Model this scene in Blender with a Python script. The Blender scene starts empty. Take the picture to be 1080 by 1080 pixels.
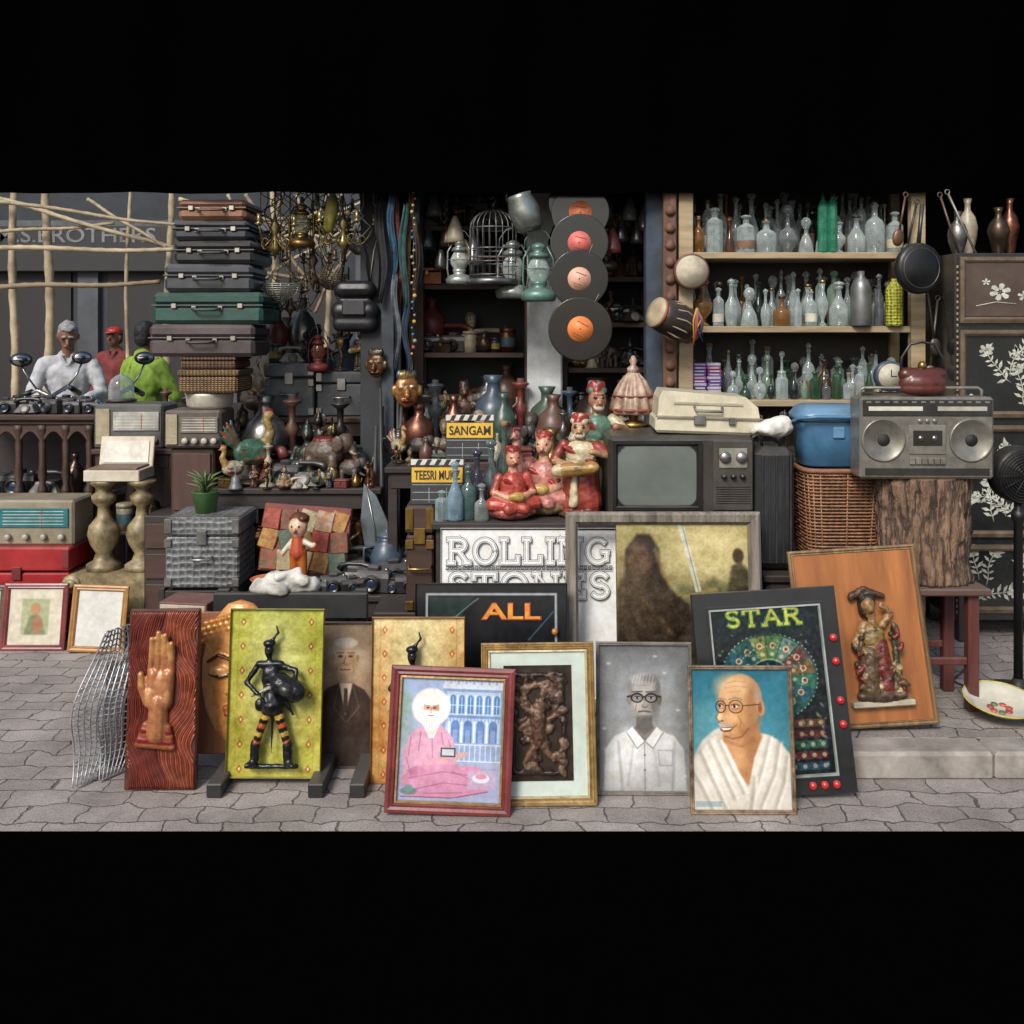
import bpy, bmesh, math, random, itertools
import numpy as np
from mathutils import Vector, Matrix, Euler, noise as MN
R=random.Random(11)
sc=bpy.context.scene
COL=sc.collection
rad=math.radians
# ---- survey of the place: camera stands at x=0,y=0 1.65 m above the street ----
CAMH=1.65
def X(p,y): return (p-540)*y/1000
def Z(p,y): return CAMH-(p-350)*y/1000
def lin1(c):
    c=c/255.; return c/12.92 if c<=.04045 else ((c+.055)/1.055)**2.4
def C(h):
    h=h.lstrip('#'); return tuple(lin1(int(h[i:i+2],16)) for i in (0,2,4))
MC={}
def N(nt,t,**k):
    n=nt.nodes.new('ShaderNode'+t)
    for a,b in k.items(): setattr(n,a,b)
    return n
def mat(col,rough=.6,metal=0.,var=.35,s=12.,bump=.15,kind='n',col2=None,dust=.18,coat=0.,spec=.5):
    key=(col,rough,metal,var,s,bump,kind,col2,dust,coat,spec)
    if key in MC: return MC[key]
    m=bpy.data.materials.new(kind+'_'+str(col).strip('#')); m.use_nodes=True; nt=m.node_tree; L=nt.links
    bs=nt.nodes['Principled BSDF']; bs.inputs['Specular IOR Level'].default_value=spec
    c=C(col) if isinstance(col,str) else col
    c2=C(col2) if col2 else tuple(x*(1-var) for x in c)
    tc=N(nt,'TexCoord'); mp=N(nt,'Mapping'); L.new(tc.outputs['Object'],mp.inputs[0])
    oi=N(nt,'ObjectInfo'); 
    vm=N(nt,'VectorMath',operation='ADD'); L.new(mp.outputs[0],vm.inputs[0])
    cm=N(nt,'CombineXYZ'); ml=N(nt,'Math',operation='MULTIPLY'); ml.inputs[1].default_value=37.; L.new(oi.outputs['Random'],ml.inputs[0])
    for i in range(3): L.new(ml.outputs[0],cm.inputs[i])
    L.new(cm.outputs[0],vm.inputs[1])
    nz=N(nt,'TexNoise'); nz.inputs['Scale'].default_value=s; nz.inputs['Detail'].default_value=4; nz.inputs['Roughness'].default_value=.65
    L.new(vm.outputs[0],nz.inputs['Vector'])
    fac=nz.outputs[0]; hgt=nz.outputs[0]
    if kind=='wood' or kind=='woodx':
        mp.inputs['Scale'].default_value=(1,1,.12) if kind=='wood' else (.12,1,1)
        nz.inputs['Scale'].default_value=s*3
    elif kind=='wicker':
        w1=N(nt,'TexWave',bands_direction='Z'); w1.inputs['Scale'].default_value=s; w2=N(nt,'TexWave',bands_direction='X'); w2.inputs['Scale'].default_value=s*.6
        for w in (w1,w2):
            L.new(tc.outputs['Object'],w.inputs['Vector']); w.inputs['Distortion'].default_value=.6
        mu=N(nt,'Math',operation='MULTIPLY'); L.new(w1.outputs['Fac'],mu.inputs[0]); L.new(w2.outputs['Fac'],mu.inputs[1])
        ad=N(nt,'Math',operation='MULTIPLY_ADD'); L.new(mu.outputs[0],ad.inputs[0]); ad.inputs[1].default_value=1.; 
        m3=N(nt,'Math',operation='MULTIPLY'); L.new(nz.outputs[0],m3.inputs[0]); m3.inputs[1].default_value=.35; L.new(m3.outputs[0],ad.inputs[2])
        fac=ad.outputs[0]; hgt=fac
    elif kind=='bark':
        mp.inputs['Scale'].default_value=(1,1,.18)
        vo=N(nt,'TexVoronoi',feature='DISTANCE_TO_EDGE'); vo.inputs['Scale'].default_value=s
        mx=N(nt,'VectorMath',operation='MULTIPLY_ADD'); L.new(nz.outputs['Color'],mx.inputs[0]); mx.inputs[1].default_value=(.09,.09,.09); L.new(vm.outputs[0],mx.inputs[2])
        L.new(mx.outputs[0],vo.inputs['Vector']); a=N(nt,'Math',operation='MULTIPLY'); a.inputs[1].default_value=3.; L.new(vo.outputs['Distance'],a.inputs[0]); b=N(nt,'Math',operation='ADD'); L.new(a.outputs[0],b.inputs[0]); L.new(nz.outputs[0],b.inputs[1])
        c_=N(nt,'Math',operation='MULTIPLY'); L.new(b.outputs[0],c_.inputs[0]); c_.inputs[1].default_value=.6
        fac=c_.outputs[0]; hgt=fac
    elif kind=='emb':
        vo=N(nt,'TexVoronoi'); vo.inputs['Scale'].default_value=s*3; vo.inputs['Randomness'].default_value=.25; L.new(tc.outputs['Object'],vo.inputs['Vector']); hgt=vo.outputs['Distance']; fac=vo.outputs['Distance']
    elif kind=='speak':
        vo=N(nt,'TexVoronoi'); vo.inputs['Scale'].default_value=s*10; vo.inputs['Randomness'].default_value=0; L.new(tc.outputs['Object'],vo.inputs['Vector']); hgt=vo.outputs['Distance']; fac=vo.outputs['Distance']
    rp=N(nt,'ValToRGB'); rp.color_ramp.elements[0].position=.3; rp.color_ramp.elements[1].position=.68
    rp.color_ramp.elements[0].color=(*c2,1); rp.color_ramp.elements[1].color=(*[min(1,x*(1+var*.25)) for x in c],1)
    L.new(fac,rp.inputs[0]); out=rp.outputs[0]
    n2=N(nt,'TexNoise'); n2.inputs['Scale'].default_value=s*.35; n2.inputs['Detail'].default_value=5; n2.inputs['Roughness'].default_value=.75; L.new(vm.outputs[0],n2.inputs['Vector'])
    r2=N(nt,'ValToRGB'); r2.color_ramp.elements[0].position=.35; r2.color_ramp.elements[1].position=.6; d=1-var*.9
    r2.color_ramp.elements[0].color=(d,d*.97,d*.92,1); r2.color_ramp.elements[1].color=(1,1,1,1); L.new(n2.outputs[0],r2.inputs[0])
    mm=N(nt,'Mix',data_type='RGBA',blend_type='MULTIPLY'); mm.inputs[0].default_value=1; L.new(out,mm.inputs[6]); L.new(r2.outputs[0],mm.inputs[7]); out=mm.outputs[2]
    if dust>0:
        ge=N(nt,'NewGeometry'); sp=N(nt,'SeparateXYZ'); L.new(ge.outputs['Normal'],sp.inputs[0])
        mr=N(nt,'MapRange'); mr.inputs[1].default_value=.2; mr.inputs[2].default_value=1; mr.inputs[3].default_value=dust*.35; mr.inputs[4].default_value=dust*2; L.new(sp.outputs[2],mr.inputs[0])
        mq=N(nt,'Math',operation='MULTIPLY'); L.new(mr.outputs[0],mq.inputs[0]); L.new(n2.outputs[0],mq.inputs[1])
        md=N(nt,'Mix',data_type='RGBA'); L.new(mq.outputs[0],md.inputs[0]); L.new(out,md.inputs[6]); md.inputs[7].default_value=(.28,.25,.21,1); out=md.outputs[2]
    L.new(out,bs.inputs['Base Color'])
    mr=N(nt,'MapRange'); mr.inputs[3].default_value=max(.05,rough-.15); mr.inputs[4].default_value=min(1,rough+.18); L.new(n2.outputs[0],mr.inputs[0]); L.new(mr.outputs[0],bs.inputs['Roughness'])
    bs.inputs['Metallic'].default_value=metal
    if coat: bs.inputs['Coat Weight'].default_value=coat; bs.inputs['Coat Roughness'].default_value=.15
    if bump:
        bp=N(nt,'Bump'); bp.inputs['Strength'].default_value=min(1,bump*2); bp.inputs['Distance'].default_value=.004 if kind in('n','wood','woodx','speak') else .012
        L.new(hgt,bp.inputs['Height']); L.new(bp.outputs[0],bs.inputs['Normal'])
    MC[key]=m; return m
def vmat(rough=.5,metal=0.,bump=.1,s=60,grime=.4):
    key=('v',rough,metal,bump,s,grime)
    if key in MC: return MC[key]
    m=bpy.data.materials.new('painted_surface'); m.use_nodes=True; nt=m.node_tree; L=nt.links; bs=nt.nodes['Principled BSDF']
    at=N(nt,'Attribute'); at.attribute_name='Col'; oi=N(nt,'ObjectInfo')
    mm=N(nt,'Mix',data_type='RGBA',blend_type='MULTIPLY'); mm.inputs[0].default_value=1; L.new(at.outputs['Color'],mm.inputs[6]); L.new(oi.outputs['Color'],mm.inputs[7])
    tc=N(nt,'TexCoord'); nz=N(nt,'TexNoise'); nz.inputs['Scale'].default_value=s; nz.inputs['Detail'].default_value=5; nz.inputs['Roughness'].default_value=.7; L.new(tc.outputs['Object'],nz.inputs['Vector'])
    rp=N(nt,'ValToRGB'); rp.color_ramp.elements[0].position=.35; rp.color_ramp.elements[1].position=.6; d=1-grime; rp.color_ramp.elements[0].color=(d,d*.95,d*.88,1); rp.color_ramp.elements[1].color=(1,1,1,1); L.new(nz.outputs[0],rp.inputs[0])
    m2=N(nt,'Mix',data_type='RGBA',blend_type='MULTIPLY'); m2.inputs[0].default_value=1; L.new(mm.outputs[2],m2.inputs[6]); L.new(rp.outputs[0],m2.inputs[7]); L.new(m2.outputs[2],bs.inputs['Base Color'])
    bs.inputs['Roughness'].default_value=rough; bs.inputs['Metallic'].default_value=metal
    if bump:
        bp=N(nt,'Bump'); bp.inputs['Strength'].default_value=min(1,bump*3); bp.inputs['Distance'].default_value=.003; L.new(nz.outputs[0],bp.inputs['Height']); L.new(bp.outputs[0],bs.inputs['Normal'])
    MC[key]=m; return m
def glass(col,dens=.45,rough=.06):
    key=('g',col,dens,rough)
    if key in MC: return MC[key]
    m=bpy.data.materials.new('glass_'+col.strip('#')); m.use_nodes=True; nt=m.node_tree; L=nt.links; bs=nt.nodes['Principled BSDF']; c=C(col)
    bs.inputs['Base Color'].default_value=(*c,1); bs.inputs['Roughness'].default_value=rough; bs.inputs['Coat Weight'].default_value=.8
    tr=N(nt,'BsdfTransparent'); tr.inputs[0].default_value=(*[min(1,x**.5*.75+.25) for x in c],1)
    tc=N(nt,'TexCoord'); nz=N(nt,'TexNoise'); nz.inputs['Scale'].default_value=25; nz.inputs['Detail'].default_value=4; L.new(tc.outputs['Object'],nz.inputs['Vector'])
    lw=N(nt,'LayerWeight'); lw.inputs[0].default_value=.35
    a=N(nt,'Math',operation='MULTIPLY_ADD'); L.new(lw.outputs['Facing'],a.inputs[0]); a.inputs[1].default_value=.65; 
    b=N(nt,'Math',operation='MULTIPLY'); L.new(nz.outputs[0],b.inputs[0]); b.inputs[1].default_value=dens; L.new(b.outputs[0],a.inputs[2]); a.use_clamp=True
    mx=N(nt,'MixShader'); L.new(a.outputs[0],mx.inputs[0]); L.new(tr.outputs[0],mx.inputs[1]); L.new(bs.outputs[0],mx.inputs[2]); L.new(mx.outputs[0],nt.nodes['Material Output'].inputs[0])
    MC[key]=m; return m

# ------------------------------------------------------------ geometry builder
TXT={}
def textgeo(s,bold):
    if (s,bold) in TXT: return TXT[(s,bold)]
    cu=bpy.data.curves.new('t','FONT'); cu.body=s; cu.size=1; cu.extrude=.02; cu.offset=bold; cu.resolution_u=3
    ob=bpy.data.objects.new('t',cu); COL.objects.link(ob); bpy.context.view_layer.update()
    me=ob.evaluated_get(bpy.context.evaluated_depsgraph_get()).to_mesh()
    v=[tuple(a.co) for a in me.vertices]; f=[tuple(p.vertices) for p in me.polygons]
    x0=min(a[0] for a in v);x1=max(a[0] for a in v);y0=min(a[1] for a in v);y1=max(a[1] for a in v)
    v=[((a[0]-(x0+x1)/2)/(x1-x0),(a[1]-(y0+y1)/2)/(y1-y0),a[2]) for a in v]
    bpy.data.objects.remove(ob); bpy.data.curves.remove(cu); TXT[(s,bold)]=(v,f); return v,f
class G:
    def __init__(s): s.v=[];s.f=[];s.mi=[];s.sm=[];s.ms=[]
    def add(s,vs,fs,m,sm=False,c=(0,0,0),rot=None):
        o=len(s.v)
        if m not in s.ms: s.ms.append(m)
        i=s.ms.index(m)
        if rot and tuple(rot)!=(0,0,0):
            Rm=Euler(rot).to_matrix(); vs=[Rm@Vector(v) for v in vs]
        s.v+=[(v[0]+c[0],v[1]+c[1],v[2]+c[2]) for v in vs]
        s.f+=[[o+k for k in f] for f in fs]; s.mi+=[i]*len(fs); s.sm+=[sm]*len(fs); return s
    def box(s,c,d,m,rot=None,b=None,tx=1,ty=1):
        h=[d[0]/2,d[1]/2,d[2]/2]; mn=min(h)
        b=min(.004,mn*.4) if b is None else min(b,mn*.9)
        vs=[];I={}
        for sg in itertools.product((-1,1),repeat=3):
            for a in range(3):
                p=[sg[i]*(h[i]-b) for i in range(3)]; p[a]=sg[a]*h[a]
                if sg[2]>0: p[0]*=tx; p[1]*=ty
                I[sg+(a,)]=len(vs); vs.append(p)
        fs=[]
        for a in range(3):
            o=[i for i in range(3) if i!=a]
            for q in (-1,1):
                r=[]
                for u,w in ((-1,-1),(1,-1),(1,1),(-1,1)):
                    g=[0,0,0]; g[a]=q; g[o[0]]=u; g[o[1]]=w; r.append(I[tuple(g)+(a,)])
                fs.append(r)
            for u,w in itertools.product((-1,1),repeat=2):
                g0=[0,0,0]; g0[o[0]]=u; g0[o[1]]=w; g1=list(g0); g0[a]=-1; g1[a]=1
                fs.append([I[tuple(g0)+(o[0],)],I[tuple(g0)+(o[1],)],I[tuple(g1)+(o[1],)],I[tuple(g1)+(o[0],)]])
        for sg in itertools.product((-1,1),repeat=3): fs.append([I[sg+(0,)],I[sg+(1,)],I[sg+(2,)]])
        return s.add(vs,fs,m,False,c,rot)
    def lathe(s,pr,m,c=(0,0,0),rot=None,n=16,sx=1,sy=1,sm=True,cap=True,rib=0,nr=8):
        vs=[];fs=[]
        for r,z in pr:
            r=max(r,2e-4)
            for k in range(n):
                a=2*math.pi*k/n; q=r*(1+rib*math.cos(nr*a)); vs.append((q*math.cos(a)*sx,q*math.sin(a)*sy,z))
        for j in range(len(pr)-1):
            for k in range(n): k2=(k+1)%n; fs.append([j*n+k,j*n+k2,(j+1)*n+k2,(j+1)*n+k])
        if cap: fs.append(list(range(n))[::-1]); fs.append([(len(pr)-1)*n+k for k in range(n)])
        return s.add(vs,fs,m,sm,c,rot)
    def sph(s,c,r,m,rot=None,n=14,k=9):
        if not hasattr(r,'__len__'): r=(r,r,r)
        pr=[(math.sin(math.pi*j/k),-math.cos(math.pi*j/k)*r[2]) for j in range(k+1)]
        return s.lathe(pr,m,c,rot,n,r[0],r[1])
    def tube(s,pts,r,m,n=6,closed=False,c=(0,0,0),rot=None,sm=True):
        P=[Vector(p) for p in pts]; K=len(P); rr=r if hasattr(r,'__len__') else [r]*K
        vs=[];fs=[];u=None
        for i in range(K):
            t=(P[(i+1)%K]-P[i-1]) if closed else (P[min(i+1,K-1)]-P[max(i-1,0)])
            if t.length<1e-9: t=Vector((0,0,1))
            t.normalize()
            if u is None: u=t.orthogonal().normalized()
            u=(u-t*u.dot(t)); u=u.normalized() if u.length>1e-6 else t.orthogonal().normalized()
            w=t.cross(u)
            for k in range(n):
                a=2*math.pi*k/n; vs.append(P[i]+(u*math.cos(a)+w*math.sin(a))*rr[i])
        for i in range(K if closed else K-1):
            j=(i+1)%K
            for k in range(n): k2=(k+1)%n; fs.append([i*n+k,i*n+k2,j*n+k2,j*n+k])
        if not closed: fs.append(list(range(n))[::-1]); fs.append([(K-1)*n+k for k in range(n)])
        return s.add(vs,fs,m,sm,c,rot)
    def ring(s,c,Rr,r,m,rot=None,n=24,k=6,sx=1,sy=1):
        return s.tube([(Rr*math.cos(2*math.pi*i/n)*sx,Rr*math.sin(2*math.pi*i/n)*sy,0) for i in range(n)],r,m,k,True,c,rot)
    def prism(s,pts,y0,y1,m,c=(0,0,0),rot=None,sm=False):
        n=len(pts); vs=[(p[0],y0,p[1]) for p in pts]+[(p[0],y1,p[1]) for p in pts]
        fs=[list(range(n)),list(range(n,2*n))[::-1]]+[[i,(i+1)%n,n+(i+1)%n,n+i] for i in range(n)]
        return s.add(vs,fs,m,sm,c,rot)
    def rectf(s,w,h,prof,m,c=(0,0,0),rot=None):
        vs=[];fs=[]
        for o,y in prof:
            a=w/2-o;b=h/2-o; vs+=[(-a,y,-b),(a,y,-b),(a,y,b),(-a,y,b)]
        for j in range(len(prof)-1):
            for k in range(4): k2=(k+1)%4; fs.append([j*4+k,j*4+k2,(j+1)*4+k2,(j+1)*4+k])
        return s.add(vs,fs,m,False,c,rot)
    def text(s,t,w,h,m,c,bold=0.,rot=None,ext=.002):
        v,f=textgeo(t,bold); return s.add([(a[0]*w,-a[2]/.02*ext,a[1]*h) for a in v],f,m,False,c,rot)
    def cap(s,p0,p1,r0,r1,m,n=10):
        p0=Vector(p0);p1=Vector(p1);d=p1-p0; L=d.length; q=d.to_track_quat('Z','Y').to_euler() if L>1e-6 else (0,0,0)
        pr=[(r0*math.sin(a),-r0*math.cos(a)) for a in [i*math.pi/8 for i in range(5)]]+[(r1*math.cos(a),L+r1*math.sin(a)) for a in [i*math.pi/8 for i in range(5)]]
        return s.lathe(pr,m,tuple(p0),q,n)
# serif capitals drawn with strokes, one strip per stroke
arc=lambda cx,cy,rx,ry,a0,a1,n=14: [(cx+rx*math.cos(rad(a0+(a1-a0)*i/n)),cy+ry*math.sin(rad(a0+(a1-a0)*i/n))) for i in range(n+1)]
LET={'R':(.85,[[(.16,0),(.16,1)],[(.16,1),(.5,1)]+arc(.5,.76,.28,.24,90,-90)+[(.16,.52)],[(.48,.52),(.86,0)]],[(.16,0),(.16,1),(.86,0)]),
'O':(.95,[arc(.5,.5,.4,.5,0,360,28)],[]),'L':(.78,[[(.2,1),(.2,0),(.88,0),(.88,.24)]],[(.2,1),(.2,0)]),'I':(.42,[[(.5,0),(.5,1)]],[(.5,0),(.5,1)]),
'N':(.95,[[(.16,0),(.16,1),(.84,0),(.84,1)]],[(.16,0),(.16,1),(.84,1)]),'G':(.95,[arc(.5,.5,.4,.5,50,310,22)+[(.86,.14),(.86,.46)]],[(.8,.46)]),
'S':(.72,[arc(.5,.75,.34,.25,35,270,14)+arc(.5,.25,.34,.25,90,-145,14)],[]),'T':(.85,[[(.5,0),(.5,1)],[(.08,.8),(.08,1),(.92,1),(.92,.8)]],[(.5,0)]),
'E':(.78,[[(.86,.8),(.86,1),(.2,1),(.2,0),(.88,0),(.88,.22)],[(.2,.52),(.66,.52)],[(.66,.42),(.66,.62)]],[(.2,0),(.2,1)]),
'A':(.9,[[(.1,0),(.5,1),(.9,0)],[(.27,.36),(.73,.36)]],[(.1,0),(.9,0)])}
def serif_word(g,word,w,h,c,layers):
    tot=sum(LET[k][0] for k in word); 
    for lw,m,dy in layers:
        x=-w/2
        for q,ch in enumerate(word):
            cw=LET[ch][0]/tot*w; iw=cw*.9
            sc_=lambda p:(c[0]+x+cw*.05+p[0]*iw,c[2]+(p[1]-.5)*h)
            st=[list(map(sc_,pl)) for pl in LET[ch][1]]
            for sx_,sz_ in LET[ch][2]: a=sc_((sx_,sz_)); st.append([(a[0]-h*.1,a[1]),(a[0]+h*.1,a[1])])
            for si_,pl in enumerate(st):
                e=dy-.00012*(si_+(q%2)*3); fl=lw/2
                vs=[];P=[Vector(p) for p in pl];K=len(P)
                for i in range(K):
                    d0=(P[i]-P[i-1]).normalized() if i>0 else (P[1]-P[0]).normalized(); d1=(P[i+1]-P[i]).normalized() if i<K-1 else d0
                    nrm=Vector((-(d0+d1).y,(d0+d1).x)); nrm=nrm.normalized() if nrm.length>1e-5 else Vector((-d0.y,d0.x)); s_=fl/max(.55,nrm.dot(Vector((-d0.y,d0.x))))
                    o=P[i]-(d0*fl if i==0 else Vector((0,0)))+(d0*fl if i==K-1 else Vector((0,0)))
                    vs+=[(o.x+nrm.x*s_,c[1]+e,o.y+nrm.y*s_),(o.x-nrm.x*s_,c[1]+e,o.y-nrm.y*s_)]
                g.add(vs,[[2*i,2*i+1,2*i+3,2*i+2] for i in range(K-1)],m)
            x+=cw
def mkmesh(name,g,fix=True):
    me=bpy.data.meshes.new(name); me.from_pydata([tuple(v) for v in g.v],[],g.f)
    for m in g.ms: me.materials.append(m)
    me.polygons.foreach_set('material_index',g.mi); me.polygons.foreach_set('use_smooth',g.sm); me.update()
    if fix:
        bm=bmesh.new(); bm.from_mesh(me); bmesh.ops.recalc_face_normals(bm,faces=bm.faces); bm.to_mesh(me); bm.free()
    return me
def mk(name,g,parent=None):
    me=g if isinstance(g,bpy.types.Mesh) else mkmesh(name,g)
    ob=bpy.data.objects.new(name,me); COL.objects.link(ob)
    if parent: ob.parent=parent
    return ob
def thing(name,label,cat,loc,parts,rot=(0,0,0),group=None,scale=1,kind=None,color=None):
    if isinstance(parts,(G,bpy.types.Mesh)): parts=[('x',parts)]
    parts=[p for p in parts if p]
    if len(parts)==1 and len(parts[0])<4: root=mk(name,parts[0][1])
    else:
        root=bpy.data.objects.new(name,None); root.empty_display_size=.05; COL.objects.link(root)
        for p in parts:
            o=mk(p[0],p[1],root)
            if len(p)>2 and p[2]: o['label']=p[2]
            if color: o.color=(*color,1)
            if len(p)>3:
                for q in p[3]: mk(q[0],q[1],o)
    if color: root.color=(*color,1)
    root.location=loc; root.rotation_euler=rot; root.scale=(scale,)*3 if not hasattr(scale,'__len__') else scale
    if kind: root['kind']=kind
    else:
        root['label']=label; root['category']=cat
        if group: root['group']=group
    return root
def dup(root,loc,rot):
    n=root.copy(); COL.objects.link(n); n.location=loc; n.rotation_euler=rot
    for ch in root.children:
        c=ch.copy(); COL.objects.link(c); c.parent=n
        for g2 in ch.children: d=g2.copy(); COL.objects.link(d); d.parent=c
    return n
# ------------------------------------------------------------ painted pictures (colour stored on the canvas mesh)
class Paint:
    def __init__(s,w,h,bg,k=1.5):
        s.w,s.h=w,h; s.nx=int(w*k);s.ny=int(h*k)
        s.X,s.Y=np.meshgrid(np.linspace(0,w,s.nx),np.linspace(0,h,s.ny)); s.c=np.ones((s.ny,s.nx,3))*np.array(s.col(bg))
    def col(s,c): c=c.lstrip('#'); return [int(c[i:i+2],16) for i in (0,2,4)]
    def _b(s,mk_,col,a=1): mk_=(mk_*a)[...,None]; s.c=s.c*(1-mk_)+np.array(s.col(col))*mk_; return s
    def grad(s,a,b,ax='y',p=1):
        t=((s.Y/s.h) if ax=='y' else (s.X/s.w))**p; s.c=np.array(s.col(a))*(1-t[...,None])+np.array(s.col(b))*t[...,None]; return s
    def ell(s,cx,cy,rx,ry,col,a=1,soft=.9,rot=0):
        x=s.X-cx;y=s.Y-cy;r=rad(rot); x,y=x*math.cos(r)+y*math.sin(r),-x*math.sin(r)+y*math.cos(r)
        d=(np.sqrt((x/rx)**2+(y/ry)**2)-1)*min(rx,ry); return s._b(np.clip(.5-d/soft,0,1),col,a)
    def poly(s,pts,col,a=1,soft=.9):
        d=np.full(s.X.shape,1e9); ins=np.zeros(s.X.shape,bool); n=len(pts)
        for i in range(n):
            x0,y0=pts[i];x1,y1=pts[(i+1)%n]; dx,dy=x1-x0,y1-y0
            t=np.clip(((s.X-x0)*dx+(s.Y-y0)*dy)/(dx*dx+dy*dy+1e-9),0,1)
            d=np.minimum(d,np.hypot(s.X-x0-t*dx,s.Y-y0-t*dy))
            if abs(dy)>1e-9: ins^=((y0>s.Y)!=(y1>s.Y))&(s.X<dx*(s.Y-y0)/dy+x0)
        return s._b(np.clip(.5-np.where(ins,-d,d)/soft,0,1),col,a)
    def line(s,pts,w,col,a=1,soft=.9):
        d=np.full(s.X.shape,1e9)
        for (x0,y0),(x1,y1) in zip(pts[:-1],pts[1:]):
            dx,dy=x1-x0,y1-y0; t=np.clip(((s.X-x0)*dx+(s.Y-y0)*dy)/(dx*dx+dy*dy+1e-9),0,1); d=np.minimum(d,np.hypot(s.X-x0-t*dx,s.Y-y0-t*dy))
        return s._b(np.clip(.5-(d-w/2)/soft,0,1),col,a)
    def rect(s,x0,y0,x1,y1,col,a=1,soft=.7): return s.poly([(x0,y0),(x1,y0),(x1,y1),(x0,y1)],col,a,soft)
    def blur(s,n=1):
        for _ in range(n):
            p=np.pad(s.c,((1,1),(1,1),(0,0)),mode='edge'); s.c=(p[:-2,1:-1]+p[2:,1:-1]+p[1:-1,:-2]+p[1:-1,2:]+2*p[1:-1,1:-1])/6
        return s
    def noise(s,amp,cell,seed=1):
        rg=np.random.RandomState(seed); gx=int(s.w/cell)+3;gy=int(s.h/cell)+3; g=rg.rand(gy,gx)
        x=s.X/cell;y=s.Y/cell;i=x.astype(int);j=y.astype(int);fx=x-i;fy=y-j; fx=fx*fx*(3-2*fx);fy=fy*fy*(3-2*fy)
        v=(g[j,i]*(1-fx)+g[j,i+1]*fx)*(1-fy)+(g[j+1,i]*(1-fx)+g[j+1,i+1]*fx)*fy
        s.c=np.clip(s.c+((v-.5)*2*amp)[...,None],0,255); return s
    def vign(s,a=.3):
        d=np.minimum(np.minimum(s.X,s.w-s.X)/s.w,np.minimum(s.Y,s.h-s.Y)/s.h)*2; s.c=s.c*(1-a*np.clip(1-d*2.2,0,1)[...,None]); return s
    def mesh(s,w,h,c=(0,0,0),mt=None):
        me=bpy.data.meshes.new('picture'); nx,ny=s.nx,s.ny
        xs=(s.X/s.w-.5)*w+c[0]; zs=(.5-s.Y/s.h)*h+c[2]
        co=np.stack([xs,np.full(xs.shape,c[1]),zs],-1).reshape(-1,3)
        idx=np.arange(nx*ny).reshape(ny,nx); q=np.stack([idx[1:,:-1],idx[1:,1:],idx[:-1,1:],idx[:-1,:-1]],-1).reshape(-1,4)
        me.from_pydata(co.tolist(),[],q.tolist())
        l=s.c/255.; l=np.where(l<=.04045,l/12.92,((l+.055)/1.055)**2.4)
        at=me.color_attributes.new('Col','FLOAT_COLOR','POINT'); at.data.foreach_set('color',np.concatenate([l.reshape(-1,3),np.ones((nx*ny,1))],1).astype(np.float32).ravel())
        me.materials.append(mt or vmat(.3,0,.02,30,.12)); return me
# ------------------------------------------------------------ sculpted forms
def organic(prims,vox,scale=1.,off=(0,0,0),rot=(0,0,0),mt=None,sm=2,jit=None):
    g=G(); dm=mat('#888888')
    for p in prims:
        if p[0]=='c': g.cap(p[1],p[2],p[3],p[4],dm)
        else: g.sph(p[1],p[2],dm,p[4] if len(p)>4 else None)
    me=mkmesh('tmp',g); ob=bpy.data.objects.new('tmp',me); COL.objects.link(ob)
    md=ob.modifiers.new('r','REMESH'); md.mode='VOXEL'; md.voxel_size=vox; md.use_smooth_shade=True
    if sm: m2=ob.modifiers.new('s','SMOOTH'); m2.iterations=sm; m2.factor=.5
    bpy.context.view_layer.update()
    e=ob.evaluated_get(bpy.context.evaluated_depsgraph_get()); out=bpy.data.meshes.new_from_object(e)
    bpy.data.objects.remove(ob)
    n=len(out.vertices); co=np.empty(n*3,np.float32); out.vertices.foreach_get('co',co); co=co.reshape(-1,3)
    best=np.full(n,1e9); cc=np.zeros((n,3))
    for p in prims:
        if p[0]=='c':
            a=np.array(p[1],float);b=np.array(p[2],float);d=b-a; t=np.clip(((co-a)@d)/(d@d+1e-12),0,1); q=np.linalg.norm(co-a-t[:,None]*d,axis=1)-(p[3]+(p[4]-p[3])*t); col=p[5]
        else:
            r=np.array(p[2] if hasattr(p[2],'__len__') else [p[2]]*3,float); d=co-np.array(p[1])
            if len(p)>4 and p[4]: d=d@np.array(Euler(p[4]).to_matrix())
            q=(np.linalg.norm(d/r,axis=1)-1)*r.min(); col=p[3]
        w=q<best; best[w]=q[w]; cc[w]=C(col)
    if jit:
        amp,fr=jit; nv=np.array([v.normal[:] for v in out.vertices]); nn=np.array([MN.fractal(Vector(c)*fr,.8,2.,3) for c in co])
        co=co+nv*(nn*amp)[:,None]; out.vertices.foreach_set('co',co.astype(np.float32).ravel()); cc=cc*np.clip(1+nn*.5,.5,1.15)[:,None]  # hollows darkened and ridges lightened in vertex colour, imitating shade in creases
    at=out.color_attributes.new('Col','FLOAT_COLOR','POINT'); at.data.foreach_set('color',np.concatenate([cc,np.ones((n,1))],1).astype(np.float32).ravel())
    M=Matrix.Translation(off)@Euler(rot).to_matrix().to_4x4()@Matrix.Scale(scale,4); out.transform(M)
    out.materials.clear(); out.materials.append(mt or vmat(.4,0,.2,30,.45))
    out.polygons.foreach_set('use_smooth',[True]*len(out.polygons)); return out
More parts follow.
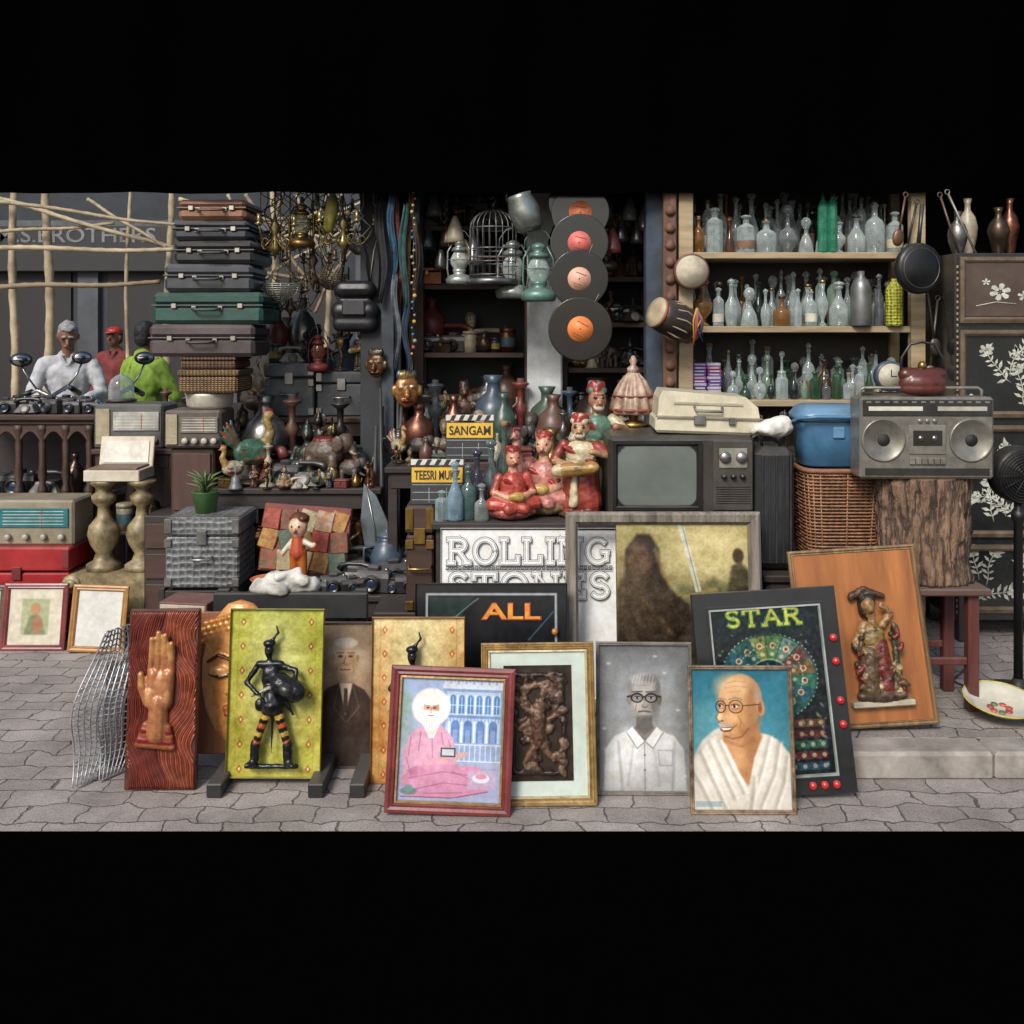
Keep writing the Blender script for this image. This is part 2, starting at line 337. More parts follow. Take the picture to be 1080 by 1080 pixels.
# =================================================================== CAMERA, LIGHT
cam=bpy.data.objects.new('camera',bpy.data.cameras.new('camera')); COL.objects.link(cam); sc.camera=cam
cam.location=(0,0,CAMH); cam.rotation_euler=(rad(90),0,0); cam.data.lens=33.333; cam.data.sensor_width=36; cam.data.shift_y=-190/1080; cam.data.clip_end=500; cam.data.clip_start=.05
w=bpy.data.worlds.new('World'); sc.world=w; w.use_nodes=True; nt=w.node_tree
EL=40
sky=nt.nodes.new('ShaderNodeTexSky'); sky.sky_type='NISHITA'; sky.sun_disc=False; sky.sun_elevation=rad(EL); sky.sun_rotation=rad(205); sky.dust_density=3; sky.air_density=1; sky.ozone_density=1.6
nt.links.new(sky.outputs[0],nt.nodes['Background'].inputs[0]); nt.nodes['Background'].inputs[1].default_value=.15
sl=bpy.data.lights.new('sun','SUN'); sl.energy=3.3; sl.angle=rad(18); sl.color=(1,.965,.92); so=bpy.data.objects.new('sun',sl); COL.objects.link(so)
ce=math.cos(rad(EL)); so.rotation_euler=Vector((.42*ce,.906*ce,-math.sin(rad(EL)))).to_track_quat('-Z','Y').to_euler()
sc.view_settings.view_transform='Standard'; sc.view_settings.look='None'; sc.view_settings.exposure=0

# =================================================================== SETTING
def pavemat():
    m=bpy.data.materials.new('stone_pavers'); m.use_nodes=True; nt=m.node_tree; L=nt.links; bs=nt.nodes['Principled BSDF']
    tc=N(nt,'TexCoord'); nz=N(nt,'TexNoise'); nz.inputs['Scale'].default_value=6; nz.inputs['Detail'].default_value=3; L.new(tc.outputs['Object'],nz.inputs['Vector'])
    v=N(nt,'VectorMath',operation='MULTIPLY_ADD'); L.new(nz.outputs['Color'],v.inputs[0]); v.inputs[1].default_value=(.13,.13,0); L.new(tc.outputs['Object'],v.inputs[2])
    br=N(nt,'TexBrick'); br.inputs['Scale'].default_value=1; br.inputs['Brick Width'].default_value=.2; br.inputs['Row Height'].default_value=.105; br.inputs['Mortar Size'].default_value=.004; br.inputs['Mortar Smooth'].default_value=.6
    br.inputs['Color1'].default_value=(*C('#a39c98'),1); br.inputs['Color2'].default_value=(*C('#918a85'),1); br.inputs['Mortar'].default_value=(*C('#66605c'),1); L.new(v.outputs[0],br.inputs['Vector'])
    n2=N(nt,'TexNoise'); n2.inputs['Scale'].default_value=2.6; n2.inputs['Detail'].default_value=9; n2.inputs['Roughness'].default_value=.75; L.new(tc.outputs['Object'],n2.inputs['Vector'])
    rp=N(nt,'ValToRGB'); rp.color_ramp.elements[0].position=.3; rp.color_ramp.elements[0].color=(.5,.48,.46,1); rp.color_ramp.elements[1].position=.62; rp.color_ramp.elements[1].color=(1.,.99,.97,1); L.new(n2.outputs[0],rp.inputs[0])
    mm=N(nt,'Mix',data_type='RGBA',blend_type='MULTIPLY'); mm.inputs[0].default_value=1; L.new(br.outputs[0],mm.inputs[6]); L.new(rp.outputs[0],mm.inputs[7])
    n3=N(nt,'TexNoise'); n3.inputs['Scale'].default_value=140; n3.inputs['Detail'].default_value=3; L.new(tc.outputs['Object'],n3.inputs['Vector'])
    r3=N(nt,'ValToRGB'); r3.color_ramp.elements[0].position=.38; r3.color_ramp.elements[0].color=(.6,.58,.55,1); r3.color_ramp.elements[1].position=.5; L.new(n3.outputs[0],r3.inputs[0])
    m4=N(nt,'Mix',data_type='RGBA',blend_type='MULTIPLY'); m4.inputs[0].default_value=.8; L.new(mm.outputs[2],m4.inputs[6]); L.new(r3.outputs[0],m4.inputs[7])
    L.new(m4.outputs[2],bs.inputs['Base Color']); bs.inputs['Roughness'].default_value=.8
    bp=N(nt,'Bump'); bp.inputs['Strength'].default_value=.8; bp.inputs['Distance'].default_value=.012; bp.invert=True; ad=N(nt,'Math',operation='MULTIPLY_ADD'); L.new(n2.outputs[0],ad.inputs[0]); ad.inputs[1].default_value=.6; L.new(br.outputs['Fac'],ad.inputs[2]); L.new(ad.outputs[0],bp.inputs['Height']); L.new(bp.outputs[0],bs.inputs['Normal'])
    return m
PAV=pavemat()
g=G(); g.add([(-150,-150,0),(150,-150,0),(150,150,0),(-150,150,0)],[[0,1,2,3]],PAV); thing('ground','','',(0,0,0),g,kind='structure')
asp=mat('#030303',1,0,.1,40,0,dust=0,spec=0)
g=G(); g.add([(-60,-6,.004),(60,-6,.004),(60,3.125,.004),(-60,3.125,.004)],[[0,1,2,3]],asp); thing('added_road','','',(0,0,0),g,kind='structure')  # near-black strip added over the paving to keep the foreground dark
kst=mat('#a39c94',.85,0,.5,7,.5)
g=G()
x=-.45
while x<9:
    l=R.uniform(.55,.85); g.box((x+l/2,3.56,.048),(l-.004,.14,.104),kst,b=.012); x+=l
thing('kerb','','',(0,0,0),g,kind='structure')
g=G(); g.box((4.3,6.3,.046),(9.4,5.34,.1),PAV,b=.004); thing('pavement','','',(0,0,0),g,kind='structure')

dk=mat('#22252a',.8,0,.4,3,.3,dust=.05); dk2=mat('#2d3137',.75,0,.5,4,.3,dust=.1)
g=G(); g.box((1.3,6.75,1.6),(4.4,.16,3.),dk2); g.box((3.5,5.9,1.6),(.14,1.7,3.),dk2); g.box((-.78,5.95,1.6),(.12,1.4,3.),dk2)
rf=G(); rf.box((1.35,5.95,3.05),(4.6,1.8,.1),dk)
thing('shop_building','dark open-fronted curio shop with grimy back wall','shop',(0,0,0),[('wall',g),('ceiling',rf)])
def tarp():
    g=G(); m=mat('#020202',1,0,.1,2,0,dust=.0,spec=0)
    nx=90;nz=10;vs=[];fs=[]
    for j in range(nz+1):
        for i in range(nx+1):
            x=-4.2+8.4*i/nx; z=2.372+1.5*j/nz; y=4.93+.018*math.sin(x*7+math.sin(z*3))+.012*math.sin(x*17)
            vs.append((x,y,z+(.003*math.sin(x*9) if j==0 else 0)))
    for j in range(nz):
        for i in range(nx): a=j*(nx+1)+i; fs.append([a,a+1,a+nx+2,a+nx+1])
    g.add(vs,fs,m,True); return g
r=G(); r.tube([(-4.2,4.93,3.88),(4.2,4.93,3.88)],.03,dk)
thing('blackout','black tarpaulin sheet added above the shop front','blackout',(0,0,0),[('sheet',tarp()),('support_rail',r)])  # near-black sheet added only to keep the upper view dark, no shop part
g=G(); g.box((0,0,1.45),(.2,.2,2.9),mat('#c4c8ca',.85,0,.4,5,.3),b=.01); g.box((0,-.0,.16),(.26,.26,.12),mat('#6b6d6e',.85),b=.01); thing('pillar','pale grey plaster pillar between the dark shelves','pillar',(X(574,5.5),5.5,.1),g)
g=G(); bl=mat('#2f3d4e',.7,0,.55,9,.3); g.box((0,0,1.15),(.1,.1,2.3),bl,b=.006)
thing('post','weathered blue wooden post beside the bottle shelves','post',(X(690,5.08),5.08,.1),g)
g=G(); rd=mat('#6e4a38',.7,0,.5,10,.4,kind='wood'); g.box((0,0,1.15),(.07,.05,2.3),rd,b=.006)
for i in range(15): g.lathe([(.02,0),(.032,.02),(.014,.05)],rd,(0,-.02,.9+i*.09),n=8)
thing('post','carved reddish brown wooden post beside the bottle shelves','post',(X(706,5.0),5.0,.1),g)
g=G(); g.box((0,0,1.18),(.07,.1,2.36),mat('#35404a',.6,.2,.5,12,.2),b=.004); g.box((.05,0.03,1.18),(.03,.04,2.36),mat('#22282e',.6)); thing('post','dark blue metal door post at the shop entrance','post',(X(410,5.2),5.2,0),g)

# ------------------------------ left street behind
bw=mat('#33383e',.85,0,.45,1.5,.3,dust=.1); sg=mat('#14171b',.6,0,.3,4,.1)
g=G(); g.box((-5.8,13.2,4),(9.0,.3,8.),bw)
for i in range(5): g.box((-9.6+i*1.9,13.02,1.5),(.28,.12,3.0),mat('#4b5056',.8,0,.4,3,.3))
g.box((-5.8,13.0,3.1),(9,.12,.14),mat('#585c60',.8))
ps=[('wall',g)]
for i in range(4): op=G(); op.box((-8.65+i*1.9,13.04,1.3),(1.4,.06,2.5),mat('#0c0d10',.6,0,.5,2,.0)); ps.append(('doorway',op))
si=G(); si.box((-5.5,12.9,2.78),(3.9,.1,.62),sg,b=.01); si.text('M.S.BROTHERS',2.15,.2,mat('#7c8085',.8,0,.4),(-5.9,12.845,2.96),.01,rot=(0,0,0)); ps.append(('sign',si))
thing('building','dark grey building with a black signboard across the street','building',(0,0,0),ps)
g=G(); g.box((-2.2,17,2.6),(3.2,.4,5.2),mat('#dfe3e6',.8,0,.2,1.5,.2)); 
for i in range(3):
    for j in range(2): g.box((-3.2+i*1,16.79,1.4+j*1.6),(.5,.06,.9),mat('#4d565e',.4))
thing('building','pale plastered building far down the street','building',(0,0,0),g)
g=G(); g.box((-14,10,3),(.3,14,6),bw); thing('wall','long grey street wall','wall',(0,0,0),g)
g=G(); g.box((8.8,9,2.5),(10,.3,5),bw); thing('wall','grey street wall beyond the shop','wall',(0,0,0),g)
bam=mat('#b8a888',.7,0,.45,6,.3); bam2=mat('#8a785c',.7,0,.4,6,.3)
def pole(p0,p1,r,m,lab='pale bamboo scaffolding pole lashed with rope'):
    g=G(); p0=Vector(p0);p1=Vector(p1);n=12; pts=[];rr=[]
    for i in range(n*3+1):
        t=i/(n*3); p=p0.lerp(p1,t)+Vector((math.sin(t*9+r*900)*.02,0,math.sin(t*7)*.01)); pts.append(p-p0); rr.append(r*(1.18 if i%3==0 else 1)*(1-.2*t))
    g.tube(pts,rr,m,7); thing('bamboo_pole',lab,'bamboo pole',p0,g,group='bamboo scaffolding poles')
yb=8.9
for p,r_ in ((14,.04),(53,.045),(133,.02),(176,.035),(287,.03),(345,.03)):
    pole((X(p,yb),yb,0),(X(p+R.uniform(-4,4),yb),yb,3.4),r_,bam)
for (a,b,c,d,r_) in ((-10,208,185,262,.022),(-10,212,190,238,.018),(-10,246,120,236,.018),(-10,262,185,264,.024),(0,303,170,298,.024),(90,210,178,262,.016),(180,240,400,222,.022),(190,210,390,262,.018),(260,205,330,300,.018),(270,300,380,230,.016),(200,280,390,300,.02),(250,330,300,205,.016),(310,205,372,330,.016),(330,330,398,215,.016),(240,205,280,330,.014),(300,250,395,205,.014),(275,262,360,206,.014)):
    yy=yb-.1-R.uniform(0,.5); pole((X(a,yy),yy,Z(b,yy)),(X(c,yy),yy,Z(d,yy)),r_,R.choice([bam,bam2]))
def table(name,label,x0,x1,y0,y1,z,zf,m,apron=.08,shelf=None,legr=.03):
    t=G(); t.box(((x0+x1)/2,(y0+y1)/2,z-.015),(x1-x0,y1-y0,.03),m,b=.005)
    parts=[('table_top',t)]
    if apron:
        a=G(); a.box(((x0+x1)/2,y0+.03,z-.03-apron/2),(x1-x0-.06,.02,apron),m); parts.append(('apron',a))
    for xx in (x0+.04,x1-.04):
        for yy in (y0+.05,y1-.05):
            l=G(); l.box((xx,yy,(zf+z-.03)/2),(legr*1.6,legr*1.6,z-.03-zf),m); parts.append(('leg',l))
    if shelf: s_=G(); s_.box(((x0+x1)/2,(y0+y1)/2,shelf-.01),(x1-x0-.06,y1-y0-.1,.02),m); parts.append(('shelf',s_))
    return thing(name,label,'table',(0,0,0),parts)
dw=mat('#40291f',.55,0,.4,8,.2,kind='woodx',dust=.1); dw2=mat('#2a211f',.6,0,.4,8,.2,kind='woodx',dust=.08); ow=mat('#6a5140',.7,0,.4,8,.3,kind='woodx')
table('table','dark low wooden table crowded with old cameras',X(255,4.45),X(462,4.45),4.45,4.88,.41,0,dw2)
table('table','dark wooden table holding ceramic figurines',X(222,4.95),X(402,4.95),4.95,5.4,.83,0,dw2,shelf=.4)
table('table','dark wooden table carrying grey metal boxes',X(268,5.46),X(400,5.46),5.46,5.9,1.155,0,dw)
table('table','brown wooden table with an old silver radio',X(95,5.4),X(182,5.4),5.4,5.95,.98,0,dw,shelf=.5)
table('table','dark wooden counter carrying the television and statues',X(455,4.05),X(803,4.05),4.06,4.6,.83,.1,dw2,shelf=.4)
table('table','dark wooden table covered with small curios inside the shop',X(405,4.75),X(700,4.75),4.75,5.4,.97,.1,dw2,shelf=.5)
table('table','dark low wooden bench holding a basket and suitcase',X(806,4.0),X(926,4.0),4.0,4.42,.62,.1,dw2)
table('table','dark wooden table beneath the bottle shelves',X(735,4.95),X(1005,4.95),4.72,5.25,1.02,.1,dw2,shelf=.5)
g=G(); g.box((X(285,6.0),6.02,.6),(1.6,.03,1.2),dw2)
for i in range(9): g.box((X(285,6.0)-.72+i*.18,6.0,.6),(.165,.015,1.18),dw2)
thing('board_partition','dark plank partition standing behind the tables','partition',(0,0,0),g)
x0,x1=X(-60,5.5),X(100,5.5); cx=(x0+x1)/2; t=G(); t.box((cx,5.75,1.155),(x1-x0+.06,.6,.035),dw,b=.008); t.box((cx,5.75,1.125),(x1-x0+.02,.55,.025),dw,b=.006)
pp=[('table_top',t)]
for i in range(7):
    l=G(); xx=x0+.03+i*(x1-x0-.06)/6; l.lathe([(.028,0),(.028,.06),(.016,.09),(.026,.14),(.018,.22),(.022,.32),(.014,.36),(.028,.4),(.028,.43)],dw,(xx,5.5,.68),n=10); pp.append(('spindle',l))
ar=G()
for i in range(6):
    a=x0+.03+i*(x1-x0-.06)/6; b=a+(x1-x0-.06)/6; pts=[(a,1.11),(a,1.0)]+[(a+(b-a)*(k/8),1.0+.075*math.sin(math.pi*k/8)) for k in range(1,8)]+[(b,1.0),(b,1.11)]; ar.prism(pts,5.49,5.505,dw)
pp.append(('apron',ar))
b=G(); b.box((cx,5.76,.66),(x1-x0,.58,.04),dw); pp.append(('shelf',b))
b=G(); b.box((cx,6.02,.6),(x1-x0-.02,.02,1.05),dw2); pp.append(('back_panel',b))
for xx in (x0+.04,x1-.04):
    for yy in (5.52,5.98): l=G(); l.box((xx,yy,.32),(.06,.06,.64),dw); pp.append(('leg',l))
thing('console_table','dark carved wooden console table with arched apron','table',(0,0,0),pp)
def trunk(label,x0,x1,y0,d,z0,h,m,trim,cat='trunk',name='trunk'):
    w_=x1-x0; b=G(); b.box((0,d/2,h*.36),(w_,d,h*.72),m,b=.008); l=G(); l.box((0,d/2,h*.87),(w_+.008,d+.008,h*.26),m,b=.01)
    ps=[('body',b),('lid',l)]
    for xx in (-w_/2+.015,w_/2-.015):
        for zz,hh in ((.03,.04),(h*.64,.04),(h*.88,h*.2)): t=G(); t.box((xx,-.005,zz),(.035,.012,hh),trim); ps.append(('metal_corner',t))
    t=G(); t.box((0,-.006,h*.72),(.05,.014,.07),trim); ps.append(('clasp',t))
    hd=G(); hd.tube([(-.05,-.005,h*.45),(-.045,-.03,h*.42),(.045,-.03,h*.42),(.05,-.005,h*.45)],.006,trim); ps.append(('handle',hd))
    return thing(name,label,cat,((x0+x1)/2,y0,z0),ps)
redm=mat('#a81f24',.4,.1,.35,7,.1); steel=mat('#9a9a98',.3,.8,.3,20,.1); brass=mat('#a88848',.3,.8,.3,20,.1); blk=mat('#17181a',.35,0,.35,12,.12); blk2=mat('#2b2c30',.4,0,.35,12,.15)
trunk('bright red metal trunk under an old radio',X(-40,5.05),X(70,5.05),5.08,.36,0,.495,redm,mat('#6e1418',.5))
trunk('embossed silver metal trunk with small plant on top',X(182,4.72),X(258,4.72),4.62,.3,.40,.345,mat('#7e8284',.5,.3,.5,10,.9,kind='emb'),steel)
g=G(); 
for i in range(3): g.box((0,0,.07+i*.13),(.4,.32,.11),dw2)
for xx in (-.18,.18): g.box((xx,0,.2),(.03,.33,.4),dw2)
thing('wooden_crate','dark wooden crate under a silver trunk','crate',(X(220,4.78),4.79,0),g)
g=G(); g.box((0,0,.3375),(.5,.36,.675),dw2,b=.006)
for i in range(4): g.box((0,-.185,.09+i*.16),(.48,.012,.13),dw)
thing('wooden_crate','tall dark crate supporting the suitcase stack','crate',(X(212,5.18),5.2,0),g)
def radio(label,x0,x1,y,z0,z1,mbody,mface,d=.25):
    w_=x1-x0;h=z1-z0; b=G(); b.box((0,d/2,h/2),(w_,d,h),mbody,b=.012)
    f=G(); f.box((w_*.12,-.004,h*.62),(w_*.66,.01,h*.42),mface,b=.002)
    for i in range(5): f.box((w_*.12,-.0095,h*(.48+i*.07)),(w_*.58,.003,.003),mat('#d9d2c0'))
    f.box((w_*.2,-.0095,h*.62),(.004,.004,h*.36),mat('#c43a22'))
    s_=G(); s_.box((-w_*.36,-.004,h*.5),(w_*.2,.01,h*.8),mat('#b7aa8c',.8,0,.4,14,.4,kind='speak'),b=.002)
    ps=[('body',b),('dial',f),('speaker_grille',s_)]
    for i in range(4):
        k=G(); k.lathe([(.017,0),(.017,.016),(.013,.022)],mat('#b8b2a4',.4),(w_*(-.12+.17*i),-.004,h*.2),(rad(90),0,0),n=14); ps.append(('knob',k))
    return thing('radio',label,'radio',((x0+x1)/2,y,z0),ps)
radio('old radio with teal dial and cream grille on red trunk',X(-35,5.1),X(76,5.1),5.12,.495,.74,mat('#8f8570',.4,0,.3,9,.1),mat('#1f6b74',.3,0,.2))
radio('silver old radio with white dial on a table',X(100,5.45),X(173,5.45),5.43,.98,1.235,mat('#6b6c6c',.35,.5,.3),mat('#a8aaa4',.35))
def suitcase(w_,h,d,col,trim,loc,label,rz=0,rough=.4,lock='#b8b4a8'):
    m=mat(col,rough,0,.35,9,.25); t=mat(trim,.5,0,.3,12,.2); s_=mat(lock,.3,.9,.2)
    b=G(); b.box((0,d/2,h*.29),(w_,d,h*.57),m,b=.02); l=G(); l.box((0,d/2,h*.79),(w_,d,h*.41),m,b=.02)
    tr=G(); tr.rectf(w_+.004,d+.004,[(0.012,-.004),(0,-.004),(-.001,.0),(0,.004),(.012,.004)],t,(0,d/2,h*.582),(rad(90),0,0))
    hd=G(); hd.tube([(-.07,0,h*.5),(-.068,-.028,h*.47),(-.05,-.04,h*.44),(.05,-.04,h*.44),(.068,-.028,h*.47),(.07,0,h*.5)],.008,t,8)
    for xx in (-.07,.07): hd.box((xx,-.003,h*.5),(.025,.012,.025),s_)
    ps=[('body',b),('lid',l),('edge_trim',tr),('handle',hd)]
    for xx in (-.3,.3):
        k=G(); k.box((xx*w_,-.005,h*.57),(.028,.012,.026),s_,b=.003); k.lathe([(.006,0),(.006,.004)],s_,(xx*w_,-.0,h*.5),(rad(90),0,0),n=8); ps.append(('latch',k))
    return thing('suitcase',label,'suitcase',loc,ps,(0,0,rad(rz)),group='stack of old suitcases')
yS=4.98; zc=1.518
for (a,b_,h,c,t,l,rz) in ((157,268,.172,'#4f4446','#322a2c','worn brown vinyl suitcase at the bottom of the stack',1),(160,277,.168,'#1a4a42','#16322e','dark green hard suitcase with metal latches in the stack',-1),(173,266,.148,'#3c4148','#25282c','slate grey suitcase in the middle of the stack',1.5),(182,268,.122,'#202327','#15171a','black suitcase in the stack with a thin handle',-2),(182,262,.105,'#2a303b','#191c22','navy leather suitcase near the top of the stack',1),(187,259,.11,'#94664a','#5c3b2a','tan brown leather suitcase on top of the stack',-1)):
    suitcase(X(b_,yS)-X(a,yS),h,.36,c,t,(X((a+b_)/2,yS),yS,zc),l,rz); zc+=h+.001
wk=mat('#b08f5f',.8,0,.5,28,.9,kind='wicker',col2='#5a4024'); wk2=mat('#8e6a48',.8,0,.5,28,.9,kind='wicker',col2='#3f2817')
for (a,b_,z0,h,m) in ((188,250,1.325,.125,wk),(190,248,1.452,.064,wk2)):
    g=G(); W_=X(b_,5)-X(a,5); g.box((0,.15,h*.36),(W_,.3,h*.7),m,b=.01); l=G(); l.box((0,.15,h*.86),(W_+.01,.31,h*.27),m,b=.008); thing('wicker_box','flat straw wicker box under the suitcase stack','box',(X((a+b_)/2,5),5.0,z0),[('body',g),('lid',l)])
g=G(); g.lathe([(.1,0),(.12,.02),(.125,.07),(.13,.085),(.06,.089)],mat('#c9c3b0',.35,.1,.3),n=24); g2=G(); g2.tube([(-.12,0,.06),(-.15,0,.05),(-.15,0,.03),(-.12,0,.02)],.007,blk); thing('cooking_pot','cream enamel cooking pot below the wicker boxes','pot',(X(220,5.12),5.14,1.236),[('body',g),('handle',g2)])
radio('grey flat record player box on a wooden cabinet',X(173,5.0),X(233,5.0),5.0,1.036,1.235,mat('#5b5049',.5,0,.4),mat('#77736a',.4))
g=G(); W_=X(225,5)-X(178,5); g.box((0,.15,.18),(W_,.3,.36),dw,b=.01); d_=G(); d_.box((0,-.006,.18),(W_*.84,.014,.3),mat('#4a2f27',.5,0,.3,8,.2,kind='wood')); k=G(); k.sph((W_*.3,-.02,.18),.01,brass); thing('cabinet','small dark wooden cabinet under a grey box','cabinet',(X(201,5),5.03,.675),[('body',g),('door',d_,None,[('knob',k)])])
cr=mat('#cfc6b2',.6,0,.3,9,.2)
bz=.845
g=G(); g.box((0,.1,.03),(.3,.22,.06),cr,b=.004); g.box((0,.1,.065),(.26,.18,.012),mat('#6b4a36')); l=G(); l.box((0,.21,.135),(.3,.02,.17),cr,rot=(rad(-12),0,0)); l.box((0,.197,.135),(.25,.006,.12),mat('#dcd8cc',.5),rot=(rad(-12),0,0)); thing('jewellery_box','open cream box resting on two baluster pedestals','box',(X(122,5.15),5.1,bz),[('body',g),('lid',l)])
cg=mat('#9c8c66',.5,.15,.5,14,.5,col2='#4f432c')
b=G(); b.box((0,.1,.07),(.36,.22,.14),cg,b=.01)
prof=[(-.26,.33),(-.27,.28),(-.24,.25),(-.2,.26),(-.19,.2),(-.17,.14),(.17,.14),(.19,.2),(.2,.26),(.24,.25),(.27,.28),(.26,.33),(.22,.36),(-.22,.36)]
b.prism(prof,.0,.2,cg)
for sx in (-1,1):
    b.lathe([(.045,0),(.05,.01),(.05,.21),(.045,.22)],cg,(sx*.235,.21,.305),(rad(90),0,0),n=16); b.lathe([(.025,0),(.03,.012),(.012,.02)],cg,(sx*.235,-.005,.305),(rad(90),0,0),n=12)
ps=[('base',b)]
for sx in (-.105,.105):
    c_=G(); c_.lathe([(.09,.36),(.09,.39),(.055,.41),(.04,.45),(.07,.5),(.085,.55),(.075,.6),(.035,.65),(.03,.7),(.06,.73),(.065,.76),(.03,.79),(.05,.81),(.075,.83),(.075,.844)],cg,(sx,.1,0),n=20); ps.append(('baluster',c_))
thing('pedestal','ornate antique gold pedestal with twin balusters and scrolls','pedestal',(X(125,5.1),5.06,0),ps)
g=G(); g.lathe([(.1,0),(.1,.1),(.085,.15),(.05,.185),(.012,.2),(.012,.215),(0,.22)],glass('#b8c4c4',.3),n=20,cap=False); b=G(); b.lathe([(.12,0),(.12,.015),(.1,.02)],dw,(0,0,-.02),n=20); thing('glass_dome','clear glass dome on a round wooden base','dome',(X(128,5.6),5.6,1.255),[('dome',g),('base',b)],scale=.72)
# ================================================================= FIGURE MASTERS
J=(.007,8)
def turban(z,col,col2,r=.085):
    p=[('e',(0,.01,z+.01),(r*.8,r*.85,.05),col)]
    for k in range(7): a=2*math.pi*k/7; a2=a+1.3; p.append(('c',(r*.62*math.cos(a),.01+r*.62*math.sin(a),z-.02),(r*.5*math.cos(a2),.01+r*.5*math.sin(a2),z+.035),.03,.022,col if k%2 else col2))
    return p
def seated(c1='#6b5a3c',c2='#6b5a3c',c3='#6b5a3c',tb=None):
    p=[('e',(0,0,.1),(.3,.22,.1),c1),('c',(-.26,-.05,.2),(.1,-.2,.16),.09,.07,c2),('c',(.26,-.05,.2),(-.1,-.2,.16),.09,.07,c2),('e',(0,0,.38),(.17,.13,.22),c2),('c',(-.17,0,.52),(-.25,-.03,.34),.055,.045,c2),('c',(-.25,-.03,.34),(-.06,-.17,.27),.045,.04,c3),('c',(.17,0,.52),(.25,-.03,.34),.055,.045,c2),('c',(.25,-.03,.34),(.06,-.17,.27),.045,.04,c3),('c',(0,0,.55),(0,0,.66),.06,.05,c3),('e',(0,-.01,.74),(.09,.1,.12),c3),('c',(0,-.1,.74),(0,-.12,.71),.015,.022,c3),('e',(-.04,-.095,.76),(.016,.01,.01),'#2a1c14'),('e',(.04,-.095,.76),(.016,.01,.01),'#2a1c14'),('c',(-.025,-.1,.675),(.025,-.1,.675),.008,.008,'#6a2a24')]
    if tb: p+=turban(.84,tb,c2,.115)+[('c',(-.14,-.1,.5),(.12,-.1,.36),.022,.022,tb),('e',(0,-.2,.3),(.1,.06,.06),'#a88a4a')]
    else: p+=[('e',(0,.01,.84),(.08,.08,.07),c1),('c',(0,.0,.88),(0,0,.97),.04,.015,c1)]
    return p
def standing(robe='#7a3a30',skin='#9a7256',hat='#8a3028',trim='#b8a888',obj=True,beard='#c0b8a4'):
    p=[('e',(0,0,.03),(.17,.15,.04),'#4a3a2c'),('c',(-.05,0,.1),(-.03,0,.45),.1,.085,robe),('c',(.06,.01,.1),(.03,0,.45),.095,.08,robe),('c',(-.04,-.1,.12),(-.03,-.09,.42),.03,.02,trim),('e',(0,0,.55),(.11,.085,.14),trim),('c',(-.1,0,.47),(.1,0,.47),.045,.045,'#3a2a20'),('c',(-.1,-.06,.62),(.1,-.05,.48),.025,.025,hat),('c',(-.12,0,.64),(-.19,-.04,.5),.042,.036,robe),('c',(-.19,-.04,.5),(-.05,-.15,.47),.034,.028,skin),('c',(.12,0,.64),(.2,-.06,.56),.042,.036,robe),('c',(.2,-.06,.56),(.1,-.16,.6),.034,.028,skin),('c',(0,0,.66),(0,0,.74),.04,.04,skin),('e',(0,-.01,.79),(.066,.074,.084),skin),('c',(0,-.075,.79),(0,-.094,.765),.010,.015,skin),('e',(-.027,-.075,.8),(.015,.009,.009),'#1c1614'),('e',(.027,-.075,.8),(.015,.009,.009),'#1c1614'),('c',(-.03,-.074,.82),(.03,-.074,.82),.006,.006,'#2c201a'),('c',(-.02,-.077,.745),(.02,-.077,.745),.006,.006,'#5a2a24'),('c',(-.05,0,.06),(-.06,-.12,.03),.045,.035,'#3a2a20'),('c',(.05,0,.06),(.06,-.12,.03),.045,.035,'#3a2a20')]+turban(.87,hat,trim if obj else hat)
    if beard: p+=[('e',(0,-.055,.73),(.04,.03,.03),beard)]
    if obj: p+=[('c',(-.12,-.17,.43),(.1,-.19,.47),.06,.055,'#9a7840'),('c',(-.125,-.17,.43),(-.13,-.17,.43),.062,.062,'#c0b090')]
    return p
def elephant(c='#6e6a66'):
    return [('e',(0,0,.5),(.2,.34,.22),c)]+[('c',(sx*.12,sy*.2,.4),(sx*.12,sy*.2,.05),.075,.07,c) for sx in(-1,1) for sy in (-1,1)]+[('e',(0,-.36,.66),(.15,.14,.16),c),('c',(0,-.47,.6),(0,-.56,.4),.06,.045,c),('c',(0,-.56,.4),(0,-.6,.2),.045,.03,c),('c',(0,-.6,.2),(0,-.7,.16),.03,.02,c),('e',(-.17,-.3,.66),(.03,.1,.14),c),('e',(.17,-.3,.66),(.03,.1,.14),c),('c',(0,.32,.55),(0,.38,.3),.02,.012,c),('c',(-.06,-.47,.52),(-.07,-.6,.5),.02,.01,'#b5ac98'),('c',(.06,-.47,.52),(.07,-.6,.5),.02,.01,'#b5ac98'),('e',(0,0,.02),(.24,.4,.03),'#4a3628'),('e',(0,0,.7),(.13,.2,.06),'#7a342c')]
